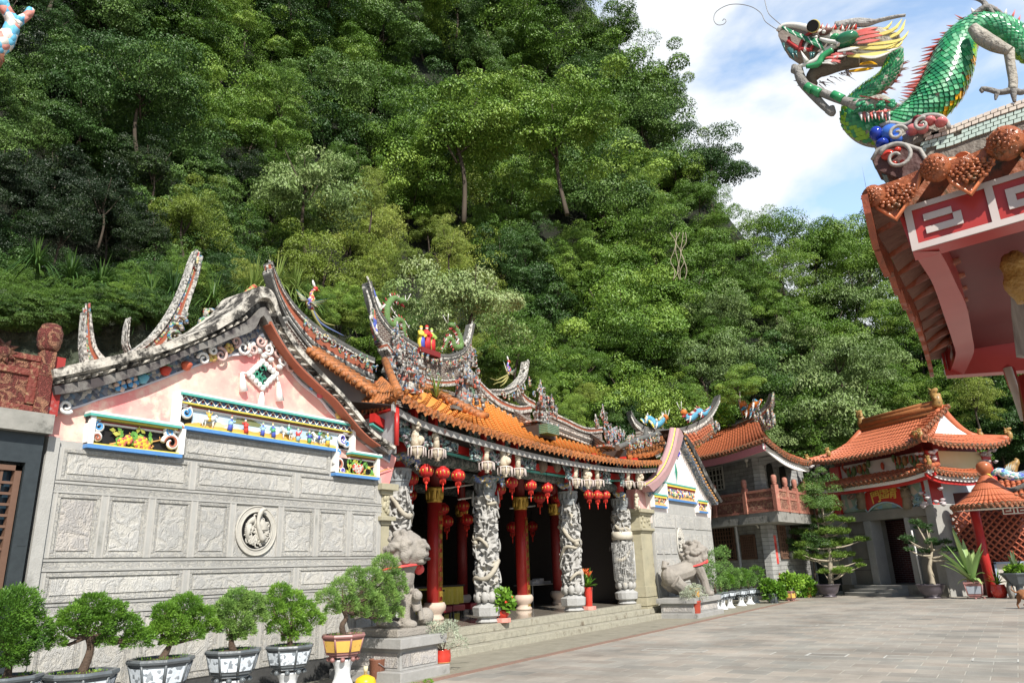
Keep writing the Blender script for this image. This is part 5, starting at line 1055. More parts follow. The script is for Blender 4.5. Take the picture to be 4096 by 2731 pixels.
for s_ in (-1,1): curl(mb, W(2700,1815)+V((s_*.12,-.05,0)),.14,1.2,.04,0, s_)
mb.ell(W(2697,1826),.1,.05,.12, m=1); mb.build('apex_scroll', [plain('scroll_violet', (.12,.1,.5)), REDP], rw)
FIGW = confetti('battle_figures', [(.75,.72,.66),(.08,.1,.4),(.7,.45,.15),(.1,.3,.15),(.55,.1,.06),(.75,.5,.25),(.05,.05,.06),(.72,.6,.4)], scale=11)
OCH = mat('ochre_relief_ground', (.78,.50,.18),(.62,.34,.10), scale=6, bump=.8)
for (xa_, ya_, xb_, yb_, sd_) in ((2652,1934,2776,2003,1),(2600,1978,2660,2034,2),(2778,2003,2824,2054,3)):
    a, b = W(xa_, ya_), W(xb_, yb_); X0, X1, Z1, Z0 = a.x, b.x, a.z, b.z
    if sd_ == 1: Z0 = W(2665,2000).z
    mb = MB(); mb.box(X0, X1, YW-.14, YW, Z1, Z1+.05,0); mb.box(X0, X1, YW-.12, YW, Z1-.07, Z1-.002,1); mb.box(X0, X1, YW-.1, YW, Z1-.12, Z1-.072,2); mb.box(X0, X1, YW-.12, YW, Z0-.002, Z0+.07,3); mb.box(X0-.06, X0+.04, YW-.13, YW-.001, Z0, Z1+.002,4); mb.box(X1-.04, X1+.05, YW-.13, YW-.001, Z0, Z1+.002,4); mb.build('picture_frame', [TEAL, YEL, MAROON, BLUE, WHITE], rw)
    mb = MB(); mb.box(X0+.04, X1-.04, YW-.03, YW-.003, Z0+.07, Z1-.12); mb.build('scene_board', mat('pale_scene_board', (.66,.66,.64)), rw)
    mb = MB(); mound(mb, X0+.05, X1-.05, Z0+.07,(Z1-Z0)*.35, YW-.07,0,16, sd_); mb.build('painted_hills', OCH, rw)
    mb = MB(); nn = int((X1-X0)/.15)
    for i in range(nn): figurine(mb, (X0+.1+(X1-X0-.2)*i/nn, YW-.08, Z0+.12+rnd.uniform(0,.12)),(Z1-Z0)*.45, i+sd_*9)
    mb.m = [0]*len(mb.m); mb.build('relief_figures', FIGW, rw)
zb_ = W(2620,2110).z; zt_ = W(2620,2045).z; zm0 = W(2640,2215).z; zr_ = lambda y: W(2640, y).z
def rpanel(a, b, z0, z1): mb = MB(); mb.box(a, b, YW-.045, YW-.018, z0, z1); return mb.build('carved_panel', RELIEF, rw, bevel=.01)
W_ = x1-x0; 
for k in range(3): rpanel(x0+.08+k*W_/3, x0+(k+1)*W_/3-.06, zb_+.03, zt_-.05)
for k in range(9):
    if k != 3: rpanel(x0+.08+k*W_/9, x0+(k+1)*W_/9-.05, zm0, zb_-.15)
for k in range(3): rpanel(x0+.08+k*W_/3, x0+(k+1)*W_/3-.06, zm0-.95, zm0-.15)
for k in range(9): rpanel(x0+.08+k*W_/9, x0+(k+1)*W_/9-.05,.3, zm0-1.1)
mb = MB(); mc = V((x0+3.5*W_/9, YW-.05,(zm0+zb_-.15)/2))
for i in range(60): a = rnd.uniform(0,6.28); q_ = sqrt(rnd.random()); curl(mb, mc+V((.26*q_*cos(a),0,.46*q_*sin(a))),.06,1,.02,0,1, a)
mb.tube([mc+V((.32*cos(2*pi*k/24),0,.52*sin(2*pi*k/24))) for k in range(25)],.035,5, cap=False); mb.build('phoenix_medallion', mat('pale_carved_stone', (.5,.48,.42)), rw)
# stone post between hall and the small house
p0, p1 = py(2575,2300, YW+.1).x, py(2618,2300, YW+.1).x
P_ = pz(2640,2440,.3); xq0, xq1 = py(2562,2250,9.95).x, py(2605,2250,9.95).x
stone_post(rw, xq0, xq1,9.85,10.25, py(2575,2037,9.95).z)
mb = MB(); mb.box(xq0+.1, xq1+.05,9.95,10.3, py(2575,2037,9.95).z, py(2575,1960,9.95).z); mb.build('red_white_pier', mat('red_streaked_plaster', (.70,.52,.5),(.5,.12,.1), scale=2, stretch=(3,3,.6)), rw)
a = py(2545,2030,9.8); mb = MB(); figurine(mb, a, .45,5); [mb.ell(a+V((rnd.uniform(-.1,.1),-.03, rnd.uniform(0,.4))),.07, n=6, k=4) for _ in range(8)]; mb.m = [0]*len(mb.m); mb.build('post_figure', CREAM, rw)
# house body, side roof
mb = MB(); mb.box(x0+.1, x1-.15, YW+.3,17,0,3.3); mb.build('side_wall', STONE, rw)
mb = MB(); mb.tube(spline(pl([(2470,1790,10.6),(2560,1755,10.6),(2640,1733,10.6),(2690,1722,10.4)], py),14),.11,6); mb.build('side_coping', CAPG, rw)
sr_b = pl([(2520,1828,10.2),(2600,1820,10.2),(2650,1800,10.2)], py); sr_t = pl([(2500,1780,11.5),(2580,1752,11.5),(2660,1735,11.5)], py)
tile_roof(rw, lambda t: poly_at(sr_b, t), lambda t: poly_at(sr_t, t),9, ORANGE_OLD, ORANGE_OLD, name='side_roof', seg=4, drip=False)
figure_row(spline(pl([(2500,1812,10.3),(2570,1790,10.3),(2620,1775,10.3)], py),10),8, 'mosaic_figures', .4,9, parent=rw)
sw_b = pl([(2590,1900,10.0),(2620,1858,10.0),(2640,1815,10.0)], py)
# ================= two storey stone house =================
C0 = pz(3107,2400); A1, A2_ = radians(60), radians(-5)
d1 = V((cos(A1), sin(A1),0)); d2 = V((cos(A2_), sin(A2_),0)); n1_ = V((cos(A1+pi/2), sin(A1+pi/2),0)); n2_ = V((cos(A2_-pi/2), sin(A2_-pi/2),0))
sh = thing('stone_house', 'two storey grey stone house with terracotta balcony between gable house and gate', 'house', C0)
GB1 = bricked('grey_split_stone', (.34,.34,.32),(.26,.26,.25),(.2,.2,.19),.5,.17,.012, face=A1, bump=1); GB2 = bricked('grey_split_stone_side', (.36,.36,.34),(.28,.28,.27),(.2,.2,.19),.5,.17,.012, face=A2_, bump=1)
h1 = lambda x, y, o=0: pn(x, y, C0+n1_*o, A1); h2 = lambda x, y, o=0: pn(x, y, C0+n2_*o, A2_)
zev = h1(3028,1830).z
mb = MB(); L1, L2 = 9,6.0
mb.prism([C0, C0+d1*L1, C0+d1*L1+V((0,0, zev)), C0+V((0,0, zev))],-n1_*.3,0); mb.build('left_wall', GB1, sh)
mb = MB(); mb.prism([C0+V((.002,0,0)), C0+d2*L2, C0+d2*L2+V((0,0, zev)), C0+V((.002,0, zev))],-n2_*.3,0); e2 = C0+d2*L2; mb.prism([e2, e2+V((.6,4,0)), e2+V((.6,4, zev)), e2+V((0,0, zev))],(-.3,0,0),0); mb.build('right_wall', GB2, sh)
def wall_box(o, d, n, s0, s1, z0, z1, t0, t1, mb, m=0):
    a = o+d*s0+n*t0; b = o+d*s1+n*t0; mb.prism([a+V((0,0, z0)), b+V((0,0, z0)), b+V((0,0, z1)), a+V((0,0, z1))], n*(t1-t0), m)
def house_window(fn, d, n, pts, lattice, mt, name='window', arch=False):
    P = [fn(*p) for p in pts]; s = [(p-C0).dot(d) for p in P]; s0, s1 = min(s[0], s[1]), max(s[0], s[1]); z0, z1 = P[2].z, P[0].z
    mb = MB(); wall_box(C0, d, n, s0, s1, z0, z1,.004,.02, mb, 1)
    for a, b, c_, d_ in ((s0, s1, z1-.07, z1),(s0, s1, z0, z0+.07),(s0, s0+.07, z0, z1),(s1-.07, s1, z0, z1)): wall_box(C0, d, n, a, b, c_, d_, .02,.08, mb, 0)
    if lattice:
        k = lattice; w_ = (s1-s0)/k
        for i in range(1, k): wall_box(C0, d, n, s0+i*w_-.022, s0+i*w_+.022, z0, z1,.02,.06, mb, 0)
        z = z0+w_
        while z < z1-.05: wall_box(C0, d, n, s0, s1, z-.022, z+.022,.02,.055, mb, 0); z += w_
    o = mb.build(name, [mt, BLACK], sh)
house_window(h1, d1, n1_, [(2963,2140),(3020,2135),(3035,2235)],8, BR, 'lattice_window')
house_window(h1, d1, n1_, [(2835,2088),(2935,2105),(2930,2240)],9, BR, 'lattice_window')
house_window(h1, d1, n1_, [(2795,1880),(2893,1870),(2890,1960)],7, plain('pale_window_frame', (.5,.48,.42)), 'window')
house_window(h2, d2, n2_, [(3103,2090),(3132,2088),(3145,2234)],4, BR, 'lattice_window'); house_window(h2, d2, n2_, [(3160,2095),(3183,2095),(3200,2230)],4, BR, 'lattice_window')
for xx in (3085,3135):
    a = h2(xx, 1935); mb = MB(); s = (a-C0).dot(d2); w_ = .42
    pts = [C0+d2*(s-w_)+n2_*.01+V((0,0, a.z-.9)), C0+d2*(s+w_)+n2_*.01+V((0,0, a.z-.9))]+[C0+d2*(s+w_*cos(q_))+n2_*.01+V((0,0, a.z+.5+w_*1.1*sin(q_))) for q_ in [pi*i/10 for i in range(11)]]
    mb.prism(pts, n2_*.02,0); mb.build('arched_window', BLACK, sh)
# balcony
bo = 1.15; zb1_ = h1(3106,2042, bo).z; zb0_ = h1(3106,2085, bo).z
cI = C0+n1_*bo; cO = cI + d1*0
den = d1.cross(d2).z; tt_ = ((C0+n2_*bo)-(C0+n1_*bo)).cross(d2).z/den; CB = C0+n1_*bo+d1*tt_
mb = MB(); mb.prism([V((p.x, p.y, zb0_)) for p in (CB, CB+d1*9, C0+d1*9, C0, C0+d2*5.8, CB+d2*5.6)],(0,0, zb1_-zb0_)); mb.build('balcony_slab', CONC2, sh)
TERR = mat('pinkish_terracotta', (.40,.17,.12),(.30,.11,.08), scale=6, stain=(.45,.3,.2), sscale=10, sfac=.4, bump=.6); TERP = carved('pink_terracotta_relief', (.32,.12,.085),(.5,.27,.17), scale=5, dist=.05)
zrt = h1(3090,1950, bo).z
def rail_run(o, d, n, s0, s1, posts):
    m1 = MB(); wall_box(o, d, n, s0, s1, zb1_, zb1_+.1,-.1,.02, m1); wall_box(o, d, n, s0, s1, zrt-.1, zrt, -.1,.02, m1); zm = lerp(zb1_, zrt, .58); wall_box(o, d, n, s0, s1, zm-.04, zm+.05,-.1,.02, m1); m1.build('balcony_rail', TERR, sh)
    m2 = MB(); wall_box(o, d, n, s0, s1, zb1_+.1, zm-.04,-.07,-.01, m2); wall_box(o, d, n, s0, s1, zm+.05, zrt-.1,-.07,-.01, m2); m2.build('balcony_panel', TERP, sh)
    for s in posts:
        m3 = MB(); wall_box(o, d, n, s-.1, s+.1, zb1_, zrt+.12,-.14,.06, m3); p = o+d*s-n*.04; m3.lathe([(.07,0),(.1,.03),(.08,.07),(.11,.1),(.115,.32),(.09,.38),(.05,.4)],(p.x, p.y, zrt+.12),10,0); m3.build('balcony_post', TERR, sh)
rail_run(CB, d1, n1_, 0,7.8,[s for s in (0.0,1.7,3.6,4.5,6.0)]); rail_run(CB, d2, n2_, 0,5.2,[1.5,2.7,3.9,5.1])
# roof of the house
PE = C0+n1_*1.5
EvL, EvC = pn(2735,1842, PE, A1), pn(3062,1758, PE, A1); EvR = pn(3240,1852, EvC, A2_-.12)
ev1 = lambda t: EvL.lerp(EvC, t)-V((0,0,.12*sin(pi*t))); rl = C0-n1_*2.2; RdL, RdR = pn(2800,1730, rl, A1), pn(3030,1690, rl, A1)
tile_roof(sh, ev1, lambda t: RdL.lerp(RdR, t),26, TERRA, TERRA_OLD, rt=.09, endr=.11, sag=.15, name='tiled_roof', seg=6)
tile_roof(sh, lambda t: EvC.lerp(EvR, t)-V((0,0,.25*sin(pi*t))), lambda t: (RdR+V((.3,0,-.3))).lerp(EvR+V((-.4,1.8,.9)), t),22, TERRA, TERRA_OLD, rt=.09, endr=.11, name='side_tiled_roof', seg=5)
mb = MB(); mb.band([ev1(i/12)+V((.06,.1,-.12)) for i in range(13)],[ev1(i/12)+V((.06,.1,-.42)) for i in range(13)], n1_*-.06); mb.build('pink_fascia', plain('pink_fascia_paint', (.62,.22,.24)), sh)
mb = MB(); mb.band([EvC.lerp(EvR, i/12)-V((-.06,-.1,.12+.25*sin(pi*i/12))) for i in range(13)],[EvC.lerp(EvR, i/12)-V((-.06,-.1,.36+.25*sin(pi*i/12))) for i in range(13)],(0,.06,0)); mb.build('white_fascia', WHITE, sh)
mb = MB(); q1_ = [EvL+V((0,0,-.3)), EvC+V((0,0,-.3)), EvR+V((0,0,-.3)), e2+V((0,1, zev)), C0+V((0,0, zev)), C0+d1*8+V((0,0, zev))]; mb.add(q1_, [(0,1,4,5),(1,2,3,4)]); mb.build('soffit', plain('grey_soffit', (.45,.44,.42)), sh)
for s in (.0,1.6): mb = MB(); p = C0+d2*s+n2_*.02; mb.prism([p+V((0,0, zev-.35)), p+V((0,0, zev-.02)), p+n2_*1.0+V((0,0, zev-.02)), p+n2_*1.0+V((0,0, zev-.15))], d2*.18); mb.build('eave_bracket', GB2, sh)
P9 = lambda x, y: pn(x, y, rl, A1)
def ridge2(name, parent, pts, fn, h, bands=None, back=V((.2,.2,0))):
    T = spline([fn(x, y) for x, y in pts],36); mb = MB(); bands = bands or [(0,.15, CAPG, .06),(.15,.3, TRIMW, .04),(.3,.5, BRICKRED, 0),(.5,.62, TRIMW, .04),(.62,.9, GREYB, -.02),(.9,1, TRIMW, .03)]; mats = []
    for a, b, m_, off in bands:
        if m_ not in mats: mats.append(m_)
        mb.band([p-V((0, off, h*a)) for p in T],[p-V((0, off, h*b)) for p in T], back+V((0,2*off, 0)), mats.index(m_))
    mb.build(name, mats, parent); return T
Ta = ridge2('upswept_ridge', sh, [(2895,1702),(2960,1678),(3022,1653),(3059,1630),(3082,1600),(3093,1568)], P9,.5)
mb = MB(); T_ = [P9(*p) for p in ((3093,1568),(3090,1605),(3078,1650))]; mb.tube(T_, [.04,.08,.14],6)
for k in range(7): curl(mb, P9(3070+rnd.uniform(-12,16),1660+rnd.uniform(-30,45)),.25,1.1,.07,0, rnd.choice((-1,1)), k)
mb.build('ridge_scrollwork', SHARD, sh)
def frow2(T, n, hgt, seed, parent, mt=SHARD, name='mosaic_figures', off=V((-.2,-.25,0))):
    q = random.Random(seed); mb = MB()
    for i in range(n):
        p = poly_at(T, (i+.5)/n)+off; k = q.random()
        if k < .6: figurine(mb, p, hgt*q.uniform(.8,1.2), i+seed)
        else: curl(mb, p+V((0,0, hgt*.4)), hgt*.45,1.2, hgt*.1,0,1, i)
    mb.m = [0]*len(mb.m); mb.build(name, mt, parent)
frow2([p-V((0,0,.95)) for p in Ta[2:30]],12,.7,3, sh); frow2([p-V((0,0,.2)) for p in [P9(3000,1680), P9(3060,1705)]],5,.7,4, sh)
# far swallow-tailed ridge between the houses
PF_ = pd(2700,1700,31)
fr2 = thing('roof_ridge', 'long grey ridge with upswept ends and small figures, behind the small gable house', 'roof', PF_)
P16 = lambda x, y, o=0: pn(x, y, PF_+V((-.8*o, -.5*o, 0)), radians(-57))
Tb = ridge2('upswept_ridge', fr2,[(2520,1641),(2537,1674),(2566,1699),(2607,1713),(2669,1716),(2732,1707),(2794,1682),(2835,1649),(2860,1612),(2875,1578)], P16,.3,[(0,.5, CAPG, .06),(.5,1, TRIMW, .03)])
Tc = [p-V((0,0,.3)) for p in Tb[5:31]]; mb = MB(); mb.band(Tc, [p-V((0,0,.62)) for p in Tc],(0,.2,0)); mb.build('ridge_body', GREYB, fr2)
frow2([p-V((0,0,.6)) for p in Tc],16,.55,5, fr2, off=V((0,-.2,0)))
mb = MB(); mb.tube([P16(2575,1775), P16(2585,1740), P16(2582,1715)],[.3,.14,.08],7); mb.build('curved_stay', CAPG, fr2)
mb = MB(); mb.band(*[[P16(*p) for p in Q] for Q in ([(2868,1620),(2845,1680),(2815,1720),(2800,1745)],[(2850,1650),(2825,1690),(2800,1725),(2780,1745)])],(0,.2,0)); mb.build('ridge_end', BRICKRED, fr2)
trb = [P16(2735,1790,1), P16(2810,1762,1), P16(2850,1730,1)]; trt = [P16(2700,1750), P16(2790,1732), P16(2840,1702)]
tile_roof(fr2, lambda t: poly_at(trb, t), lambda t: poly_at(trt, t),12, TERRA, TERRA_OLD, rt=.08, seg=3, name='tiled_roof')
# ================= gate house =================
AG = radians(53.13); dg_ = V((cos(AG), sin(AG),0)); ng = V((-sin(AG), cos(AG),0)); ds = V((sin(AG),-cos(AG),0))  # dg_ runs to the far left, ng faces the court, ds into depth
PG = V((36.5,4.5,0)); gp = lambda x, y, o=0: pn(x, y, PG+ng*o, AG)
gate = thing('gate_house', 'tall gate house with double terracotta roof and red name plaque over a dark doorway', 'gate', PG)
def gs(x, y, o=0): return (gp(x, y, o)-PG).dot(dg_)
GST = mat('grey_brown_gate_stone', (.24,.225,.19),(.17,.16,.135), scale=2, bump=.3, stain=(.12,.11,.09), sscale=1.5, sfac=.36)
GSL = mat('pale_grey_gate_stone', (.33,.325,.30),(.26,.255,.24), scale=3, bump=.3)
def gbox(x0_, x1_, z0, z1, t0, t1, m, name, bev=0):        # along-front extents in metres
    mb = MB(); a = PG+dg_*x0_+ng*t0; b = PG+dg_*x1_+ng*t0; mb.prism([a+V((0,0, z0)), b+V((0,0, z0)), b+V((0,0, z1)), a+V((0,0, z1))], ng*(t1-t0)); return mb.build(name, m, gate, bevel=bev)
sL0, sL1 = gs(3339,2055), gs(3376,2055); sR0, sR1 = gs(3710,2012), gs(3742,2009)
dep = -2.6
sb0, sb1 = max(sL0, sL1), min(sR0, sR1); zl1 = gp(3376,2056).z; zl0 = gp(3396,2090).z
dL, dR = gs(3490,2200), gs(3650,2200); sJ0, sJ1 = gs(3460,2087), gs(3488,2087); sK0, sK1 = gs(3622,2072), gs(3642,2072)
zstep = .42
gbox(sb1, sb0,0, zstep, dep, .25, GST, 'plinth'); 
gbox(min(sJ0, sJ1)+.02, sb0, zstep, zl0, dep*.3,-.1, GST, 'front_wall'); gbox(sb1, max(sK0, sK1)-.02, zstep, zl0, dep*.3,-.1, GST, 'front_wall')
gbox(sJ1, sJ0, zstep, zl0,-.5,.12, GSL, 'door_jamb', .01); gbox(sK1, sK0, zstep, zl0,-.5,.12, GSL, 'door_jamb', .01)
gbox(sL1, sL0,0, zl1,-.6,.2, GSL, 'corner_pier', .01); gbox(sR1, sR0,0, zl1,-.6,.2, GSL, 'corner_pier', .01); gbox(sb1+.02, sb0-.02, zl0, zl1-.003,-.5,.14, GST, 'lintel', .01)
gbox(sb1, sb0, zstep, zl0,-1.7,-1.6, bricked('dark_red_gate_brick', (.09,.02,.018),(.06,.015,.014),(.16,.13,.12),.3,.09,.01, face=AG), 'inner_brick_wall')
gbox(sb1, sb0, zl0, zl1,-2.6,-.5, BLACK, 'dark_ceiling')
gbox(sK0, sJ1, zstep, zstep+.02,-2.5,0, GST, 'threshold')
for k, (z0, z1, o) in enumerate(((0,.14,.95),(.14,.28,.65),(.28,.42,.35))): gbox(gs(3655,2380)+.0, gs(3462,2380), z0+.001, z1,.2, o+.2, GSL, 'step', .01)
for y_ in (2136,2237,2279): z = gp(3430, y_).z; gbox(min(sJ0, sJ1)+.05, sb0-.4, z-.01, z+.01,-.1,-.092, plain('stone_joint', (.06,.055,.05)), 'wall_joint')
# side pier + side wall (turned to the right)
e0 = PG+dg_*sR1+ng*.2
def sbox(s0, s1, z0, z1, t0, t1, m, name, bev=0): # side face: ds direction depth, outwards -dg_
    mb = MB(); a = e0-ng*s0-dg_*t0; b = e0-ng*s1-dg_*t0; mb.prism([a+V((0,0, z0)), b+V((0,0, z0)), b+V((0,0, z1)), a+V((0,0, z1))],-dg_*(t1-t0)); return mb.build(name, m, gate, bevel=bev)
Ls = 3.9
sbox(0,1.0,0, zl1,0,.03, GSL, 'corner_pier'); sbox(1.0, Ls, 0, zl1,-.3,-.05, bricked('orange_red_brick', (.40,.11,.06),(.30,.085,.05),(.5,.45,.38),.24,.08,.012, face=AG-pi/2), 'side_brick_wall')
ze1 = gp(3300,1945).z; zf0 = gp(3500,2020).z; z_t1 = gp(3700,1905).z; z2b = z_t1+.35; z2t = gp(3700,1800).z
gbox(sb1, sb0, zl1, z_t1,-.45,-.02, plain('sage_backing', (.3,.36,.28)), 'upper_wall'); gbox(sL1, sL0, zl1, z_t1,-.5,.16, REDP, 'red_pier'); gbox(sR1, sR0, zl1, z_t1,-.5,.16, REDP, 'red_pier')
sbox(0, Ls, zl1, z_t1,-.2,-.02, mat('pale_landscape_mural', (.62,.62,.56),(.42,.5,.58), scale=1.2, stain=(.68,.64,.5), sscale=1.5, sfac=.4), 'side_mural')
MURAL = confetti('cloud_mural', [(.26,.36,.28),(.28,.38,.3),(.25,.34,.27),(.3,.42,.42),(.27,.37,.29),(.5,.42,.34),(.26,.36,.28),(.2,.34,.42)], scale=3.2, bump=.4)
gbox(sb1+.25, sb0-.15, zl1+.06, z_t1-.1,-.02,.03, MURAL, 'cloud_panel')
# fan plaque with gilt characters
cpl = gp(3534,1985,.06); mb = MB(); Pn = []
for i in range(13): a = radians(130-80*i/12); Pn.append(cpl+V((0,0,-1.75))+(-dg_*cos(a)+V((0,0, sin(a))))*2.25)
Pm = []
for i in range(13): a = radians(130-80*i/12); Pm.append(cpl+V((0,0,-1.75))+(-dg_*cos(a)+V((0,0, sin(a))))*1.5)
mb.band([p for p in Pn], Pm, ng*.05,0); mb.tube([p+ng*.05 for p in Pn]+[p+ng*.05 for p in Pm[::-1]]+[Pn[0]+ng*.05],.035,5,1); mb.build('name_plaque', [REDP, plain('pale_blue_plaque_rim', (.4,.55,.6))], gate)
for ch, x, y, rot in (('門', 3503,1990,.14),('虛', 3535,1973,0),('清', 3567,1971,-.14)):
    M_ = basis(gp(x, y, .12),-dg_) @ Matrix.Rotation(rot, 4, 'Z'); text_mesh(ch, .56, M_, .012, plain('bright_gilt', (.75,.5,.1)), gate, 'plaque_character')
for x_ in (3452,3635):
    c = gp(x_, 2035,.1); mb = MB(); figurine(mb, V((0,0,0)),1.35,4 if x_ < 3500 else 7); mb.v = [tuple(c+V(v)) for v in mb.v]; mb.m = [0]*len(mb.m); mb.build('relief_guardian', mat('brown_relief', (.26,.19,.12),(.16,.13,.09), scale=8, bump=.6), gate)
mb = MB()
for i in range(30):
    c = gp(rnd.uniform(3385,3700), rnd.uniform(1960,2035),.05)
    if (c-cpl).length > 1.2: M_ = basis(c, -dg_); P_ = [M_ @ V((.16*(1-.7*t)*cos(7*t),.13*(1-.7*t)*sin(7*t),.02)) for t in [k/10 for k in range(11)]]; mb.tube(P_, .03,4, i % 3)
mb.build('cloud_scrolls', [plain('cloud_blue', (.3,.48,.55)), plain('cloud_pink', (.6,.36,.32)), plain('cloud_white', (.68,.68,.62))], gate)
# second storey
gbox(sb1, sb0, z_t1, z2t, -.5,-.2, plain('grey_backing', (.4,.38,.36)), 'upper_wall'); gbox(sb1, sb0, z2t+.001, z2t+.75,-1.2,-.45, REDD, 'eave_wall'); sbox(.5, Ls-.3, z2t+.001, z2t+.6,-.6,-.35, REDD, 'eave_wall'); gbox(sL1-.1, sL0-.1, z_t1, z2t, -.7,0, REDP, 'red_pier'); gbox(sR1, sR0, z_t1, z2t, -.7,0, REDP, 'red_pier')
gbox(sb1+.1, sb0-.1, gp(3520,1898,-.14).z, gp(3520,1836,-.14).z, -.2,-.14, confetti('tiger_mural', [(.55,.52,.5),(.58,.55,.52),(.5,.48,.46),(.6,.55,.5),(.56,.5,.48)], scale=3, bump=.3), 'tiger_panel')
mb = MB()
for (x_, y_, s_) in ((3440,1880,1),(3620,1846,-1)):
    c = gp(x_, y_, -.1); X = -dg_*s_
    for (u, v, r_, m_) in ((-.7,-.02,.2,0),(-.35,.02,.22,0),(0,.04,.22,1),(.3,.1,.2,1),(.55,.22,.19,0)): mb.ell(c+X*u+V((0,0, v)), r_, r_*.5, r_, n=8, k=6, m=m_)
    for u in (-.75,-.5,.15,.4): mb.tube([c+X*u, c+X*(u+.08)+V((0,0,-.4))],[.09,.06],6,0)
    mb.tube([c-X*.85, c-X*1.05+V((0,0,.25)), c-X*.95+V((0,0,.45))],[.05,.05,.03],5,2)
    for k in range(6): p = c+X*(-.7+k*.22)+ng*.12; mb.tube([p+V((0,0,.2)), p+V((0,0,-.1))],.025,4,2)
mb.ell(gp(3530,1863,-.1),.17,.08,.17, m=2)
mb.build('tiger_relief', [plain('relief_moss_green', (.14,.2,.08)), plain('relief_ochre', (.35,.2,.08)), plain('relief_red', (.5,.08,.04))], gate)
sbox(.2, Ls-.2, z_t1+.3, z2t, -.2,-.06, mat('cream_side_panel', (.72,.62,.42),(.68,.55,.3), scale=1.2, stain=(.72,.45,.1), sscale=2, sfac=.3), 'side_panel'); sbox(Ls-.5, Ls, z_t1, z2t, -.2,0, REDP, 'red_pier'); sbox(Ls-.4, Ls+.1, zl1, z_t1,-.2,0, REDP, 'red_pier')
def curve_up(a, b, lift, n=24):
    return lambda t: a.lerp(b, t)+V((0,0, lift*(abs(2*t-1)**4)))
# lower roof (skirt)
def skirt(pl_, pc, pr, drop, inn, n1__, n2__, nm, lift):
    a, b, c = pl_, pc, pr
    tile_roof(gate, curve_up(a, b, lift), lambda t: (a-dg_*.4).lerp(b+dg_*.25, t)-ng*inn+V((0,0, drop)), n1__, TERRA, TERRA_OLD, rt=.1, endr=.11, name=nm, seg=4)
    tile_roof(gate, curve_up(b, c, lift), lambda t: (b+dg_*inn-ng*.3).lerp(c+dg_*inn+ng*.2, t)+V((0,0, drop)), n2__, TERRA, TERRA_OLD, rt=.1, endr=.11, name='side_'+nm, seg=4)
    mb = MB(); f1, f2 = curve_up(a, b, lift), curve_up(b, c, lift)
    A_ = [f1(i/16)-ng*.12+V((0,0,-.1)) for i in range(17)]; mb.band(A_, [p-V((0,0,.14)) for p in A_],-ng*.05); A_ = [f2(i/16)+dg_*.12+V((0,0,-.1)) for i in range(17)]; mb.band(A_, [p-V((0,0,.14)) for p in A_], dg_*.05); mb.build('white_eave_line', WHITE, gate)
    mb = MB(); A_ = [f1(i/16)-ng*.2+V((0,0,-.24)) for i in range(17)]; mb.band(A_, [p-V((0,0,.13)) for p in A_],-ng*.1); A_ = [f2(i/16)+dg_*.2+V((0,0,-.24)) for i in range(17)]; mb.band(A_, [p-V((0,0,.13)) for p in A_], dg_*.1); mb.build('red_eave_beam', REDP, gate)
OV = 1.05
e1l, e1c = gp(3222,1965, OV), gp(3722,1888, OV); e1r = pn(3945,1908, e1c, AG-pi/2)
skirt(e1l, e1c, e1r, .36,.8,26,14, 'lower_roof', .25)
e2l, e2c = gp(3232,1866, OV), gp(3705,1778, OV); e2r = pn(4045,1787, e2c, AG-pi/2)
rdL, rdR = gp(3445,1708,-1.6), gp(3748,1632,-1.6)
f1 = curve_up(e2l, e2c, .3)
tile_roof(gate, f1, lambda t: (rdL+dg_*.0).lerp(rdR, t)-V((0,0,.3)),28, TERRA, TERRA_OLD, rt=.11, endr=.12, sag=.25, name='main_roof', seg=8)
f2 = curve_up(e2c, e2r, .3); midS = gp(3745,1745,-.6)
tile_roof(gate, f2, lambda t: (e2c+dg_*1.0-ng*.6+V((0,0,.6))).lerp(e2r+dg_*1.0+ng*.9+V((0,0,.6)), t),19, TERRA, TERRA_OLD, rt=.1, endr=.12, name='side_roof', seg=5)
a3, b3 = e2c+dg_*1.0-ng*.6+V((0,0,.6)), e2r+dg_*1.0+ng*.9+V((0,0,.6)); top3 = rdR+V((0,0,-.15))
mb = MB(); mb.prism([a3, b3, top3+ds*0.0+(b3-a3)*0.12], dg_*.2); mb.build('white_gable', WHITE, gate)
c3 = top3+(b3-a3)*.08
tile_roof(gate, lambda t: (a3-dg_*.35-V((0,0,.05))).lerp(c3-dg_*.35+V((0,0,.15)), t), lambda t: (a3+dg_*.2+V((0,0,.0))).lerp(c3+dg_*.2+V((0,0,.2)), t),9, TERRA, TERRA_OLD, rt=.1, endr=.11, name='gable_verge', seg=1)
mb = MB(); mb.tube(spline([c3+V((0,0,.1)), c3.lerp(b3,.5)-V((0,0,.1)), b3+(b3-a3)*.06, e2r+V((0,0,.35))],14),.16,7); mb.tube(spline([c3+V((0,0,.25)), c3.lerp(a3,.5)-V((0,0,.12))+dg_*-.1, a3-dg_*.2],12),.15,7); mb.tube(spline([a3, e2c+V((0,0,.25))],6),.16,7)
mb.tube(spline([rdL+V((0,0,-.2)), rdL.lerp(e2l, .5)-V((0,0,.45)), e2l+V((0,0,.25))],12),.17,7); mb.tube([e1c+V((0,0,.25)), e1c+dg_*1.0-ng*1.0+V((0,0,.8))],.13,7); mb.build('hip_ridges', TERRA, gate)
mb = MB(); R_ = [rdL+V((0,0,.12)), rdR+V((0,0,.12))]
for r_, dz in ((.17,.12),(.12,.3),(.15,-.1),(.1,-.28)): mb.tube([R_[0]+V((0,0, dz-.15)), R_[1]+V((0,0, dz-.15))], r_, 8)
mb.build('main_ridge', mat('ochre_red_ridge', (.42,.15,.05),(.25,.1,.03), scale=5, bump=.5), gate)
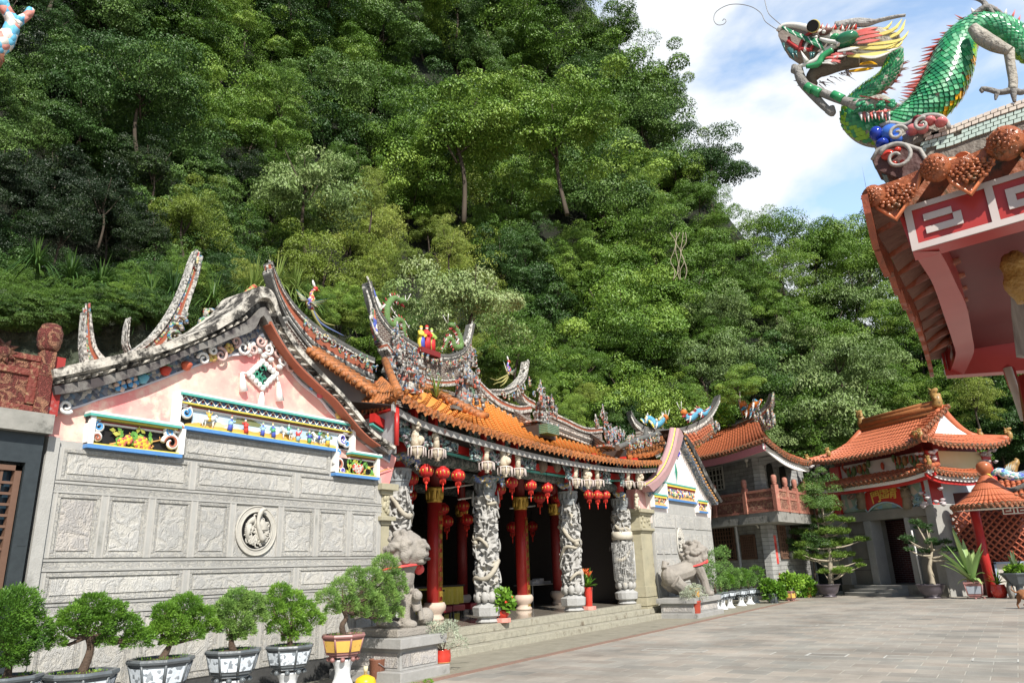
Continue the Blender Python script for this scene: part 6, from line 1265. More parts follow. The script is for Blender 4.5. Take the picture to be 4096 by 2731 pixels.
YG = mat('mustard_glaze', (.42,.26,.08),(.25,.14,.05), scale=7, rough=.4, stain=(.1,.07,.03), sscale=6, sfac=.42)
def beast(c, s, name='roof_beast', par=gate):
    mb = MB(); X = -dg_
    mb.tube(spline([c, c+V((0,0,.25*s))+X*.1*s, c+V((0,0,.5*s))-X*.05*s, c+V((0,0,.62*s))+X*.15*s],9),[.16*s, .17*s, .16*s, .15*s, .14*s, .12*s, .12*s, .1*s, .05*s],7)
    for k in range(5): mb.ell(c+V((rnd.uniform(-.15,.15)*s, rnd.uniform(-.15,.15)*s, rnd.uniform(.1,.6)*s)),.09*s, n=6, k=4)
    mb.cone(c+V((0,0,.5*s)), c+V((0,0,.75*s))-X*.2*s, .06*s, 5); mb.build(name, YG, par)
for p, s in ((rdL+V((0,0,.1)),1.1),(rdR+V((0,0,.05)),1.25),(e2c+V((0,0,.3))+dg_*.2,.6),(e2c+V((0,0,.3))+dg_*.7-ng*.3,.6),(e2l+V((0,0,.2)),.6),(e2l-dg_*.9+V((0,0,.4))-ng*.5,.6),(e2r+V((0,0,.35)),.7),(e2r+dg_*.8+V((0,0,.5))+ng*.6,.6),(e1c+V((0,0,.3)),.55),(e1l+V((0,0,.2)),.6)): beast(p, s)
# bracket clusters of white painted cups
mb = MB()
for c, sx in ((gp(3722,2000,.5),1),(gp(3705,1850,.4),1),(gp(3300,2040,.4),.8),(gp(3262,1895,.4),.8),(pn(3960,1830, e1c+dg_*.5, AG-pi/2),1)):
    for i in range(16): p = c+dg_*rnd.uniform(-.4,.5)*sx-ng*rnd.uniform(-.1,.4)+V((0,0, rnd.uniform(-.25,.45))); mb.lathe([(.04,-.05),(.1,.02),(.11,.05),(.03,.08)], p, 7,0)
mb.build('bracket_cups', mat('white_bracket_paint', (.7,.68,.64),(.35,.25,.3)), gate)
# ================= round-roofed side pavilion =================
PV = V((33.6,.6,0)); vpx = 34.0
vp = lambda x, y, X=34.0: px(x, y, X)
pav = thing('pavilion', 'low pavilion with fan-shaped terracotta roof, red post and lattice brick screen at the right edge', 'pavilion', (33.8,0,0))
ap = vp(3944,1906); n_ = 26; cen = V((ap.x, ap.y, 0)); rz_ = vp(3900,2040).z
Rr_ = (vp(3781,2040)-vp(3944,2040)).length
cone_b = lambda t: V((cen.x+Rr_*cos(radians(100+190*t)), cen.y+Rr_*sin(radians(100+190*t)), rz_+.1))
tile_roof(pav, cone_b, lambda t: V((cen.x+.12*cos(radians(100+190*t)), cen.y+.12*sin(radians(100+190*t)), ap.z)),24, TERRA, TERRA_OLD, rt=.085, endr=.1, sag=.22, name='conical_roof', seg=6)
mb = MB(); mb.lathe([(.1,-.3),(.13,-.2),(.1,-.1),(.2,.05),(.27,.18),(.27,.34),(.2,.44),(.08,.49)],(cen.x, cen.y, ap.z+.1),16); mb.build('gourd_finial', mat('brown_red_finial', (.45,.14,.06),(.3,.1,.04), rough=.3), pav)
mb = MB(); mb.add([V((cen.x+Rr_*.97*cos(radians(100+190*i/20)), cen.y+Rr_*.97*sin(radians(100+190*i/20)), rz_-.02)) for i in range(21)],[tuple(range(21))]); mb.build('eave_soffit', WHITE, pav)
sr0, sr1 = vp(4000,2000,33.6), vp(4230,1960,33.6)
tile_roof(pav, lambda t: sr0.lerp(sr1, t), lambda t: sr0.lerp(sr1, t)+V((1.6,0,.8)),10, TERRA, TERRA_OLD, rt=.09, endr=.1, name='front_roof', seg=4)
mb = MB(); mb.box(33.75,33.8, sr1.y, sr0.y, sr0.z-.55, sr0.z-.12,0)
def fret(mb, P0, U_, V_, L, Ht, n, m, w=.16, lift=.012):    # rows of interlocking key pattern bars
    P0 = V(P0); N = U_.cross(V_).normalized(); s = L/n
    def bar(u0, u1, v0, v1): a = P0+U_*u0+V_*v0*Ht; mb.prism([a, P0+U_*u1+V_*v0*Ht, P0+U_*u1+V_*v1*Ht, P0+U_*u0+V_*v1*Ht], N*lift, m)
    bar(0, L, .0,.1); bar(0, L, .9,1)
    for i in range(n):
        o = i*s
        bar(o, o+s*.1,.1,.9) if i % 1 == 0 else 0
        bar(o+s*.22, o+s*.62,.60,.74); bar(o+s*.52, o+s*.62,.26,.6); bar(o+s*.52, o+s*1.0,.26,.38) if 0 else bar(o+s*.22, o+s*.52,.26,.38)
        bar(o+s*.74, o+s*.84,.1,.74)
fret(mb, (33.748, sr0.y, sr0.z-.52), V((0,-1,0)), V((0,0,1)), sr0.y-sr1.y, .38,4,1, lift=.01); mb.build('fret_fascia', [REDD, plain('fret_white', (.62,.6,.56))], pav)
mb = MB(); pc0 = pz(3972,2387); mb.tube([pc0, V((pc0.x, pc0.y, rz_))],.17,14); mb.build('red_post', REDP, pav)
LAT = mat('lattice_tile', (.45,.13,.07),(.32,.09,.05), scale=8, rough=.4); Xl = 35.2
yA, yB_ = px(3830,2200, Xl).y, px(4220,2200, Xl).y; zA, zB = px(4000,2248, Xl).z, rz_+.1
mb = MB(); s = .17; i = 0; L = yA-yB_; Hh = zB-zA
k = -Hh
while k < L:
    for dir_ in (1,-1):
        a0 = k if dir_ == 1 else k+Hh
        pts = []
        u0, u1 = (k, k+Hh) if dir_ == 1 else (k+Hh, k)
        t0 = max(0,(0-u0)/(u1-u0) if u1 > u0 else (u0-L)/(u0-u1) if u0 > L else 0); t1 = min(1,(L-u0)/(u1-u0) if u1 > u0 else (u0/(u0-u1)))
        if t1 > t0: mb.tube([V((Xl, yA-lerp(u0, u1, t0), lerp(zA, zB, t0))), V((Xl, yA-lerp(u0, u1, t1), lerp(zA, zB, t1)))],.04,4)
    k += s*1.6
mb.build('lattice_screen', LAT, pav)
mb = MB(); mb.box(Xl-.1, Xl+.2, yB_, px(3985,2300, Xl).y, 0, zA); mb.build('white_low_wall', mat('cream_wall_panel', (.66,.62,.54),(.56,.54,.48), scale=2), pav)
mb = MB(); yy = px(3985,2300, Xl-.12).y
for (a, b, c_, d_) in ((yB_, yy, zA-.06, zA+.02),(yy-.08, yy, 0, zA),(yB_, yy, .02,.1)): mb.box(Xl-.13, Xl-.1, a, b, c_, d_)
mb.build('pale_blue_border', plain('pale_blue_border', (.4,.5,.62)), pav)
mb = MB(); mb.box(Xl+.6, Xl+.7,-14, yA+1,0,4); mb.build('rear_wall', plain('rear_dark_red', (.10,.03,.025)), pav)
phx = thing('phoenix_statue', 'blue and white mosaic phoenix on the curved ridge of the right hand pavilion', 'statue', vp(4000,1960))
SPX = lambda x, y, o=0: px(x, y, 33.5-o)
mb = MB(); mb.tube(spline([SPX(3965,1900), SPX(3990,1885), SPX(4020,1895), SPX(4060,1905), SPX(4110,1900)],14),[.05,.09,.12,.15,.17,.18,.18,.18,.17,.16,.15,.13,.1,.08],8); mb.build('body', confetti('phoenix_body', [(.1,.15,.5),(.65,.65,.62),(.2,.4,.55),(.6,.6,.55),(.1,.3,.2)], scale=10), phx)
mb = MB()
for i in range(7): mb.cone(SPX(4000+i*8,1900), SPX(4010+i*9,1862-i*4+abs(i-3)*6),.09,5,0, flat=.3)
for i in range(5): mb.cone(SPX(4040+i*12,1900), SPX(4080+i*10,1885-i*3),.1,5,1, flat=.3)
mb.build('wing', [plain('grey_green_feather', (.35,.38,.34)), plain('pale_blue_feather', (.4,.52,.62))], phx)
mb = MB(); mb.tube(spline([SPX(3968,1905), SPX(3955,1897), SPX(3945,1895)],5),[.06,.05,.04,.03,.01],6); mb.build('head', YEL, phx)
mb = MB(); mb.tube(spline([vp(4008,1962), vp(4040,1962), vp(4080,1950), vp(4130,1925), vp(4180,1890)],12),[.2,.16,.13,.12,.12,.12,.12,.12,.12,.12,.12,.12],6); mb.build('curved_ridge', CAPG, pav)
yh = thing('roof_beast', 'mustard glazed curling fish finial right of the round pavilion roof', 'roof ornament', vp(4065,1880)); mb = MB(); mb.tube(spline([px(4040,1880,35), px(4055,1860,35), px(4068,1843,35), px(4060,1832,35)],8),[.25,.24,.2,.17,.14,.12,.08,.04],7); mb.build('curled_body', YG, yh)
# ================= near pavilion eave (upper right) =================
np_ = thing('near_pavilion', 'corner of the close red pavilion roof with white key pattern fascia, upper right', 'pavilion', (5.5,-1.5,0))
XN = 3.77
A0 = px(3650,1008, XN); 
FR = [V((0,0,0))]*0
Bt = [(3650,1008,3.77),(3695,1075,4.15),(3735,1145,4.6),(3779,1272,5.35),(3812,1372,6.2),(3822,1425,6.75),(3789,1514,7.15)]
Bo = spline([px(*p) for p in Bt],26)
It = [(3758,1005),(3790,1060),(3822,1130),(3867,1228),(3888,1340),(3895,1410),(3856,1496)]
Bi = spline([pz(x, y, px(*b).z) for (x, y), b in zip(It, Bt)],26)
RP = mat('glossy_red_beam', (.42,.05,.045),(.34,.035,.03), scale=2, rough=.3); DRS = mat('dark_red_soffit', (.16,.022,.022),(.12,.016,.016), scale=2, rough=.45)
hf_ = .30
mb = MB(); n__ = len(Bo); up_ = [V((0,0, hf_))]*n__
mb.strip(Bo, Bi); mb.strip(Bi, [p+V((0,0,.2)) for p in Bi]); mb.strip([p+V((0,0, hf_)) for p in Bo], Bo); mb.build('long_beam', RP, np_)
# front beam along the near fascia
E0, E1 = px(3650,1008, XN), px(4700,713, XN)
f_up0, f_up1 = px(3595,862, XN), px(4700,476, XN)
mb = MB(); ins = V((.13,0,0)); mb.add([E0, E1, E1+ins, E0+ins, E0+V((0,0,.0)), f_up0, f_up1, E0+ins+V((0,0,.15)), E1+ins+V((0,0,.15))],[(0,3,2,1),(3,7,8,2)]); mb.add([E0, E1, f_up1, f_up0],[(0,1,2,3)]); mb.build('front_beam', RP, np_)
mb = MB(); Ud = (E1-E0).normalized(); Vd = (f_up0-E0); Vd = V((0, Vd.y*.3, Vd.z)).normalized(); L = (E1-E0).length
q0_ = E0+V((-.004,0,0)); hh_ = (f_up1-E1).z*.92
def kb(u0, u1, v0, v1, s):
    a = lambda u, v: q0_+Ud*u*s+V((0,0,1))*v*hh_; mb.prism([a(u0, v0), a(u1, v0), a(u1, v1), a(u0, v1)],(-.008,0,0),0)
s = hh_*1.05; kb(0, L/s, 0,.13, s); kb(0, L/s, .86,.97, s); k = 0
while k*1.35 < L/s-.4:
    o = k*1.35; kb(o+.0, o+.13,.13,.86, s); kb(o+.3, o+.92,.28,.42, s); kb(o+.3, o+.78,.56,.70, s) ; kb(o+.3, o+.44,.42,.56, s) if k % 2 else kb(o+.78, o+.92,.42,.56, s); kb(o+1.07, o+1.2,.28,.86, s) if 0 else None; k += 1
mb.build('key_pattern', mat('greyish_white_paint', (.54,.47,.45),(.44,.38,.36), scale=6), np_)
# fret at the far end of the long beam
mb = MB()
for i in range(18,25,2):
    a, b = Bo[i], Bo[i+1]; o = V((-.02,.012,0))
    mb.add([a+o+V((0,0,.02)), b+o+V((0,0,.02)), b+o+V((0,0,.07)), a+o+V((0,0,.07))],[(0,1,2,3)]); mb.add([a+o+V((0,0,.12)), b+o+V((0,0,.12)), b+o+V((0,0,.17)), a+o+V((0,0,.17))],[(0,1,2,3)])
    mb.add([a+o+V((0,0,.02)), a.lerp(b, .3)+o+V((0,0,.02)), a.lerp(b, .3)+o+V((0,0,.26)), a+o+V((0,0,.26))],[(0,1,2,3)])
mb.build('key_pattern', MATS['greyish_white_paint'], np_)
# soffit and far beam, tile undersides
zS = [p.z+.2 for p in Bi]
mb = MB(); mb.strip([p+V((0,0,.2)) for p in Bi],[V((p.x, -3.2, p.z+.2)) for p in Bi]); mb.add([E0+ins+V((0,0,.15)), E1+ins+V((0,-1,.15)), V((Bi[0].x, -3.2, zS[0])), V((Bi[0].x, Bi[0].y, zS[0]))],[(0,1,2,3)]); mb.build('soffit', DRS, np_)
fb0 = pz(3789,1514, Bo[-1].z); mb = MB(); b1_ = pz(4300,1480, Bo[-1].z); mb.prism([fb0, b1_, b1_+V((0,0, hf_)), fb0+V((0,0, hf_))],(-.14,0,0)); mb.build('far_beam', RP, np_)
Ot = [(3470,775,3.6),(3500,915,3.85),(3560,1020,4.2),(3612,1131,4.7),(3665,1225,5.3),(3697,1330,6.1),(3716,1400,6.6),(3722,1440,7.0)]
Oo = spline([px(*p) for p in Ot],26)
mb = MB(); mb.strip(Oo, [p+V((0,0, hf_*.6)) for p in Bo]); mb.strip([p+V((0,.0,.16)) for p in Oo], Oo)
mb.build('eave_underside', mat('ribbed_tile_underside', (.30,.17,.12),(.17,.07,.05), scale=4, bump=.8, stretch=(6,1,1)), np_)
mb = MB(); OT = resample(Oo, 12)
for i in range(11):
    a, b = OT[i], OT[i+1]; d_ = (b-a); o = V((0,.03,0)); mb.prism([a+o, a+o+V((0,.0,-.10)), a.lerp(b, .3)+o+V((0,0,-.15)), a.lerp(b, .6)+o+V((0,0,-.17)), b+o+V((0,0,-.06)), b+o],(0,-.03,0)); mb.tube([a+V((0,-.3,.12)), a+V((0,.03,.02))],[.035,.04],8) if i else None
mb.build('drip_tiles', mat('glossy_brown_red_tile', (.36,.10,.045),(.2,.05,.03), scale=7, rough=.3, bump=.6, stain=(.1,.05,.03), sscale=8, sfac=.38), np_)
# roof slab over the soffit
mb = MB(); mb.add([V((4.1,-3,3.75)), Oo[5]+V((0,0,.2)), Oo[-1]+V((0,0,.18)), V((7.2,-3,4.6))],[(0,1,2,3)]); mb.prism([px(x, y, 3.84) for x, y in ((3520,770),(3660,700),(4700,370),(4700,520),(3600,870))],(.03,0,0)); mb.build('roof_slab', TERRA_OLD, np_)
# big round end tiles and hanging drip tiles on the near edge
GB = mat('brown_glazed_tile', (.42,.13,.05),(.2,.06,.03), scale=14, rough=.22, bump=1, bscale=20, stain=(.10,.06,.03), sscale=9, sfac=.42)
OG = mat('glossy_orange_tile', (.70,.24,.10),(.55,.16,.07), scale=5, rough=.18, stain=(.2,.12,.08), sscale=7, sfac=.34)
def pxs(p, n): return n/FL*(V(p)-CAM).dot(F)      # n photo pixels as metres at p
for (x, y, rp, x2, y2) in ((3743,672,56,3950,615),(4022,574,68,4200,540),(4330,470,74,4500,430),(4640,360,80,4800,330),(3495,785,44,3640,728)):
    c = px(x, y, 3.66); r = pxs(c, rp); mb = MB(); e = px(x2, y2,4.0); tr = .6 if x > 3600 else .42
    Mx = (e-c).to_track_quat('Z', 'Y').to_matrix()
    mb.lathe([(r*.3,-r*.75),(r*.8,-r*.6),(r, -r*.2),(r*1.05,0),(r*.98, r*.25),(r*.8, r*.3)], c, 18,0, True, Mx)
    for k in range(44): a = k*2.4; q_ = r*.93*sqrt(k/44); mb.ell(c+Mx @ V((q_*cos(a), q_*sin(a),-r*(.82-.55*(q_/r)**2))), r*rnd.uniform(.07,.15), r*rnd.uniform(.07,.15), r*.12, Mx, 6,4,0)
    mb.tube([c+(e-c)*.08, e+V((.3,0,.1))],[r*tr, r*tr*1.05],14,1); mb.tube([c+(e-c)*.5, c+(e-c)*.53],[r*tr*1.08, r*tr*1.08],14,1)
    mb.build('round_end_tile', [GB, OG], np_)
for (x, y, w_, hh2) in ((3585,760,105,120),(3885,655,110,125),(4180,555,118,120),(4490,450,125,125)):
    pts = [(x-w_, y-35),(x-w_*.95, y+10),(x-w_*.7, y+hh2*.45),(x-w_*.3, y+hh2*.75),(x, y+hh2),(x+w_*.35, y+hh2*.6),(x+w_*.75, y+hh2*.2),(x+w_*1.0, y-60),(x, y-40)]
    mb = MB(); P_ = [px(a, b-(a-x)*.26,3.68) for a, b in pts]; mb.prism(P_, (.025,0,0),0); mb.tube([p+V((-.004,0,0)) for p in P_[1:8]], pxs(P_[0],8),6,1)
    c = px(x, y+15,3.66)
    for k in range(46): a = k*2.4; q_ = pxs(c, 78)*sqrt(k/46); mb.ell(c+V((0, q_*cos(a), q_*sin(a)*.62-.01)), pxs(c, rnd.uniform(5,13)), pxs(c, rnd.uniform(6,13)), pxs(c, rnd.uniform(5,11)), None, 6,4,0)
    mb.build('hanging_drip_tile', [GB, OG], np_)
# mossy tiled ridge with ceramic chips carrying the dragon
RDG = mat('mossy_mortar_ridge', (.25,.22,.18),(.12,.1,.085), scale=6, bump=1, bscale=25, stain=(.4,.38,.32), sscale=5, sfac=.36)
mb = MB(); TR = [px(x, y, 3.85) for x, y in ((3700,540),(3800,508),(3900,470),(4000,432),(4110,395),(4250,345),(4480,265),(4700,188))]; BR_ = [px(x, y, 3.85) for x, y in ((3640,680),(3800,650),(3900,610),(4000,580),(4110,545),(4250,500),(4480,425),(4700,350))]; mb.band(TR, BR_, (.2,0,0)); mb.build('mortar_ridge', RDG, np_)
mb = MB()
for r_ in range(5):
    n = 24
    for i in range(n):
        t0, t1 = (i+.06+.4*(r_ % 2))/n, (i+.94+.4*(r_ % 2))/n
        if t1 > 1 or rnd.random() < .06: continue
        v0, v1 = .02+r_*.115,.02+r_*.115+.095
        a, b = poly_at(TR, t0), poly_at(TR, t1); c_, d_ = poly_at(BR_, t0), poly_at(BR_, t1); o = V((-.012-.006*(r_ < 2),0,0))
        mb.prism([a.lerp(c_, v0)+o, b.lerp(d_, v0)+o, b.lerp(d_, v1)+o, a.lerp(c_, v1)+o],(.02,0,0),0 if r_ < 2 else 1)
mb.build('ceramic_chips', [mat('cream_chip', (.66,.60,.50),(.55,.45,.4), scale=9, rough=.4), mat('pale_mint_chip', (.50,.60,.54),(.4,.5,.45), scale=9, rough=.4)], np_)
def spiral_px(mb, x, y, rp, X, th, turns=1.5, a0=0, s_=1, m=0):
    c = px(x, y, X); r = pxs(c, rp); t_ = pxs(c, th); P_ = []
    for i in range(30): t = i/29; a = a0+s_*turns*2*pi*t; q_ = r*(1-.85*t); P_.append(c+V((-.02,-q_*cos(a), q_*sin(a))))
    mb.tube(P_, [t_*(1-.35*i/29) for i in range(30)],7, m)
mb = MB(); spiral_px(mb, 3590,635,66,3.72,9,1.35,2.6,-1,0); P_ = [px(x, y, 3.75) for x, y in ((3490,640),(3512,600),(3560,580),(3620,580),(3680,600),(3705,640),(3690,690),(3620,730),(3590,710),(3540,690),(3510,680))]; mb.prism(P_, (.12,0,0),1); mb.tube(P_[:8], pxs(P_[0],9),6,0)
for (x, y, a, b) in ((3550,620,26,22),(3590,600,14,12),(3575,655,16,10),(3610,650,10,12)): c = px(x, y, 3.74); mb.ell(c, .015, pxs(c, a), pxs(c, b), None, 10,6,2)
P_ = [px(x, y, 3.78) for x, y in ((3500,645),(3487,640),(3530,700),(3590,705),(3570,690))]; mb.prism(P_, (.1,0,0),3)
mb.build('cloud_scroll_end', [mat('grey_scroll_rim', (.42,.40,.37),(.25,.24,.22), bump=.6), mat('dark_maroon_mortar', (.12,.05,.045),(.06,.04,.035), bump=.8), mat('red_ceramic', (.60,.06,.04), rough=.2), mat('deep_teal_ceramic', (.03,.14,.18), rough=.25)], np_)
# right side: post, bracket, carved figure
mb = MB(); mb.tube([px(4170,1500,6.6), px(4150,2100,6.6)+V((0,0,-2.5))],.16,14); mb.build('red_post', RP, np_)
mb = MB(); P_ = [px(x, y, 6.9) for x, y in ((4010,1470),(4030,1455),(4060,1470),(4085,1560),(4130,1700),(4105,1700),(4060,1590),(4030,1530))]; mb.prism(P_, (.12,0,0),0); mb.tube([px(4030,1470,6.88), px(4060,1560,6.88), px(4100,1680,6.88)],.03,6,1); mb.build('carved_bracket', [plain('bracket_red', (.4,.03,.03)), plain('bracket_cream', (.6,.54,.46))], np_)
mb = MB(); P_ = spline([px(x, y, 4.6) for x, y in ((4048,1020),(4065,1090),(4080,1150),(4110,1200))],10); mb.tube(P_, [.05,.06,.07,.06,.06,.07,.07,.06,.05,.05],8); [mb.ell(p+V((rnd.uniform(-.03,.03), rnd.uniform(-.03,.03),0)),.035, n=6, k=4) for p in P_]; mb.build('gilt_carving', mat('worn_gilt_carving', (.45,.27,.07),(.25,.13,.04), scale=14, rough=.35, bump=.8), np_)
mb = MB(); P_ = [px(x, y, 5.2) for x, y in ((4042,900),(4110,880),(4110,1420),(4065,1415),(4045,1250),(4038,1100))]; mb.prism(P_, (.1,0,0)); mb.build('weathered_panel', mat('streaked_grey_wood', (.36,.34,.31),(.14,.11,.1), scale=6, stretch=(3,3,.5), bump=.6), np_)
# ================= big roof dragon (upper right) =================
XD = 3.95
dq = lambda x, y, o=0: px(x, y, XD-o)
dr = thing('dragon_statue', 'large green scaled dragon with open jaws and yellow mane on the near roof corner', 'dragon statue', px(3560,560, XD))
GRN = [mat('deep_green_scale', (.015,.17,.07),(.04,.24,.12), rough=.3, scale=9), mat('emerald_scale', (.03,.32,.12),(.05,.24,.1), rough=.28, scale=9), mat('lime_scale', (.28,.50,.04),(.2,.42,.04), rough=.15), mat('amber_scale', (.80,.45,.02),(.7,.35,.02), rough=.15), mat('pale_green_scale', (.22,.5,.3),(.10,.40,.2), rough=.2)]
MORT = mat('dragon_mortar', (.46,.43,.37),(.22,.20,.17), scale=14, bump=1, bscale=40, rough=.9); GREYC = mat('grey_cement_limb', (.30,.29,.27),(.17,.16,.15), scale=16, bump=.8, rough=.9)
PINKS = mat('pink_shard', (.72,.14,.12),(.62,.22,.2), rough=.2, scale=9); YELS = mat('pale_yellow_shard', (.80,.68,.22),(.72,.6,.2), rough=.2, scale=9); WHS = mat('white_shard', (.74,.72,.68),(.62,.6,.56), rough=.2, scale=9); MAR = mat('mouth_maroon', (.22,.03,.035),(.12,.02,.02), rough=.6)
path = [(3578,200),(3575,262),(3540,320),(3470,372),(3420,428),(3425,490),(3500,528),(3600,505),(3690,450),(3760,370),(3800,280),(3830,190),(3885,125),(3960,108),(4040,135),(4100,195),(4170,240),(4270,250),(4370,200),(4440,130)]
rads = [34,38,40,43,52,62,70,72,80,90,88,80,66,56,52,48,44,38,28,12]
N = 146; PB_ = spline([dq(*p, .0) for p in path], N); RB = [pxs(PB_[i], lerp(rads[int(i/(N-1)*18.99)], rads[int(i/(N-1)*18.99)+1],(i/(N-1)*18.99) % 1)) for i in range(N)]
b = MB(); b.tube(PB_, [r*.93 for r in RB],20,0); b.build('body', MORT, dr)
# scales laid over the body
sc_ = MB(); bands_ = MB(); T = [(PB_[min(i+1, N-1)]-PB_[max(i-1,0)]).normalized() for i in range(N)]
for i in range(2, N-1):
    t = T[i]; side = V((-1,0,0)); up = t.cross(side).normalized()     # up = towards the back or belly in the statue's plane
    if t.z < -2: pass
    r = RB[i]; rows_ = 11
    for k in range(rows_):
        f = (k+.5*(i % 2))/rows_*2-1; ang = f*1.75
        nrm = (side*cos(ang)+up*sin(ang)).normalized(); p = PB_[i]+nrm*r*.95
        w = nrm.cross(t).normalized(); L = r*.25; W2 = r*.15*rnd.uniform(.85,1.08); p = p+w*rnd.uniform(-.02,.02)*r
        if rnd.random() < .045: continue
        ii = i/N*1.15
        belly = f > .62 ; back = f < -.72
        if back: continue
        m_ = rnd.choice((0,0,1,1,4)) if not belly else rnd.choice((2,3,2))
        if ii < .42 and f > .25: m_ = rnd.choice((2,1,2))
        if ii < .42 and f > .72: continue
        tip = p-t*L+nrm*r*.05
        sc_.add([p+t*L*.5, p+w*W2+t*L*.1+nrm*.002, p+w*W2*.9-t*L*.55+nrm*r*.05, tip+nrm*.004, p-w*W2*.9-t*L*.55+nrm*r*.05, p-w*W2+t*L*.1+nrm*.002],[(0,1,2,3,4,5)], m_)
sc_.build('green_scales', GRN, dr)
# dorsal spikes along the back
sp = MB()
for i in range(6, N-2,2):
    t = T[i]; side = V((-1,0,0)); up = t.cross(side).normalized(); base = PB_[i]-up*RB[i]*.88; h = RB[i]*rnd.uniform(.4,.8)
    for s_ in (-.3,.3): sp.cone(base+side*s_*RB[i]*.4, base+side*s_*RB[i]*.5-up*h+t*h*-.35, RB[i]*.19,4,0 if rnd.random() < .75 else 1, flat=.5)
sp.build('dorsal_spikes', [PINKS, WHS], dr)
# head
hd = MB(); 
def dtube(mb, pts, rs, m=0, n=10, o=0, k=20, flat=1):
    P_ = spline([dq(*p, o) if len(p) == 2 else px(p[0], p[1], XD-p[2]) for p in pts], k); R_ = [pxs(P_[i], lerp(rs[int(i/(k-1)*(len(rs)-1.001))], rs[int(i/(k-1)*(len(rs)-1.001))+1],(i/(k-1)*(len(rs)-1.001)) % 1)) for i in range(k)]
    mb.tube(P_, R_, n, m, flat=flat)
dtube(hd, [(3575,190),(3500,170),(3400,175),(3300,150),(3220,130),(3150,125)],[52,62,58,42,34,22]); dtube(hd, [(3560,215),(3480,225),(3400,235),(3330,262),(3270,300)],[50,46,36,24,18]); hd.build('head', MORT, dr, remesh=.012)
mo = MB(); P_ = [dq(x, y, .1) for x, y in ((3112,118),(3135,108),(3200,118),(3280,150),(3330,180),(3300,205),(3240,212),(3180,205),(3130,172),(3113,145))]; mo.prism(P_, (.16,0,0),0)
for k_, r_ in enumerate((80,56,30)):
    Q = [dq(3270+r_*cos(a)*.9-30*k_*0,205+r_*sin(a),.118) for a in [pi+pi*i/12*.5 for i in range(13)]]; mo.tube([q for q in Q], pxs(Q[0],7),5,1 if k_ % 2 == 0 else 2)
for (x, y, x2, y2, w_, m_) in ((3150,165,3240,200,8,1),(3155,150,3180,185,6,1)): mo.tube([dq(x, y, .115), dq((x+x2)/2-6,(y+y2)/2+10,.115), dq(x2, y2,.115)], pxs(P_[0], w_),5, m_)
mo.build('mouth', [mat('mouth_grey', (.3,.26,.23),(.16,.12,.1), bump=.6), plain('mouth_red', (.5,.05,.05)), WHS], dr)
ju = MB(); dtube(ju, [(3112,125),(3130,105),(3180,102),(3250,120),(3310,145),(3370,160)],[9,11,14,14,13,10],0,8,.1)
for i in range(24): t = i/23; c = dq(lerp(3130,3275, t), lerp(108,160, t)+6*sin(pi*t),.13); e = dq(lerp(3140,3290, t)+8, lerp(128,205, t),.14); ju.cone(c, e, pxs(c, 6),4,1+(i % 5 == 1)*1, flat=.5)
ju.build('upper_lip', [WHS, GRN[0], WHS], dr)
te = MB()
for (x, y, x2, y2, r_) in ((3132,175,3140,205,6),(3155,195,3170,232,9),(3165,200,3177,243,8),(3180,208,3190,232,7),(3245,212,3240,240,8),(3255,212,3250,235,7)): te.cone(dq(x, y, .12), dq(x2, y2,.12), pxs(dq(x, y), r_),5,1)
te.cone(dq(3228,250,.12), dq(3203,203,.12), pxs(dq(3228,250),11),5,0); te.build('teeth', [WHS, plain('dark_teal_tooth', (.05,.14,.14), rough=.2)], dr)
lj = MB(); dtube(lj, [(3360,180),(3340,185),(3290,212),(3262,245),(3210,262),(3195,268)],[9,12,12,13,11,5],0,8,.11); dtube(lj, [(3330,200),(3290,228),(3270,258),(3225,268)],[11,13,12,8],1,8,.13); lj.build('lower_lip', [WHS, GRN[1]], dr)
ch = MB(); dtube(ch, [(3440,235),(3380,245),(3320,265),(3270,285),(3245,320),(3262,340)],[34,36,34,34,26,12],0,10,.05); ch.build('chin', mat('dark_chin_mortar', (.17,.14,.11),(.1,.08,.06), bump=1), dr)
ey = MB(); c = dq(3252,105,.16); Mx = (dq(3252,105,.3)-dq(3275,112,.1)).to_track_quat('Z', 'Y').to_matrix(); r = pxs(c, 23); ey.lathe([(r*.9,-r*.8),(r, -r*.4),(r, r*.5),(r*.85, r*.6),(r*.8, r*.5),(.001, r*.5)], c, 20,0, False, Mx); ey.lathe([(r*1.12,-r*.8),(r*1.12,-r*.55),(r, -r*.5)], c, 20,1, False, Mx)
ey.ell(dq(3302,128,.13),.02, pxs(c, 26), pxs(c, 13), None, 10,6,2); ey.ell(dq(3295,128,.15),.012, pxs(c, 8), pxs(c, 7), None, 8,5,3); ey.build('eye', [plain('glassy_black_eye', (.01,.01,.01), rough=.08), YELS, plain('brown_eye_patch', (.12,.05,.04)), WHS], dr)
ck = MB(); ck.ell(dq(3385,158,.12),.05, pxs(c, 46), pxs(c, 27), None, 16,10,0); ck.ell(dq(3340,152,.11),.03, pxs(c, 20), pxs(c, 14), None, 10,7,1); dtube(ck, [(3280,156),(3310,165),(3345,170),(3355,180)],[6,9,8,9],2,8,.14); ck.build('cheek', [mat('glossy_green_bowl', (.03,.20,.09),(.02,.12,.06), rough=.08, coat=.6), GRN[1], WHS], dr)
br = MB()
for i in range(16): x = lerp(3270,3420, i/15); br.cone(dq(x, 122-5*sin(i),.1), dq(x+rnd.uniform(-6,22),122-rnd.uniform(18,34),.1), pxs(c, 8),4, i % 2, flat=.5)
br.build('brow_tufts', [WHS, plain('red_shard', (.6,.05,.03), rough=.2)], dr)
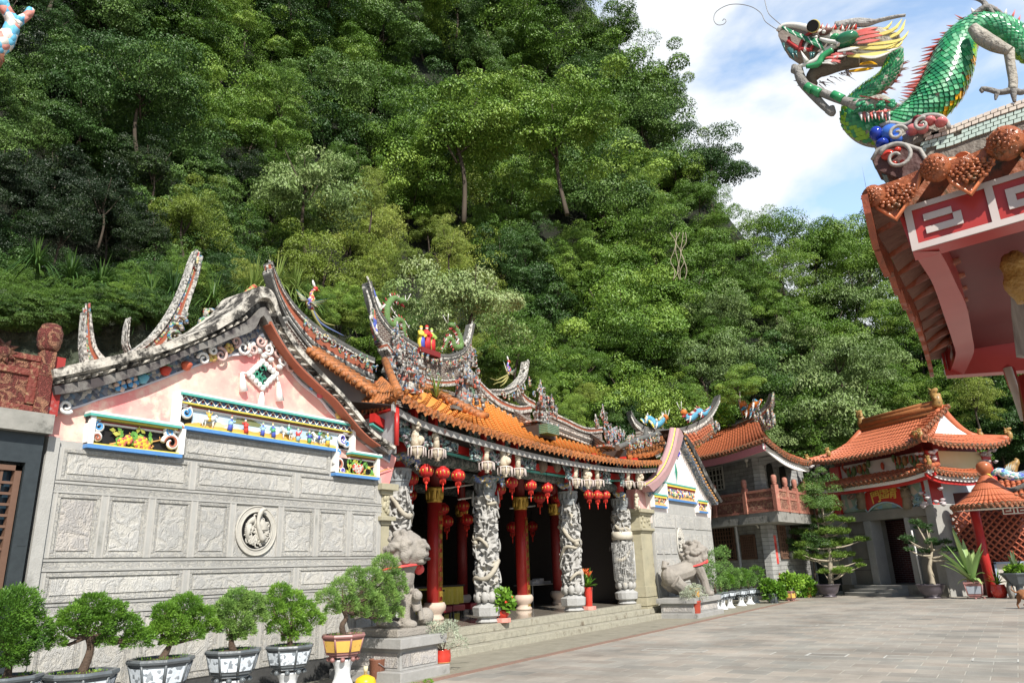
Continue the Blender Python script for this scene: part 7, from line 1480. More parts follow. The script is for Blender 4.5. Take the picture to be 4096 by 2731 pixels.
ho = MB(); dtube(ho, [(3350,108),(3420,95),(3470,95),(3520,82),(3580,68),(3622,62)],[16,17,14,9,8,6],0,8,.05); dtube(ho, [(3340,100),(3430,85),(3500,88)],[12,13,10],0,8,-.08); ho.build('horn', mat('grey_white_horn', (.45,.44,.42),(.2,.19,.18), scale=12, bump=1), dr)
mn = MB()
def blade3(mb, a, mid, e, w_, o, m):
    P_ = spline([px(a[0], a[1], XD-o), px(mid[0], mid[1], XD-o-.01), px(e[0], e[1], XD-o)],9); w = pxs(P_[0], w_); A_, B_ = [],[]
    for i, p in enumerate(P_):
        t = (P_[min(i+1,8)]-P_[max(i-1,0)]).normalized(); n_ = t.cross(V((1,0,0))).normalized(); q_ = w*(.35+1.1*(i/8))*(1-(i/8)**2.2); A_.append(p+n_*q_); B_.append(p-n_*q_)
    mb.band(A_, B_, (.008,0,0), m)
for (a, mid, e, w_, m_, o) in (((3430,150),(3540,115),(3570,82),9,0,.05),((3450,158),(3570,120),(3608,75),10,0,.07),((3470,170),(3590,135),(3622,78),10,0,.06),((3470,180),(3600,160),(3635,122),9,0,.08),((3480,190),(3585,185),(3612,160),9,0,.1),
        ((3400,190),(3530,190),(3590,170),9,0,.12),((3430,205),(3520,210),(3600,190),9,1,.11),((3390,222),(3460,222),(3560,205),12,0,.12),((3440,225),(3500,228),(3570,205),8,1,.13),((3390,285),(3450,278),(3495,272),9,3,.05),((3440,257),(3480,250),(3510,258),8,3,.05),
        ((3400,135),(3470,118),(3510,110),10,2,.08),((3410,145),(3470,130),(3520,128),10,2,.1),((3420,160),(3480,145),(3530,140),10,2,.12),((3430,172),(3470,165),(3520,158),9,2,.13),((3350,205),(3400,195),(3440,190),9,1,.14)): blade3(mn, a, mid, e, w_, o, m_)
for i in range(16): x, y = lerp(3290,3370, i/15)+rnd.uniform(-10,10), lerp(245,205, i/15)+rnd.uniform(-8,14); blade3(mn, (x, y),(x+25, y-4+rnd.uniform(-4,8)),(x+52, y+rnd.uniform(-8,12)),6,.13,2 if i % 3 else 1)
mn.build('mane', [YELS, WHS, PINKS, GRN[3]], dr)
bd = MB()
for i in range(18): x, y = lerp(3270,3400, rnd.random()),0; y = 330-(x-3270)*.35+rnd.uniform(-12,12); bd.cone(dq(x, y, .05), dq(x+rnd.uniform(15,45), y+rnd.uniform(5,28),.05), pxs(c, 5),4,0, flat=.4)
bd.build('beard', plain('grey_beard_shard', (.42,.34,.34), rough=.3), dr)
wh = MB()
for W_P in ([(3112,120),(3090,108),(3060,85),(3045,55),(3010,30),(2960,18),(2910,22),(2865,48),(2855,80),(2870,100),(2895,98),(2905,84),(2896,76),(2890,84)],[(3130,105),(3100,80),(3075,55),(3063,20),(3055,-20),(3045,-60)]): wh.tube(spline([dq(*p, .08) for p in W_P],50), pxs(c, 1.7),5)
wh.build('wire_whisker', plain('grey_wire', (.25,.25,.26), rough=.4), dr)
fl = MB(); dtube(fl, [(3190,270),(3205,320),(3240,365),(3290,420),(3325,450)],[18,20,18,15,13],0,9,.1); dtube(fl, [(3190,272),(3178,285),(3176,262)],[14,14,10],0,8,.1); dtube(fl, [(3325,428),(3330,455),(3305,445)],[12,13,8],0,8,.1); dtube(fl, [(3215,335),(3290,372),(3380,405),(3460,420)],[14,17,17,22],0,9,.12)
for (x, y) in ((3180,325),(3195,345)): fl.cone(dq(x+18, y, .1), dq(x-6, y-2,.1), pxs(c, 5),4)
fl.build('foreleg', GREYC, dr)
fp = MB()
for (x, y, x2, y2) in ((3225,345,3250,362),(3250,358,3282,375),(3330,378,3372,398)): a_, b_2 = dq(x, y, .13), dq(x2, y2,.13); fp.tube([a_, b_2], pxs(a_, 17),10)
fp.build('leg_plates', GRN[1], dr)
el = MB(); dtube(el, [(3400,412),(3460,425),(3520,405),(3580,430)],[18,30,26,14],0,10,.12)
el.build('shoulder', MORT, dr); es = MB()
for i in range(40): x = rnd.uniform(3410,3580); y = 425+rnd.uniform(-26,22)-(x-3450)*-.02; p = dq(x, y, .2-abs(y-425)/400); es.ell(p, .008, pxs(p, 11), pxs(p, 8), None, 7,4,0)
for i in range(9): x = 3440+i*14; p = dq(x, 450,.17); es.cone(p, dq(x+8,485+rnd.uniform(-12,14),.18), pxs(p, 8),4,1 if i % 2 else 2, flat=.4)
for i in range(6): x = 3440+i*20; p = dq(x, 385+i*3,.16); es.cone(p, dq(x+48,392+i*6,.16), pxs(p, 8),4,1, flat=.4)
es.build('elbow_fringe', [GRN[0], PINKS, WHS], dr)
hl = MB(); dtube(hl, [(3890,110),(3930,150),(3990,185),(4040,205)],[20,30,28,18],0,9,.12); dtube(hl, [(4035,200),(4042,260),(4052,320),(4050,360)],[20,17,17,17],0,9,.1); dtube(hl, [(4050,360),(4000,370),(3960,360),(3925,355),(3930,370)],[15,12,11,10,6],1,8,.1); dtube(hl, [(4052,360),(4056,390),(4058,408)],[13,10,6],1,8,.12); dtube(hl, [(4052,360),(4085,370),(4110,355),(4115,320)],[14,12,10,8],1,8,.1); dtube(hl, [(3990,368),(3985,385),(3982,400)],[10,8,4],1,8,.12)
hl.build('hind_leg', [MORT, GREYC], dr)
tl = MB(); dtube(tl, [(3870,80),(3900,58),(3945,30),(3990,45),(4012,62)],[11,13,14,10,6],0,8,.02); dtube(tl, [(3945,30),(3935,10),(3905,-5),(3870,-8)],[12,9,8,7],0,8,.02); dtube(tl, [(3955,30),(3975,60),(3970,80)],[9,7,6],0,8,.05); tl.build('raised_claw', GREYC, dr)
# coloured clouds under the dragon
cl = MB()
for (x, y, a, b_3, m_) in ((3505,535,26,30,0),(3560,530,36,34,1),(3585,560,24,20,1),(3530,575,26,22,0),(3650,520,26,22,2),(3690,515,24,20,2),(3720,485,22,17,2),(3765,490,24,18,2),(3670,480,20,14,3)): p = dq(x, y, .15); cl.ell(p, .04, pxs(p, a), pxs(p, b_3), None, 12,8, m_)
spiral_px(cl, 3590,540,34, XD-.2,8,1.3,0,1,4); spiral_px(cl, 3690,505,30, XD-.2,8,1.2,1,1,4)
Q = spline([dq(x, y, .14) for x, y in ((3520,505),(3560,492),(3620,500),(3660,478),(3710,462),(3760,465),(3790,490),(3795,515))],20); cl.tube(Q, pxs(Q[0],9),6,4)
P_ = [dq(x, y, .1) for x, y in ((3480,540),(3500,520),(3560,500),(3660,490),(3780,480),(3795,520),(3700,560),(3600,600),(3520,600),(3505,570))]; cl.prism(P_, (.2,0,0),5)
cl.build('cloud_base', [mat('cobalt_ceramic', (.02,.05,.35),(.015,.03,.25), rough=.1), mat('bright_blue_ceramic', (.06,.18,.65), rough=.1), mat('rose_ceramic', (.65,.16,.17),(.55,.2,.2), rough=.15), MAR, MATS['grey_scroll_rim'], MORT], dr)
bs = MB()
for i in range(26):
    k = int(N*(.17+.2*i/26)); t = T[k]; side = V((-1,0,0)); up = t.cross(side).normalized(); p = PB_[k]+up*RB[k]*.86+side*.2*RB[k]; bs.cone(p, p+up*RB[k]*.12, RB[k]*.25,6, i % 2)
bs.build('belly_plates', [mat('grey_belly_plate', (.4,.38,.34), rough=.5), mat('tan_belly_plate', (.36,.3,.2), rough=.5)], dr)
# ================= small ridge dragons, phoenixes and gods =================
def small_dragon(label, pts, Y, r, cols, fn=py, head_dir=1, group=None, z0=None):
    c0_ = fn(pts[0][0], pts[0][1], Y) if fn is py else fn(*pts[0]); root = thing('dragon_statue', label, 'dragon statue', fn(pts[-1][0], pts[-1][1], Y) if fn is py else fn(*pts[-1]),0, group)
    P_ = spline([fn(x, y, Y) if fn is py else fn(x, y) for x, y in pts],40); R_ = [r*(.9+.5*sin(pi*min(1, i/39*1.1+.1)))*(1 if i < 30 else lerp(1,.35,(i-30)/9)) for i in range(40)]
    mb = MB(); mb.tube(P_, R_, 9); mb.build('body', cols[0], root)
    mb = MB()
    for i in range(1,39):
        t = (P_[i+1]-P_[i-1]).normalized(); up = t.cross(V((0,1,0))).normalized()
        for s_ in (1,-1):
            if rnd.random() < .85: mb.cone(P_[i]+up*s_*R_[i]*.8, P_[i]+up*s_*R_[i]*1.9-t*r*.5, r*.6,4,0 if rnd.random() < .6 else 1, flat=.5)
    mb.build('dorsal_spikes', [cols[1], WHS], root)
    h = P_[0]; d = V((head_dir, 0,0)); mb = MB(); mb.tube([h-d*r*.5, h+d*r*1.2+V((0,-.02, r*.5)), h+d*r*3.2+V((0,-.03, r*.3))],[r*1.3, r*1.25, r*.6],8,0); mb.tube([h, h+d*r*1.6-V((0,0, r*1.1)), h+d*r*2.6-V((0,0, r*1.5))],[r*.8, r*.5, r*.3],7,1)
    for i in range(9): a = 1.2+i*.28; mb.cone(h-d*r*.3, h-d*r*2.6*abs(cos(a*.7))+V((0, rnd.uniform(-.05,.05), r*2.4*sin(a))), r*.35,4,2, flat=.4)
    for s_ in (-1,1): mb.tube([h+d*r*3+V((0,0, r*.4)), h+d*r*4+V((0, s_*.05, r*2)), h+d*r*(4.6)+V((0, s_*.1, r*4))], r*.12,4,2)
    mb.build('head', [cols[2], cols[1], WHS], root)
    mb = MB()
    for k in (10,26):
        for s_ in (1,-1):
            p = P_[k]; e = p+V((s_*r*3,-.05,-r*1.5)); mb.tube([p, p.lerp(e, .5)+V((0,0, r)), e],[r*.5, r*.35, r*.25],5); [mb.cone(e, e+V((s_*r*1.2,0, a*r)), r*.2,4) for a in (-1,0,1)]
    mb.build('leg', WHS, root); return root
LG = mat('lime_green_scales', (.17,.30,.08),(.07,.15,.05), scale=30, rough=.3, bump=1); RS = plain('crimson_fin', (.42,.05,.06), rough=.3); BLS = mat('sky_blue_scales', (.10,.40,.58),(.06,.25,.4), scale=20, rough=.3, bump=1); ORS = mat('orange_scales', (.65,.22,.04),(.5,.14,.03), scale=20, rough=.3, bump=1)
small_dragon('green and red mosaic dragon rearing at the left end of the raised central ridge', [(1598,1205),(1575,1193),(1548,1225),(1549,1280),(1572,1302),(1590,1280),(1612,1292),(1616,1330),(1632,1362),(1655,1380)], YR+.1,.075,(LG, RS, LG))
small_dragon('green mosaic dragon facing left at the right end of the raised central ridge', [(1812,1308),(1828,1325),(1838,1352),(1842,1385),(1818,1388),(1806,1360),(1788,1356),(1780,1385),(1762,1405)], YR+.1,.075,(LG, RS, LG), head_dir=-1)
small_dragon('pale blue mosaic dragon facing right on the left end of the rear ridge', [(2655,1672),(2638,1692),(2620,1700),(2608,1682),(2592,1672),(2582,1688),(2562,1674)], None, .11,(BLS, YEL, ORS), fn=lambda x, y, *a: P16(x, y))
small_dragon('blue and orange mosaic dragon facing left on the right end of the rear ridge', [(2738,1655),(2757,1674),(2778,1660),(2795,1644),(2815,1655),(2830,1640),(2842,1626)], None, .11,(BLS, RS, ORS), fn=lambda x, y, *a: P16(x, y), head_dir=-1)
small_dragon('orange and blue mosaic dragon on the ridge of the stone house', [(2975,1625),(2988,1648),(3006,1642),(3012,1622),(3035,1612),(3045,1598)], None, .16,(ORS, BLS, ORS), fn=lambda x, y, *a: P9(x, y), head_dir=-1)
def phoenix(label, bpts, head, wings, tail, Y, r):
    root = thing('phoenix_statue', label, 'phoenix statue', py(*bpts[-1], Y)); mb = MB(); mb.tube(spline([py(x, y, Y) for x, y in bpts],12),[r*k for k in (.5,.5,.55,.6,.8,1.1,1.3,1.4,1.3,1.1,.8,.5)],8); mb.build('body', confetti('phoenix_plumage', [(.65,.5,.1),(.5,.08,.06),(.1,.12,.45),(.6,.58,.5)], scale=20), root)
    mb = MB(); h = py(*head, Y); mb.ell(h, r*.9, m=0); mb.cone(h, h+V((r*2.4,0,-r*.2)), r*.5,5,1); mb.tube([h, h+V((-r, 0, r*1.6)), h+V((-r*1.4,0, r*2.8))],[r*.4, r*.5, r*.2],5,2); mb.build('head', [plain('phoenix_red', (.5,.04,.03)), YEL, WHS], root)
    for wp in wings:
        mb = MB(); a = py(*wp[0], Y-.1)
        for k in range(9): e = py(*wp[1], Y-.15); q_ = py(*wp[2], Y-.12); mb.cone(a.lerp(q_, k/16), e.lerp(q_, k/8), r*.45,4, k % 3, flat=.3)
        mb.build('wing', [plain('feather_blue', (.1,.35,.5)), YEL, WHS], root)
    mb = MB()
    for tp in tail: mb.tube(spline([py(x, y, Y) for x, y in tp],14),[r*.6*(1-i/16) for i in range(14)],5, rnd.randrange(3))
    mb.build('tail', [plain('tail_grey', (.42,.4,.36)), plain('tail_blue', (.15,.2,.4)), plain('tail_olive', (.35,.33,.12))], root)
phoenix('yellow and blue phoenix with spread wings on the left ridge', [(1262,1158),(1245,1170),(1248,1195),(1238,1215),(1255,1245)],(1262,1156),[[(1235,1205),(1180,1156),(1200,1200)],[(1240,1210),(1320,1193),(1275,1232)]],[[(1250,1235),(1270,1265),(1300,1292),(1340,1302)],[(1250,1240),(1275,1285),(1310,1310),(1376,1343)],[(1245,1235),(1262,1275),(1300,1325),(1345,1350)]], YR, .07)
phoenix('red and white phoenix with raised plume on the small right swallowtail ridge', [(2034,1448),(2030,1462),(2036,1480),(2034,1500)],(2035,1446),[[(2036,1490),(2066,1472),(2055,1500)],[(2030,1492),(2013,1440),(2024,1478)]],[[(2030,1500),(2005,1512),(1985,1520),(1962,1512)],[(2030,1505),(2010,1525),(1990,1530),(1972,1538)],[(2032,1505),(2020,1530),(2000,1545)]], YR+.05,.06)
GODC = [(plain('robe_yellow', (.75,.6,.08)), plain('robe_blue', (.08,.1,.45))),(plain('robe_red', (.6,.03,.03)), plain('robe_crimson', (.5,.03,.04))),(plain('robe_green', (.35,.5,.1)), plain('robe_red', (.6,.03,.03)))]
for (x, yt, yb, lab, k) in ((1684,1302,1396, 'old deity figure in yellow and blue robe, leftmost of the three on the central ridge', 0),(1707,1300,1398, 'middle deity figure in red robe and tall hat on the central ridge', 1),(1726,1312,1404, 'deity figure in green and red robe, rightmost of the three on the central ridge', 2)):
    b_ = py(x, yb, YR+.05); h = (py(x, yt, YR+.05)-b_).z; root = thing('deity_statue', lab, 'statue', b_, 0, 'deity figures on the central ridge')
    mb = MB(); mb.tube([b_, b_+V((0,0, h*.25)), b_+V((0,0, h*.5)), b_+V((0,0, h*.72)), b_+V((0,0, h*.8))],[h*.17, h*.15, h*.15, h*.13, h*.05],10,0)
    for s_ in (-1,1): mb.tube([b_+V((s_*h*.12,0, h*.72)), b_+V((s_*h*.18,-.06, h*.58)), b_+V((s_*h*.03,-.12, h*.55))],[h*.07, h*.08, h*.07],7,0)
    mb.ell(b_+V((0,0, h*.87)), h*.065, h*.065, h*.08, m=1); mb.build('body', [GODC[k][0], plain('painted_face', (.7,.6,.5))], root, remesh=None)
    mb = MB(); mb.tube([b_+V((0,-.02,0)), b_+V((0,-.03, h*.3)), b_+V((0,-.03, h*.5))],[h*.15, h*.13, h*.12],8); mb.build('skirt', GODC[k][1], root)
    mb = MB(); mb.ell(b_+V((0,0, h*.93)), h*.08, h*.08, h*.06); mb.cone(b_+V((0,0, h*.93)), b_+V((0,0, h*1.02)), h*.05,6); mb.build('headdress', GODC[k][0], root)
mb = MB(); a, b_ = py(1672,1398, YR+.05), py(1746,1418, YR+.05); mb.box(a.x, b_.x, YR-.1, YR+.3, b_.z-.12, b_.z+.03); mb.build('figure_plinth', [REDD], hall)
# ================= stone lions =================
LST = mat('brown_grey_lion_stone', (.34,.31,.27),(.23,.21,.185), scale=5, bump=.9, bscale=45, stain=(.13,.12,.1), sscale=2.6, sfac=.34, rough=.9)
RIB = mat('coral_red_ribbon', (.78,.10,.09),(.66,.06,.06), rough=.5, scale=4)
PST = mat('grey_pedestal_stone', (.36,.355,.34),(.27,.265,.25), scale=4, bump=.4, stain=(.16,.155,.14), sscale=2, sfac=.34)
def pedestal(x0, x1, y0, y1, ztop, lab):
    r = thing('lion_pedestal', lab, 'pedestal', ((x0+x1)/2,(y0+y1)/2,0)); mb = MB(); mb.box(x0-.14, x1+.14, y0-.14, y1+.1,0, ztop*.25); mb.build('base_course', PST, r, bevel=.012)
    mb = MB(); mb.box(x0, x1, y0, y1, ztop*.25, ztop-.15); mb.build('block', PST, r, bevel=.008)
    mb = MB(); mb.box(x0+.05, x1-.05, y0-.012, y0, ztop*.25+.05, ztop-.22); mb.box(x0-.012, x0, y0+.05, y1-.05, ztop*.25+.05, ztop-.22); mb.build('carved_face', RELIEF_W, r)
    mb = MB(); mb.box(x0-.1, x1+.12, y0-.1, y1+.1, ztop-.149, ztop); mb.build('cap', PST, r, bevel=.01); return r
# left pedestal and lion
pa = pz(1612,2700); 
PX0, PX1, PYY0, PYY1, PZ = 9.2,10.12,8.25,9.55,.63
pedestal(PX0, PX1, PYY0, PYY1, PZ, 'grey carved stone pedestal under the left lion, beside the temple steps')
def lion(parent_label, LM_, faces, ribbon_pts, bow, cub=False, ball=None, sitting=True, mouth_open=False):
    """LM_: matrix from lion space (x forward, y left, z up, about 1.7 m tall) to the world"""
    root = thing('stone_lion', parent_label, 'lion statue', LM_ @ V((0,0,0)))
    b = MB(); T_ = lambda p: LM_ @ V(p)
    def tb(P_, R_, n=10): s = LM_.to_scale().x; b.tube([T_(p) for p in P_],[r*s for r in R_], n)
    def el(c, rx, ry, rz): s = LM_.to_3x3(); b.ell(T_(c), rx, ry, rz, s, 12,8)
    if sitting:
        tb([(-.42,0,.30),(-.2,0,.62),(.05,0,.95),(.18,0,1.15)],[.30,.34,.31,.22]); el((.14,0,.95),.32,.33,.42)
        for s_ in (-1,1):
            tb([(.2, s_*.2,1.0),(.3, s_*.22,.6),(.32, s_*.22,.12)],[.15,.12,.11]); el((.4, s_*.22,.07),.17,.12,.09); tb([(-.35, s_*.22,.35),(-.05, s_*.3,.42),(-.1, s_*.3,.12),(.12, s_*.3,.07)],[.2,.2,.12,.1]); el((.12, s_*.3,.07),.15,.11,.08)
        tb([(-.6,0,.2),(-.72,0,.5),(-.62,0,.85)],[.12,.14,.06]); hc = V((.3,0,1.42))
    else:
        tb([(-.62,0,.62),(-.3,0,.66),(.05,0,.74),(.3,0,.92)],[.27,.27,.28,.24]); el((-.62,0,.6),.26,.26,.28)
        for s_ in (-1,1):
            tb([(.3, s_*.2,.85),(.5, s_*.2,.45),(.58, s_*.2,.1)],[.17,.13,.11]); el((.66, s_*.2,.07),.17,.12,.09)
            tb([(-.6, s_*.2,.45),(-.42, s_*.24,.3),(-.1, s_*.24,.16),(.15, s_*.24,.08)],[.2,.17,.13,.11]); el((.2, s_*.24,.07),.16,.11,.08)
        tb([(-.78,0,.8),(-.72,.05,.98),(-.6,0,.95)],[.11,.09,.04]); hc = V((.42,0,1.2))
    # head: mane ball, muzzle, brow, ears
    el(hc, .37,.38,.37); el(hc+V((-.12,0,-.2)),.34,.36,.34); el(hc+V((.2,0,-.06)),.23,.28,.2); el(hc+V((.3,0,.08)),.13,.22,.09); 
    if mouth_open: el(hc+V((.32,0,.1)),.17,.23,.1); el(hc+V((.26,0,-.24)),.17,.2,.07)
    else: el(hc+V((.3,0,-.08)),.14,.22,.1); el(hc+V((.27,0,-.22)),.12,.18,.06)
    el(hc+V((.4,0,.05)),.06,.08,.06)
    for s_ in (-1,1):
        el(hc+V((.28, s_*.15,.15)),.085,.08,.075); el(hc+V((.02, s_*.36,.06)),.1,.06,.15)
    q = random.Random(5)
    for i in range(70):
        z = q.uniform(-.9,.95); a = q.uniform(1.1,5.2); s = sqrt(max(0,1-z*z)); el(hc+V((.37*s*cos(a)-.04,.38*s*sin(a),.37*z)),.075,.075,.065)
    for i in range(10): a = i*.63; el((.22+.05*cos(a),.26*sin(a), hc.z-.38+.05*cos(a)),.06,.06,.06)
    if ball: el(ball, .17,.17,.17)
    if cub:
        tb([(.5,-.18,.55),(.56,-.2,.3)],[.1,.08]); tb([(.45,.05,.62),(.56,-.22,.55)],[.1,.1]); el((.58,-.3,.58),.1,.1,.1); tb([(.5,.05,.5),(.58,.06,.12)],[.07,.06])
    for k in range(9): t = k/8; el((-.35+.2*t, -.33,.35-.25*t),.04,.03,.04)
    b.build('body', LST, root, remesh=.017)
    m_ = MB(); 
    for s_ in (-1,1): m_.ell(T_(hc+V((.33, s_*.13,.14))),.03, m=0)
    if mouth_open: m_.ell(T_(hc+V((.36,0,-.06))),.13,.15,.08, LM_.to_3x3(),10,6,0)
    else: m_.ell(T_(hc+V((.4,0,-.17))),.07,.16,.035, LM_.to_3x3(),10,6,0)
    for s_ in (-1,1): m_.ell(T_(hc+V((.43, s_*.1,.02))),.025, m=0)
    m_.build('eyes_and_mouth', plain('dark_stone_recess', (.05,.045,.04)), root)
    rb = MB(); P_ = [T_(p) for p in ribbon_pts]; rb.tube(spline(P_, 18),.038,6,0, flat=.5); rb.build('red_ribbon', RIB, root)
    bw = MB(); c = T_(bow); qq = random.Random(2)
    for k in range(26): d = V((qq.gauss(0,1), qq.gauss(0,1), qq.gauss(0,1))).normalized(); bw.ell(c+d*.06,.055,.04,.03, d.to_track_quat('Z', 'Y').to_matrix(),7,5)
    bw.build('ribbon_rosette', RIB, root); return root
ML = Matrix.Translation(((PX0+PX1)/2+.06,8.93, PZ+.1)) @ Matrix.Rotation(radians(-62),4, 'Z') @ Matrix.Scale(.87,4)
ringp = [(.14+.42*cos(a)*.9,.42*sin(a),1.1+.05*cos(a)) for a in [2*pi*i/14 for i in range(15)]]
lion('seated stone lion with red ribbon and small cub at the left end of the steps', ML, None, ringp, (.5,.2,1.06), cub=True, ball=(.62,.24,.18))
mb = MB(); mb.box(PX0+.05, PX1-.05, PYY0+.1, PYY1-.1, PZ+.001, PZ+.12); tag(mb.build('lion_plinth', LST, bevel=.02), 'low rough stone slab between the left lion and its pedestal', 'plinth')
# right lion
rl0 = pz(2815,2545); 
RX0, RX1 = py(2655,2480,9.0).x+.1, py(2655,2480,9.0).x+2.9
rp_t = py(2655,2400,8.9).z
def right_lion():
    c = V((py(2760,2400,8.9).x, 8.95, rp_t)); pedestal(c.x-.95, c.x+1.25,8.45,9.5, rp_t, 'grey stone pedestal under the right lion, beside the small gable house')
    M_ = Matrix.Translation((c.x+.12,9.0, rp_t)) @ Matrix.Rotation(radians(-28),4, 'Z') @ Matrix.Scale(1.08,4)
    ring2 = [(.36+.40*cos(a)*.8,.41*sin(a),.93+.1*cos(a)) for a in [2*pi*i/14 for i in range(15)]]
    lion('crouching stone lion with open mouth and red ribbon in front of the right gable', M_, None, ring2,(.7,-.14,.98), sitting=False, mouth_open=True)
right_lion()
# ================= potted plants =================
JG = leafmat('juniper_green', (.05,.13,.02),(.26,.44,.06), c3=(.13,.27,.03), trans=.2); JG2 = leafmat('juniper_blue_green', (.06,.13,.03),(.24,.38,.09), c3=(.13,.25,.055), trans=.2)
PINE = leafmat('pine_green', (.08,.15,.02),(.36,.5,.10), c3=(.19,.3,.05), trans=.2); SILV = leafmat('silver_foliage', (.28,.33,.24),(.55,.6,.46), c3=(.42,.46,.34), trans=.1)
BRT = leafmat('bright_shrub_green', (.06,.16,.015),(.30,.48,.06), c3=(.15,.3,.03), trans=.25); AGV = leafmat('agave_green', (.14,.26,.08),(.42,.55,.22), c3=(.25,.4,.13), trans=.2)
SOIL = mat('dark_potting_soil', (.05,.035,.025),(.10,.07,.04), scale=20, bump=1); WOOD = mat('dark_bonsai_bark', (.12,.08,.055),(.05,.035,.025), scale=14, bump=1, rough=.9); PALEB = mat('pale_bark', (.40,.35,.26),(.26,.22,.16), scale=12, bump=.6)
def clump_foliage(mb, centres, n, ls, seed, asp=3.0, tuft=True, up=.3):
    """centres: (point, rx, rz); leaves set outward, in small upright tufts"""
    q = random.Random(seed); tot = sum(r*r for _, r, _ in centres)
    for c, rx, rz in centres:
        for i in range(int(n*rx*rx/tot)):
            z = q.uniform(-.55,1); a = q.uniform(0,2*pi); s = sqrt(max(0,1-z*z)); d = V((s*cos(a), s*sin(a), z)); k = q.uniform(.72,1.05)*(1+.16*noise.noise(c*3+d*3.2)*2)
            p = c+V((d.x*rx, d.y*rx, d.z*rz))*k; t = (d+V((0,0, up))+V((q.gauss(0,.35), q.gauss(0,.35), q.gauss(0,.35)))).normalized(); w = t.cross(V((q.gauss(0,1), q.gauss(0,1), q.gauss(0,1)))).normalized(); L = ls*q.uniform(.6,1.4); W_ = L/asp; tn = min(1, max(0,.5+.6*noise.noise(p*5)+q.uniform(-.25,.25)))
            mb.add([p-t*L*.3, p+w*W_*.5+t*L*.2, p+t*L*.75, p-w*W_*.5+t*L*.2],[(0,1,2,3)],0, False, tn)
INK = confetti('ink_landscape_panel', [(.62,.68,.74),(.6,.66,.72),(.64,.7,.76),(.22,.25,.28),(.6,.66,.72),(.58,.64,.7),(.3,.33,.36)], scale=26, bump=.1)
def oct_pot(parent, c, w, h, frame, panel_, n=8, name='pot'):
    r = w/2; mb = MB(); mb.lathe([(r*.62,0),(r*.66, h*.02),(r*.64, h*.08),(r*.74, h*.12),(r*.92, h*.82),(r*1.0, h*.86),(r*1.03, h*.93),(r*1.0, h),(r*.86, h),(r*.84, h*.9),(.001, h*.88)], c, n, 0, False, sq=1)
    for k in range(n): a = 2*pi*(k+.5)/n; mb.tube([V(c)+V((r*.75*cos(a), r*.75*sin(a), h*.12)), V(c)+V((r*.93*cos(a), r*.93*sin(a), h*.84))], r*.045,5,0)
    for k in range(0, n, 1): a = 2*pi*k/n; e = V(c)+V((r*.62*cos(a), r*.62*sin(a),-.03)); mb.ell(e, r*.12, r*.12,.035, n=6, k=4)
    mb.build(name, frame, parent)
    mb = MB()
    for k in range(n):
        a0, a1 = 2*pi*(k+.5)/n, 2*pi*(k+1.5)/n; f = lambda a, q_, z: V(c)+V((r*q_*cos(a), r*q_*sin(a), z)); A_, B_ = f(a0,.79, h*.2), f(a1,.79, h*.2); C_, D_ = f(a1,.925, h*.78), f(a0,.925, h*.78); m_ = (A_+B_+C_+D_)/4; o = V((cos((a0+a1)/2), sin((a0+a1)/2),0))*.006
        mb.add([m_+(q_-m_)*.86+o for q_ in (A_, B_, C_, D_)],[(0,1,2,3)])
    mb.build('pot_panels', panel_, parent)
    mb = MB(); mb.lathe([(r*.84, h*.9),(r*.5, h*.95),(.001, h*.97)], c, 16,0); 
    q = random.Random(int(c[0]*100)); mb.build('soil', SOIL, parent)
    mb = MB(); clump_foliage(mb, [(V(c)+V((r*.62*cos(a), r*.62*sin(a), h*.94)),.1,.035) for a in [q.uniform(0,6.28) for _ in range(7)]],260,.022, int(c[0]*10)); mb.build('moss', BRT, parent)
def white_stand(c, h, r, label, grp):
    mb = MB(); mb.lathe([(r*1.1,0),(r*1.12, h*.04),(r*.95, h*.1),(r*.75, h*.2),(r*.55, h*.42),(r*.5, h*.6),(r*.58, h*.8),(r*.75, h*.95),(r*.8, h),(.001, h)], c, 20); o = mb.build('plant_stand', mat('chalky_white_stand', (.70,.72,.74),(.55,.57,.58), scale=5, bump=.2, stain=(.4,.4,.4), sscale=3, sfac=.33), bevel=0); return tag(o, label, 'plant stand', grp)
SLPOT = mat('slate_blue_pot_glaze', (.13,.15,.16),(.08,.09,.10), scale=7, rough=.35, bump=.2); ROSEPOT = mat('rose_brown_pot', (.34,.16,.15),(.24,.12,.11), scale=6, rough=.4); OCHP = mat('ochre_pot_panel', (.72,.45,.10),(.6,.36,.08), scale=4, stain=(.3,.2,.06), sscale=9, sfac=.37)
YP = 8.4
def bonsai(label, stand_label, rim, wpx, crown, trunk, frame, pan, seed, n=22000, lf=JG, ls=.028, Y=YP, sh=.42, grp='clipped junipers along the gable wall', sgrp='white stands under the junipers'):
    c = py(rim[0], rim[1], Y); mpp = (c-CAM).dot(F)/FL; w = wpx*mpp; h = w*.47; zb = c.z-h
    root = thing('potted_bonsai', label, 'bonsai', V((c.x, c.y, zb)),0, grp); oct_pot(root, V((c.x, c.y, zb)), w, h, frame, pan)
    white_stand(V((c.x, c.y, .012)), zb-.045, w*.33, stand_label, sgrp)
    mb = MB(); base = V((c.x, c.y, c.z-.04)); P_ = [base]+[py(x, y, Y+dy) for x, y, dy in trunk]; mb.tube(spline(P_, 10),[w*.075*(1-i*.055) for i in range(10)],8)
    cl_ = []
    for (x, y, rp, *dy) in crown: p = py(x, y, Y+(dy[0] if dy else 0)); r = rp*mpp; cl_.append((p, r, r*.82)); mb.tube([P_[-1], P_[-1].lerp(p, .6)-V((0,0,.04)), p],[w*.035, w*.025, w*.015],5)
    mb.build('trunk', WOOD, root); f = MB(); clump_foliage(f, cl_, n, ls, seed); f.build('crown', lf, root)
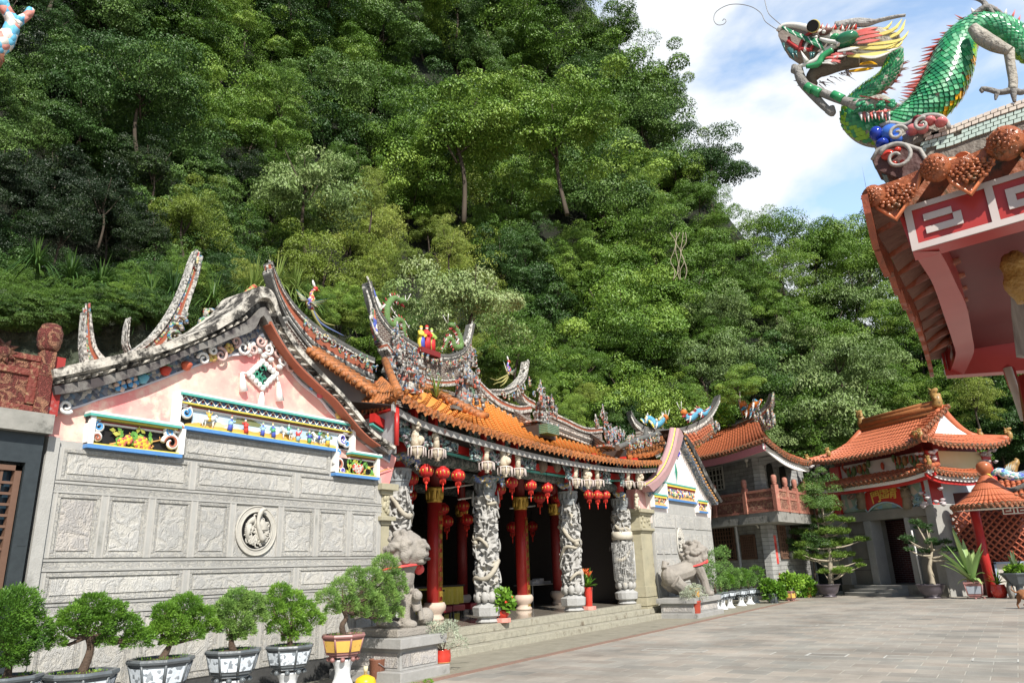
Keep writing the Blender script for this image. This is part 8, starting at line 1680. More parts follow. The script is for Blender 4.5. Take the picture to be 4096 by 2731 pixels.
bonsai('large bright juniper cut off by the left edge of the view', 'white stand under the leftmost juniper pot', (30,2700),250,[(60,2420,95),(-10,2480,120),(120,2510,80),(40,2560,110),(150,2580,45),(-20,2620,100),(60,2640,50)],[(40,2640,0)], SLPOT, INK, 1,27000)
bonsai('broad spreading juniper with bare twisted trunk, second from the left edge', 'white stand under the second juniper pot', (325,2682),275,[(370,2420,62),(300,2470,62),(440,2450,65),(250,2520,48),(380,2500,70),(500,2500,62),(545,2560,62),(420,2560,45),(230,2570,32),(590,2540,40)],[(352,2630,0),(362,2585,.02),(350,2545,0)], SLPOT, INK, 2,27000)
bonsai('rounded dense juniper in a grey panelled pot, third from the left edge', 'white stand under the third juniper pot', (646,2628),250,[(740,2430,66),(660,2450,50),(690,2500,66),(800,2470,62),(850,2510,38),(760,2530,58),(640,2510,42),(675,2560,36)],[(668,2600,0),(680,2575,0)], SLPOT, INK, 3,25000)
bonsai('dark bushy juniper in a grey panelled pot, fourth from the left edge', 'white stand under the fourth juniper pot', (935,2594),215,[(955,2400,58),(905,2430,46),(1010,2410,50),(940,2470,64),(1030,2470,42),(905,2510,38),(985,2520,40),(950,2540,36)],[(925,2570,0),(930,2545,0)], SLPOT, INK, 4,23000, JG2)
bonsai('bright cone shaped juniper in a grey panelled pot, fifth from the left edge', 'white stand under the fifth juniper pot', (1160,2577),190,[(1120,2370,46),(1170,2400,50),(1090,2430,50),(1215,2440,52),(1150,2460,64),(1255,2480,46),(1110,2510,42),(1200,2520,46),(1160,2545,34)],[(1160,2560,0),(1162,2540,0)], SLPOT, INK, 5,23000)
bonsai('tall loose juniper in an ochre and rose pot, beside the left lion', 'white stand under the ochre juniper pot', (1375,2533),178,[(1540,2260,58),(1480,2310,52),(1580,2320,50),(1420,2300,42),(1370,2350,52),(1310,2390,46),(1450,2370,56),(1550,2390,58),(1390,2420,50),(1330,2440,32),(1500,2440,52),(1580,2450,42),(1440,2450,40),(1600,2360,40),(1530,2330,50),(1490,2400,50),(1530,2470,38)],[(1368,2500,0),(1385,2470,0),(1372,2440,0)], ROSEPOT, OCHP, 6,40000, JG2)
# right hand row of small pots on white stands
for i, (x, yb, yr, crown) in enumerate((((2862),2432,2372,[(2862,2290,44),(2850,2330,40),(2890,2340,34),(2865,2230,42),(2890,2210,32),(2900,2270,34),(2840,2270,34)]),((2885),2420,2366,[(2905,2320,32)]),((2914),2412,2362,[(2930,2300,36),(2925,2335,32)]),((2959),2402,2356,[(2965,2300,32),(2955,2330,30)]),((2993),2396,2352,[(2995,2310,30),(2990,2330,28)]),((3017),2390,2350,[(3025,2290,30),(3020,2325,32)]))):
    Y = 9.0; c = py(x, yr, Y); mpp = (c-CAM).dot(F)/FL; w = 62*mpp; h = 24*mpp; nth = ('first and tallest', 'second', 'third', 'fourth', 'fifth', 'last')[i]
    root = thing('potted_bonsai', f'{nth} small juniper in the pot row beyond the right lion', 'bonsai', V((c.x, Y, c.z-h)),0, 'small junipers beyond the right lion'); oct_pot(root, V((c.x, Y, c.z-h)), w, h, SLPOT, INK)
    white_stand(V((c.x, Y, .012)), c.z-h-.04, w*.3, f'small white flared stand under the {nth} pot beyond the right lion', 'small white stands beyond the right lion')
    mb = MB(); mb.tube([V((c.x, Y, c.z-.05)), V((c.x, Y, c.z+.3))],[.05,.03],6); mb.build('trunk', WOOD, root); f = MB(); clump_foliage(f, [(py(a, b, Y), r_*mpp, r_*mpp*.9) for a, b, r_ in crown],5200 if i == 0 else 2600,.06,40+i); f.build('crown', JG if i % 2 else JG2, root)
def round_pot(parent, c, w, h, m, prof=None, n=20):
    r = w/2; mb = MB(); mb.lathe(prof or [(r*.62,0),(r*.68, h*.03),(r*.85, h*.6),(r*.93, h*.9),(r, h*.93),(r, h),(r*.88, h),(r*.86, h*.93),(.001, h*.92)], c, n); mb.build('pot', m, parent)
def strap_leaves(parent, c, n, L, w, seed, lf, spread=.9, name='leaves', arch=.5, upb=.5):
    q = random.Random(seed); mb = MB()
    for i in range(n):
        a = q.uniform(0,6.28); s = q.uniform(.25,1)*spread; l = L*q.uniform(.7,1.1); d = V((cos(a), sin(a),0)); side = V((-sin(a), cos(a),0)); pts = []
        for k in range(7): t = k/6; pts.append(V(c)+d*(s*l*t)+V((0,0, l*(upb+.9*(1-s))*t-arch*s*l*t*t)))
        ws = [w*x for x in (.35,.8,1,1,.8,.5,.06)]; b0 = len(mb.v); tn = q.random()
        vs = []
        for p, ww in zip(pts, ws): vs += [p-side*ww/2+V((0,0, ww*.25)), p, p+side*ww/2+V((0,0, ww*.25))]
        mb.add(vs, [(k*3+j, k*3+j+1,(k+1)*3+j+1,(k+1)*3+j) for k in range(6) for j in (0,1)],0, True, tn)
    return mb.build(name, lf, parent)
def leafy(parent, centres, n, ls, seed, lf, asp=1.8, name='foliage'):
    mb = MB(); clump_foliage(mb, centres, n, ls, seed, asp, up=0); return mb.build(name, lf, parent)
REDG = mat('red_glazed_pot', (.62,.05,.03),(.4,.03,.02), scale=16, rough=.2, coat=.3); REDR = mat('brick_red_glaze', (.40,.07,.04),(.3,.05,.03), rough=.3)
def potted(name, label, cat, c, w, h, potm, grp=None, prof=None): r = thing(name, label, cat, V(c),0, grp); round_pot(r, V(c), w, h, potm, prof); return r
# two pots of silvery shrub
for (bx, by_, rx_, ry_, wpx, cx_, cy_, rr__, lab, pm) in ((1770,2688,1768,2604,64,1790,2565,60, 'silvery leaved shrub in a ribbed red glazed urn beside the left pedestal', REDG),(2787,2470,2780,2405,46,2785,2385,56, 'silvery leaved shrub in a plain brick red pot before the right pedestal', REDR)):
    c = pz(bx, by_, .012); mpp = (c-CAM).dot(F)/FL; w = wpx*mpp; h = (by_-ry_)*mpp
    pr = [(w*.3,0),(w*.33, h*.02),(w*.36, h*.3),(w*.39, h*.42),(w*.49, h*.44),(w*.52, h*.5),(w*.54, h*.75),(w*.5, h*.98),(w*.52, h),(w*.44, h),(w*.42, h*.9),(.001, h*.88)] if pm is REDG else None
    r = potted('potted_shrub', lab, 'potted plant', c, w, h, pm, None, pr)
    if pm is REDG: mb = MB(); mb.lathe([(w*.5, h*.44),(w*.515, h*.46),(w*.5, h*.485)], c, 20); mb.build('gilt_band', plain('dull_gilt_band', (.6,.32,.12)), r)
    q = random.Random(3); cs_ = [(c+V((q.uniform(-.26,.26), q.uniform(-.26,.26), h+q.uniform(.02,.36))),.15,.13) for _ in range(13)]
    mb = MB(); [mb.tube([c+V((0,0, h*.9)), p],.008,4) for p, _, _ in cs_]; mb.build('stems', PALEB, r); leafy(r, cs_, 3600,.035,9, SILV, 2.6)
# anthurium, bromeliad, steps pots
def block(c, w, h, lab): mb = MB(); mb.prism([V(c)+V((w*.55*cos(a), w*.55*sin(a),0)) for a in [pi/8+k*pi/4 for k in range(8)]],(0,0, h)); return tag(mb.build('pot_block', mat('salmon_pink_block', (.68,.30,.24),(.55,.24,.2), scale=9, bump=.3), bevel=.01), lab, 'pot block')
c = pz(2014,2488, ZP); mpp = (c-CAM).dot(F)/FL; block(c, 56*mpp, 17*mpp, 'pink concrete block under the small red flower pot on the top step')
c2 = c+V((0,0,17*mpp+.002)); r = potted('flower_pot', 'green leafy plant with red flowers in a small round red pot on the top step', 'potted plant', c2,48*mpp, 30*mpp, REDG, None, [(.06,0),(.1,.01),(.14,.07),(.15,.14),(.135,.17),(.12,.17),(.001,.15)])
leafy(r, [(c2+V((dx, dy, .17+dz)),.16,.15) for dx, dy, dz in ((-.12,0,.1),(.12,0,.12),(0,.05,.2),(0,-.1,.1),(-.05,0,.3),(.1,0,.28))],420,.13,4, BRT, 1.7)
mb = MB(); [mb.ell(c2+V((rnd.uniform(-.17,.17), rnd.uniform(-.2,0), rnd.uniform(.26,.52))),.035,.02,.03, n=6, k=4) for _ in range(9)]; mb.build('red_flowers', plain('anthurium_red', (.75,.06,.03)), r)
c = pz(2357,2438, ZP); mpp = (c-CAM).dot(F)/FL; block(c, 52*mpp, 14*mpp, 'pink concrete block under the tall red vase on the top step')
c2 = c+V((0,0,14*mpp+.002)); h = 72*mpp; w = 37*mpp; r = potted('flower_vase', 'tall fluted red vase of orange bromeliads beside the third dragon column', 'potted plant', c2, w, h, REDG, None, [(w*.36,0),(w*.38, h*.02),(w*.42, h*.5),(w*.5, h*.96),(w*.52, h),(w*.45, h),(.001, h*.9)])
strap_leaves(r, c2+V((0,0, h*.95)),30,.5,.06,5, BRT, .9)
mb = MB()
for k in range(5):
    b0 = c2+V((rnd.uniform(-.12,.12), rnd.uniform(-.1,.1), h+.25+rnd.uniform(0,.15)))
    for j in range(9): a = j*.7; mb.cone(b0, b0+V((.1*cos(a),.1*sin(a),.12)),.018,4, j % 2)
mb.build('orange_flowers', [plain('bromeliad_orange', (.75,.22,.03)), plain('bromeliad_red', (.65,.08,.03))], r)
# tiny gold pot on the right pedestal
a = pz(2650,2388, rp_t+.0); r = thing('small_plant_pot', 'tiny orange square pot with a sprig at the left end of the right pedestal', 'potted plant', V((a.x, 8.7, rp_t))); mb = MB(); cc_ = V((a.x, 8.62, rp_t)); mb.lathe([(.10,0),(.12,.02),(.14,.22),(.17,.24),(.17,.27),(.001,.26)], cc_, 4,0, False, sq=1); mb.build('pot', plain('orange_ochre_pot', (.68,.34,.05)), r); leafy(r, [(cc_+V((0,0,.33)),.1,.07)],60,.06,5, SILV)
# shrubs by the stone house
for (x, y, wr, cr_, lab, pm, sd_) in ((3095,2412,60,[(3070,2345,26),(3105,2360,30),(3080,2380,24),(3120,2378,22)], 'low bright green shrub in a dark tub at the corner of the stone house', SLPOT, 1),(3160,2402,62,[(3150,2325,30),(3180,2330,28),(3165,2350,26),(3135,2345,22)], 'broad green shrub in a rose and yellow panelled pot by the stone house', ROSEPOT, 2),(3238,2388,30,[(3215,2330,30),(3235,2345,28),(3205,2370,22),(3240,2368,18)], 'green shrub in a small orange pot behind the yellow panelled pot', OCHP, 3)):
    c = pz(x, y); mpp = (c-CAM).dot(F)/FL; root = thing('potted_shrub', lab, 'potted plant', c); h = 34*mpp; oct_pot(root, c+V((0,0,.04)), wr*mpp, h, pm, OCHP if sd_ > 1 else SLPOT, 6)
    leafy(root, [(V((pn(a, b, c, radians(-57)).x, pn(a, b, c, radians(-57)).y, pn(a, b, c, radians(-57)).z)), r_*mpp, r_*mpp) for a, b, r_ in cr_],1500,.14, sd_, BRT, 1.8)
# pines in big bowls
def pine(label, base, rimy, wpx, trunk, tufts, seed, n, lf, bark):
    c = pz(*base); mpp = (c-CAM).dot(F)/FL; h = (base[1]-rimy)*mpp; w = wpx*mpp; root = thing('potted_pine', label, 'pine tree', c); FA = radians(-57); fp_ = lambda x, y: pn(x, y, c, FA)
    round_pot(root, c, w, h, mat('dark_purple_bowl', (.10,.085,.10),(.06,.05,.06), scale=5, rough=.35),[(w*.22,0),(w*.3, h*.02),(w*.3, h*.1),(w*.22, h*.14),(w*.36, h*.35),(w*.44, h*.7),(w*.48, h*.93),(w*.52, h*.95),(w*.52, h),(w*.46, h),(w*.44, h*.9),(.001, h*.88)])
    mb = MB(); P_ = spline([fp_(*p) for p in trunk],14); mb.tube(P_, [.12*(1-.05*i) for i in range(14)],8)
    q = random.Random(seed); cs_ = []
    for (x, y, rp) in tufts:
        e = fp_(x, y)+V((cos(FA+pi/2), sin(FA+pi/2),0))*q.uniform(-.5,.5); k = min(range(14), key=lambda i: abs(P_[i].z-(e.z-.25))); s0 = P_[k]; mb.tube(spline([s0, s0.lerp(e, .5)+V((0,0,-.08)), e],6),[.05,.045,.035,.03,.022,.015],5); cs_.append((e, rp*mpp, rp*mpp*.6))
    mb.build('trunk', bark, root)
    mb = MB()
    for c_, rx, rz in cs_:
        for t in range(max(12, int(n*rx*rx*5))):
            a = q.uniform(0,6.28); s = sqrt(q.random())*rx; p0 = c_+V((s*cos(a), s*sin(a), rz*q.uniform(-.5,1)*(1-s/rx*.6)))
            tn = min(1, max(0,.5+.6*noise.noise(p0*2)+q.uniform(-.2,.2)))
            for k in range(10):
                d = V((q.gauss(0,.7), q.gauss(0,.7), abs(q.gauss(.5,.5)))).normalized(); L = .15*q.uniform(.7,1.2); w_ = d.cross(V((q.gauss(0,1), q.gauss(0,1),1))).normalized()*.014; mb.add([p0-w_, p0+w_, p0+d*L],[(0,1,2)],0, False, tn)
    mb.build('crown', lf, root)
q = random.Random(21)
pt = [(3255,2010,26),(3295,2015,34),(3330,2040,26),(3215,2075,30),(3265,2085,36),(3320,2080,36),(3370,2085,30),(3230,2130,34),(3290,2130,40),(3350,2130,40),(3395,2120,22),(3200,2180,28),(3250,2180,36),(3320,2180,42),(3380,2170,36),(3435,2160,28),(3215,2230,34),(3270,2235,40),(3340,2225,38),(3400,2220,30),(3440,2245,18),(3350,2285,36),(3400,2280,30),(3300,2290,24),(3195,2215,22),(3425,2265,20)]
pine('tall layered pine in a dark bowl left of the gate house steps', (3317,2387),2338,96,[(3325,2345),(3322,2290),(3318,2200),(3300,2120),(3292,2060),(3285,2020)], pt, 3,130, PINE, PALEB)
pt = [(3670,2090,26),(3690,2110,22),(3720,2105,26),(3740,2125,20),(3640,2155,28),(3665,2170,22),(3700,2165,18),(3720,2170,26),(3760,2175,24),(3790,2170,24),(3735,2205,28),(3775,2200,26),(3815,2205,22),(3850,2215,20),(3640,2200,18),(3700,2205,20)]
pine('open branched pine with bare limbs in a dark bowl right of the gate steps', (3732,2392),2338,108,[(3730,2345),(3728,2310),(3718,2275),(3722,2240),(3728,2200)], pt, 5,110, leafmat('dark_pine_green', (.03,.08,.025),(.14,.24,.07), c3=(.07,.14,.035)), PALEB)
# broad leaved plants on the right
c = pz(3905,2393); mpp = (c-CAM).dot(F)/FL; r = thing('potted_agave', 'fan of pale green strap leaves in a rose trimmed pot by the red post', 'potted plant', c); oct_pot(r, c+V((0,0,.05)),92*mpp, 58*mpp, ROSEPOT, mat('grey_blue_pot_panel', (.35,.38,.42),(.26,.28,.32), scale=5),4)
strap_leaves(r, c+V((0,0,60*mpp)),22,1.6,.2,8, AGV, .85, arch=.42, upb=.75); strap_leaves(r, c+V((0,0,62*mpp)),12,.9,.15,9, AGV, .9, arch=1.1, upb=.5, name='drooping_leaves')
c = pz(4003,2391); mpp = (c-CAM).dot(F)/FL; r = potted('flower_pot', 'small round bright red pot of spiky leaves near the low white wall', 'potted plant', c, 42*mpp, 40*mpp, REDG, None, [(.14,0),(.2,.03),(.26,.2),(.26,.35),(.22,.45),(.23,.48),(.001,.46)]); strap_leaves(r, c+V((0,0,.46)),26,.6,.045,3, BRT, .95)
c = pz(4088,2392); mpp = (c-CAM).dot(F)/FL; r = thing('planter', 'dark flared planter of grassy plants on a pedestal, cut by the right edge', 'potted plant', c); mb = MB(); mb.lathe([(.2,0),(.22,.08),(.12,.16),(.12,.4),(.24,.46),(.28,.5),(.5,.82),(.55,.84),(.55,.88),(.001,.86)], c, 8,0, False); mb.build('pot', SLPOT, r); leafy(r, [(c+V((0,0,.98)),.34,.16)],900,.1,6, BRT); strap_leaves(r, c+V((0,0,.88)),12,.8,.09,2, leafmat('dark_strap_green', (.04,.07,.03),(.14,.2,.08)),.8)
c = pz(4050,2392); mb = MB(); mb.lathe([(.24,0),(.26,.02),(.26,.06)], c+V((0,0,0)),12); mb = MB(); mb.ell(c+V((0,0,.27)),.34,.12,.34, None, 16,10); tag(mb.build('round_stone', mat('rough_round_stone', (.27,.25,.22),(.16,.15,.13), scale=6, bump=1)), 'rough disc shaped stone leaning by the low white wall', 'stone')
# dog leaving the view on the right
dc = pz(4118,2434); dog = thing('dog', 'small brown dog walking out of view at the right edge', 'dog', dc); mb = MB(); X = V((.45,-.89,0)); S_ = V((.89,.45,0))
mb.tube(spline([dc-X*.22+V((0,0,.4)), dc-X*.1+V((0,0,.43)), dc+X*.15+V((0,0,.42)), dc+X*.34+V((0,0,.43)), dc+X*.48+V((0,0,.56))],9),[.09,.12,.12,.115,.115,.125,.13,.1,.08],10)
mb.ell(dc+X*.56+V((0,0,.6)),.1,.09,.09); mb.tube([dc+X*.58+V((0,0,.6)), dc+X*.72+V((0,0,.56))],[.06,.035],8)
for s_ in (-1,1):
    mb.cone(dc+X*.53+S_*s_*.06+V((0,0,.66)), dc+X*.5+S_*s_*.08+V((0,0,.75)),.035,6)
    mb.tube([dc-X*.18+S_*s_*.07+V((0,0,.36)), dc-X*.1*(1+s_)+S_*s_*.08+V((0,0,.22)), dc-X*(.22+.05*s_)+S_*s_*.08+V((0,0,.12)), dc-X*(.16+.08*s_)+S_*s_*.08+V((0,0,.015))],[.085,.05,.03,.028],7)
    mb.tube([dc+X*.36+S_*s_*.07+V((0,0,.36)), dc+X*(.36+.05*s_)+S_*s_*.07+V((0,0,.18)), dc+X*(.36+.09*s_)+S_*s_*.07+V((0,0,.015))],[.06,.035,.03],7)
mb.tube([dc-X*.26+V((0,0,.45)), dc-X*.38+V((0,0,.54)), dc-X*.36+V((0,0,.66))],[.03,.025,.012],6); mb.build('body', mat('short_brown_fur', (.26,.11,.045),(.16,.07,.03), scale=20, rough=.9), dog, remesh=.02)
# bucket and bottle by the left pedestal
c = pz(1508,2722,.012); mpp = (c-CAM).dot(F)/FL; h = 82*mpp; w = 66*mpp; r = thing('rusty_bucket', 'tall rusty brown metal bucket with wire handle against the left pedestal', 'bucket', c); mb = MB(); mb.lathe([(w*.42,0),(w*.43, h*.12),(w*.45, h*.14),(w*.49, h*.96),(w*.52, h),(w*.47, h),(w*.44, h*.3),(.001, h*.28)], c, 22); mb.build('body', mat('rusty_metal', (.24,.10,.06),(.14,.06,.04), scale=5, rough=.6, stain=(.38,.2,.14), sscale=8, sfac=.36, stretch=(2,2,.6)), r)
mb = MB(); mb.tube(spline([c+V((-.1,-w*.47, h*.85)), c+V((.02,-w*.53, h*.62)), c+V((.16,-w*.42, h*.5)), c+V((w*.47,-.05, h*.62))],10),.006,5); mb.build('handle', plain('grey_wire', (.25,.25,.26)), r)
c = pz(1458,2790,.0); c = V((7.6,7.55,.0)); c = py(1460,2790,7.75); c.z = 0; mpp = (c-CAM).dot(F)/FL; zt = py(1461,2703, c.y).z; r = thing('yellow_gas_bottle', 'yellow rounded container with a cream cap at the bottom edge, before the bucket', 'container', c); w = 84*mpp
mb = MB(); mb.lathe([(w*.45,0),(w*.5,.02),(w*.5, max(.05, zt-.14)),(w*.49, zt-.06),(w*.42, zt-.02),(w*.2, zt+.01),(w*.12, zt+.02)], c, 24); mb.build('body', plain('bright_yellow_plastic', (.80,.50,.02), rough=.35), r); mb = MB(); mb.lathe([(.022,0),(.022,.05),(.03,.052),(.032,.11),(.028,.115),(.001,.115)], c+V((0,0, zt+.01)),12); mb.build('cap', plain('cream_cap', (.68,.62,.42)), r)
# ================= things inside the hall =================
YT = 14.3; a, b_ = py(1700,2352, YT), py(1853,2440, YT); r = thing('altar_table', 'altar table draped in pleated yellow cloth, left of the second dragon column', 'table', V(((a.x+b_.x)/2, YT, ZP))); mb = MB(); zt = a.z
n = 60; vs = []
for i in range(n+1): x = lerp(a.x-.6, b_.x, i/n); y = YT-.03*sin(i*1.9)-.02*sin(i*.7); vs += [(x, y, zt),(x, y-.02, ZP+.04)]
mb.add(vs, [(2*i, 2*i+1,2*i+3,2*i+2) for i in range(n)],0, True); mb.box(a.x-.6, b_.x, YT, YT+.8, zt-.04, zt-.001); mb.build('yellow_cloth', mat('yellow_satin', (.74,.60,.08),(.6,.46,.05), rough=.45, scale=3), r)
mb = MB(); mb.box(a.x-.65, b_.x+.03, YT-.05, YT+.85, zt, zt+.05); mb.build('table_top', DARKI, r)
mb = MB(); mb.box(a.x-.2, a.x+.3, YT-.35, YT-.1, ZP, zt-.1); mb.box(a.x-.3, a.x+.4, YT-.4, YT-.08, zt-.1, zt-.05); tag(mb.build('side_table', mat('black_lacquer_wood', (.03,.025,.022), rough=.3)), 'small dark carved table before the yellow altar cloth', 'table')
MRL = mat('maroon_leather', (.20,.02,.03),(.15,.015,.02), rough=.35)
for i, (x, y, lab) in enumerate(((1758,2440, 'maroon kneeling stool half hidden behind the first red pillar'),(1812,2432, 'middle maroon kneeling stool before the yellow altar cloth'),(1882,2424, 'right maroon kneeling stool, beside the second dragon column'))):
    c = pz(x, y, ZP+.2); r = thing('kneeling_stool', lab, 'stool', V((c.x, c.y, ZP)),0, 'kneeling stools before the altar'); mb = MB(); mb.box(c.x-.27, c.x+.27, c.y-.22, c.y+.22, ZP+.14, ZP+.3); mb.build('seat', MRL, r, bevel=.03)
    for sx in (-1,1):
        for sy in (-1,1): mb = MB(); mb.box(c.x+sx*.22-.025, c.x+sx*.22+.025, c.y+sy*.17-.025, c.y+sy*.17+.025, ZP, ZP+.14); mb.build('leg', DARKI, r)
YT2 = 13.6; a, b_ = py(2125,2338, YT2), py(2262,2335, YT2); r = thing('folding_table', 'long folding table with thin metal legs between the second red pillar and third column', 'table', V(((a.x+b_.x)/2, YT2, ZP))); mb = MB(); mb.box(a.x, b_.x, YT2, YT2+.7, a.z-.03, a.z); mb.build('table_top', plain('grey_table_top', (.4,.38,.34)), r)
for x in (a.x+.2, b_.x-.1):
    for y in (YT2+.08, YT2+.6): mb = MB(); mb.tube([(x, y, ZP),(x, y, a.z-.03)],.018,6); mb.build('leg', plain('pale_metal_leg', (.55,.55,.53)), r)
for i in range(7):
    x = lerp(a.x+.45, b_.x-.4, i/6); mb = MB(); k = rnd.randrange(2,5); mb.box(x-.13, x+.13, YT2+.15, YT2+.45, a.z+.001, a.z+.045*k); tag(mb.build('book_stack', mat('white_paper_stack', (.6,.6,.6),(.4,.38,.4), scale=30)),('white paper pile at the left end of the folding table', 'second paper pile from the left on the folding table', 'third paper pile from the left on the folding table', 'middle paper pile of seven on the folding table', 'third paper pile from the right on the folding table', 'second paper pile from the right on the folding table', 'paper pile at the right end of the folding table')[i], 'paper stack', 'paper piles on the folding table')
YS_ = 14.6; a, b_ = py(2398,2200, YS_), py(2437,2253, YS_); r = thing('notice_stand', 'red notice in a gold frame on a thin red tripod stand inside the hall', 'sign', V(((a.x+b_.x)/2, YS_, ZP))); mb = MB(); mb.box(a.x, b_.x, YS_, YS_+.03, b_.z, a.z, 0); mb.box(a.x+.05, b_.x-.05, YS_-.004, YS_, b_.z+.05, a.z-.05,1); mb.build('board', [plain('pale_gold_frame', (.66,.5,.2)), plain('coral_notice', (.62,.16,.1))], r)
for k, s in enumerate(('八仙過', '平安')): [text_mesh(ch, .1, basis(V((lerp(a.x, b_.x, .68-.36*k), YS_-.006, a.z-.14-j*.11)),(1,0,0)),.001, BLACK, r, 'notice_character') for j, ch in enumerate(s)]
mb = MB(); m0 = V(((a.x+b_.x)/2, YS_+.02, b_.z)); zf = ZP+.5; mb.tube([m0, V((m0.x, m0.y, zf+.3))],.02,6); [mb.tube([V((m0.x, m0.y, zf+.3)), V((m0.x+dx, m0.y+dy, ZP+.02))],.02,5) for dx, dy in ((-.35,-.1),(.35,-.1),(0,.3))]; mb.build('tripod', REDP, r)
for i in range(3): x0_, y0_ = py(2385,2400,13).x-.2,12.6+i*.3; mb = MB(); mb.box(x0_-.9+i*.12, x0_+1.7, y0_, y0_+.31, ZP+.001, ZP+.14*(i+1)); mb.build('inner_step', STEP, hall)
c = py(2545,2370,11.0); c.z = ZP+.3; r = thing('potted_plant', 'climbing leafy plant in a tall cream planter behind the caged column', 'potted plant', c); mb = MB(); mb.box(c.x-.2, c.x+.2,10.85,11.2, ZP, py(2545,2290,11).z); mb.build('planter', plain('cream_planter', (.66,.64,.58)), r); mb = MB(); zt = py(2545,2290,11).z; mb.tube([V((c.x, 11, zt)), V((c.x-.1,11, zt+.7)), V((c.x-.2,11, zt+1.9))],.02,5); mb.build('stem', PALEB, r); leafy(r, [(V((c.x-.05-.09*k, 11, zt+.3+k*.25)),.2,.2) for k in range(7)],260,.14,3, LM[0])
# ================= small fittings on the houses =================
P = h2(3122,2200,.03); a0_, a1_ = h2(3092,2140,.03), h2(3113,2140,.03); s0, s1 = (a0_-C0).dot(d2),(a1_-C0).dot(d2)
s0 = max(s0,.05); mb = MB(); wall_box(C0, d2, n2_, s0, s0+.34, h2(3105,2254).z, h2(3100,2140).z, .01,.02, mb); r = thing('red_banner', 'long vertical coral red paper banner pasted at the corner of the stone house', 'banner', C0+d2*.2); mb.build('paper', plain('coral_paper', (.78,.12,.10)), r)
for k, ch in enumerate('福安康壽'): text_mesh(ch, .26, basis(C0+d2*(s0+.17)+n2_*.024+V((0,0, h2(3100,2150).z-.35-k*.62)), d2),.002, plain('dark_red_ink', (.5,.02,.02)), r, 'banner_character')
mb = MB(); c = h1(3024,2092,.15); mb.ell(c, .1,.08,.1); mb.tube([c, c-V((0,0,.2))-d1*.1],.035,6); tag(mb.build('security_camera', plain('cream_fitting', (.6,.58,.5))), 'small round cream outdoor lamp on the lower wall of the stone house', 'wall lamp')
mb = MB(); c = h1(2985,1840,.15); mb.ell(c, .1); mb.tube([c, c-V((0,0,.3))],.03,6); tag(mb.build('wall_lamp', plain('cream_fitting', (.6,.58,.5))), 'small white globe lamp under the eave of the stone house', 'wall lamp')
c = h1(3090,2068,.8); mb = MB(); mb.obox(c, .5,.16,.14, Matrix.Rotation(A1+.4,3, 'Z')); tag(mb.build('floodlight', plain('pale_grey_housing', (.6,.58,.55))), 'tilted grey floodlight under the balcony slab', 'floodlight')
mb = MB(); mb.tube([h1(2912,2068,.9), h1(2938,2086,.9), h1(2942,2100,.5), h1(2963,2270,.3)]+[V((h1(2963,2270,.3).x, h1(2963,2270,.3).y, 0))],.06,8); mb.tube([h1(2942,2086,.8), h1(2990,2070,.8), h1(3035,2063,.8)],.045,8); tag(mb.build('drain_pipe', plain('grey_plastic_pipe', (.4,.42,.43))), 'grey drain pipe down the stone house beside the lattice windows', 'pipe')
c = pn(3675,2215, PG+ng*.6, AG); mb = MB(); mb.tube([gp(3646,2120,.5), gp(3690,2335,.5)],.035,8); tag(mb.build('pole', plain('white_metal_pole', (.7,.7,.68), metal=.2)), 'thin white pole leaning on the right door jamb of the gate', 'pole')
# ================= extra vegetation =================
GR = leafmat('tall_grass_green', (.10,.16,.03),(.38,.42,.14), c3=(.2,.28,.06), trans=.2)
def grass_clump(x, y, dist, L, n, label, seed, lf=GR, w=.035): c = pd(x, y+25, dist); r = thing('grass_clump', label, 'grass clump', c); strap_leaves(r, c, n, L*1.1, w, seed, lf, 1.1, arch=1.25, upb=.75, name='blades')
for i, (x, y, dd, L) in enumerate(((1010,1170,17.5,1.6),(1100,1150,17.8,1.8),(1180,1170,18,1.6),(1230,1210,18,1.2),(960,1220,17,1.0),(600,1190,18,1.5),(690,1170,18,1.4),(560,1270,17.6,1.2),(400,1130,18,1.3),(280,1100,18,1.2),(140,1050,18,1.2),(850,1200,17.6,1.2),(470,1200,18,1.4))):
    grass_clump(x, y, dd, L*.58,150,('pale tall arching grass above the left gable peak', 'feathery light green grass tuft behind the left swallowtail spike', 'tall grass behind the phoenix on the left ridge', 'small grass tuft right of the left ridge spike', 'short grass tuft low behind the left gable peak', 'dark reedy grass on the bank left of the large spike', 'reedy grass just left of the tallest spike tip', 'grass tuft at the foot of the bank beside the thin blue spike', 'green grass hanging over the rock face', 'broad leaved grass tuft high above the balcony rail', 'grass tuft above the rock at the far left', 'grass tuft between the tall spike and gable peak', 'grass tuft on the rock edge above the small spikes')[i], i, GR if i < 3 else LM[1],.028)
# rock face at far left
mb = MB(); G = []; nx_, nz_ = 60,26
for i in range(nx_+1):
    for j in range(nz_+1):
        x = lerp(-260,620, i/nx_); y = lerp(1700,1180+60*noise.noise(V((i*.13,0,5))), j/nz_); dd = 17.8-1.2*(1-j/nz_)+.5*noise.noise(V((i*.10, j*.16,0)))+.22*noise.noise(V((i*.4, j*.6,2))); G.append(pd(x, y, dd))
mb.add(G, [(i*(nz_+1)+j, (i+1)*(nz_+1)+j, (i+1)*(nz_+1)+j+1, i*(nz_+1)+j+1) for i in range(nx_) for j in range(nz_)],0, True); tag(mb.build('rock_face', mat('mossy_grey_rock', (.075,.085,.06),(.03,.04,.02), scale=1.6, bump=1, bscale=9, bdist=.12, stain=(.17,.19,.15), sscale=2.2, sfac=.37, rough=.95)), 'mossy grey rock face at the foot of the hill behind the left building', None, kind='structure')
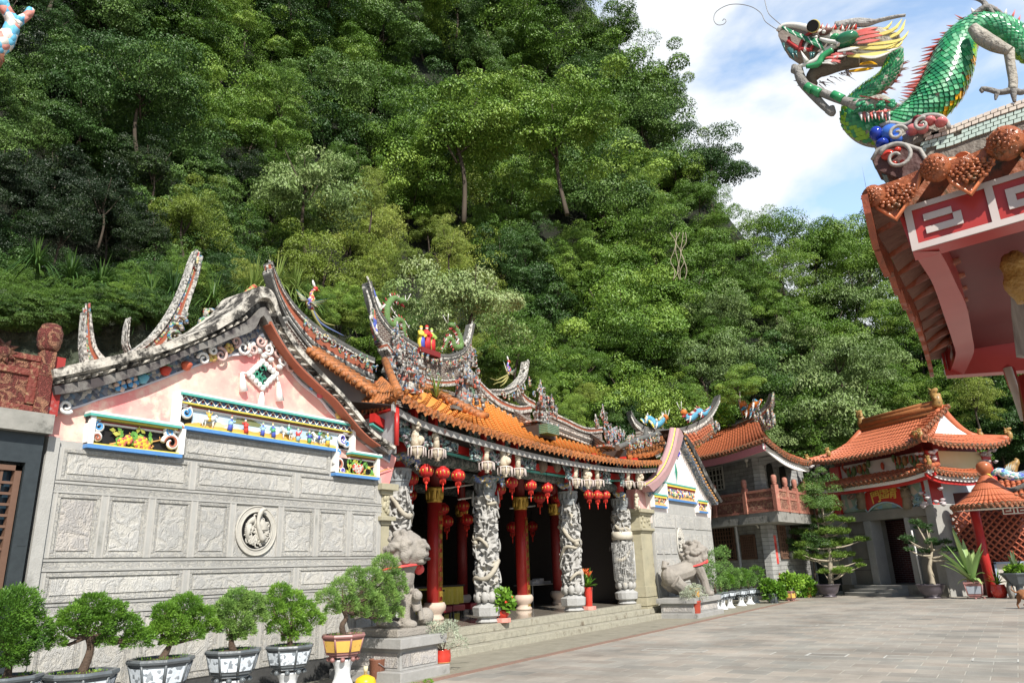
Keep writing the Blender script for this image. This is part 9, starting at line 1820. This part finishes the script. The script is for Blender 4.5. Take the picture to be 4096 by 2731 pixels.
for i in range(15):
    x = -60+i*48; c = pd(x, lerp(1235,1205, i/14)+(i % 3)*28,17.0); put_tree('shrub', (9,2,3)[i % 3], c, .62,('mid green', 'dark', 'dark')[i % 3]+' low shrub hanging over the mossy rock face', ('mid green', 'dark', 'dark')[i % 3]+' shrubs over the rock face', .8, None, False, 700+i)
# low shrubs massed at the foot of the slope
q = random.Random(77)
for i in range(34):
    x = lerp(-60,2500, i/33)+q.uniform(-30,30); y = base_y(x)-q.uniform(-30,90); a, e = azel(x, y); dd = min(az_r0(a)*.985,41)
    k = q.choice((9,4,0,2)) if x > 900 else q.choice((2,3,9)); c = pd(x, y, dd); rad = q.uniform(80,120)*(c-CAM).dot(F)/FL
    put_tree('shrub', k, c, rad, f"{'yellow-green' if k == 4 else 'dark' if k in (2,3) else 'mid green'} shrub at the foot of the slope, {WHERE(x, y)} side", f"{'yellow-green' if k == 4 else 'dark' if k in (2,3) else 'mid green'} shrubs at the foot of the slope, {WHERE(x, y)}", 1, None, False, 900+i)
for i, (x, y, rp, k, dd, lab) in enumerate(((2500,1350,300,0,41, 'big rounded bright green tree behind the right end of the hall roof'),(1850,1250,260,5,23, 'pale drooping leaved tree behind the raised central ridge'),(2050,1400,190,9,30, 'yellow-green bush behind the small right swallowtail'),(3390,1480,190,5,44, 'pale fine leaved tree above the gate house roof'),(3260,2010,130,2,36, 'dark bush in the gap between stone house and gate'),(3240,2180,120,3,36.5, 'dark shrub behind the tall pine'),(2960,1560,110,0,37, 'leafy sapling growing behind the stone house ridge'),(1240,790,250,5,30, 'pale glossy leaved tree in the middle of the slope'),(2250,560,300,0,40, 'broad tree with visible forked trunk high on the slope'),(1850,560,330,1,38, 'largest layered green tree high in the middle of the slope'),(1480,800,130,8,30, 'column of vine covered growth left of centre'),(1800,1000,130,8,28, 'vine covered column above the central ridge'),(3900,1600,150,8,46, 'pale vine curtain right of the gate roof'),(600,420,280,3,28, 'dark round crowned tree on the upper left slope'),(760,880,180,4,26, 'yellow-green bamboo like clump on the left slope'))):
    c = pd(x, y, dd); put_tree('broadleaf_tree', k, c, rp*(c-CAM).dot(F)/FL, lab, None, 1, None, True, 500+i)
# sapling and weeds growing on the roofs
for i, (x, y, X_, lab) in enumerate(((2880,1700,0, 'bushy weed growing on the tiled roof ridge of the stone house'),(1745,1590,11.3, 'dry grass tuft sprouting from the orange hall roof'))):
    c = P9(x, y)+V((-.6,-.4,0)) if i == 0 else py(x, y, X_); r = thing('roof_weed', lab, 'weed', c); leafy(r, [(c+V((q.uniform(-.6,.6), q.uniform(-.2,.2), q.uniform(-.2,.7))),.4,.35) for _ in range(8)],1200,.13,5, BRT) if i == 0 else strap_leaves(r, c, 40,.55,.03,4, GR, .9, arch=1, upb=.9, name='blades')
# bare pale vine hanging on the slope
r = thing('bare_vine', 'bare twisting pale vine hanging down the middle of the slope', 'vine', pd(2700,1080,27)); mb = MB()
for k in range(5): x = 2690+k*12; mb.tube(spline([pd(x+q.uniform(-14,14),930+j*38,27) for j in range(6)],24),.013,4)
mb.build('stems', PALEB, r)
g_ = MB(); 
for (x, y) in ((1712,2724),(1660,2738)): clump_foliage(g_, [(pz(x, y, .02),.08,.03)],120,.03, x)
tag(g_.build('ground_weeds', BRT), 'small bright weeds in the paving joints near the left pedestal', 'weeds', kind='stuff')
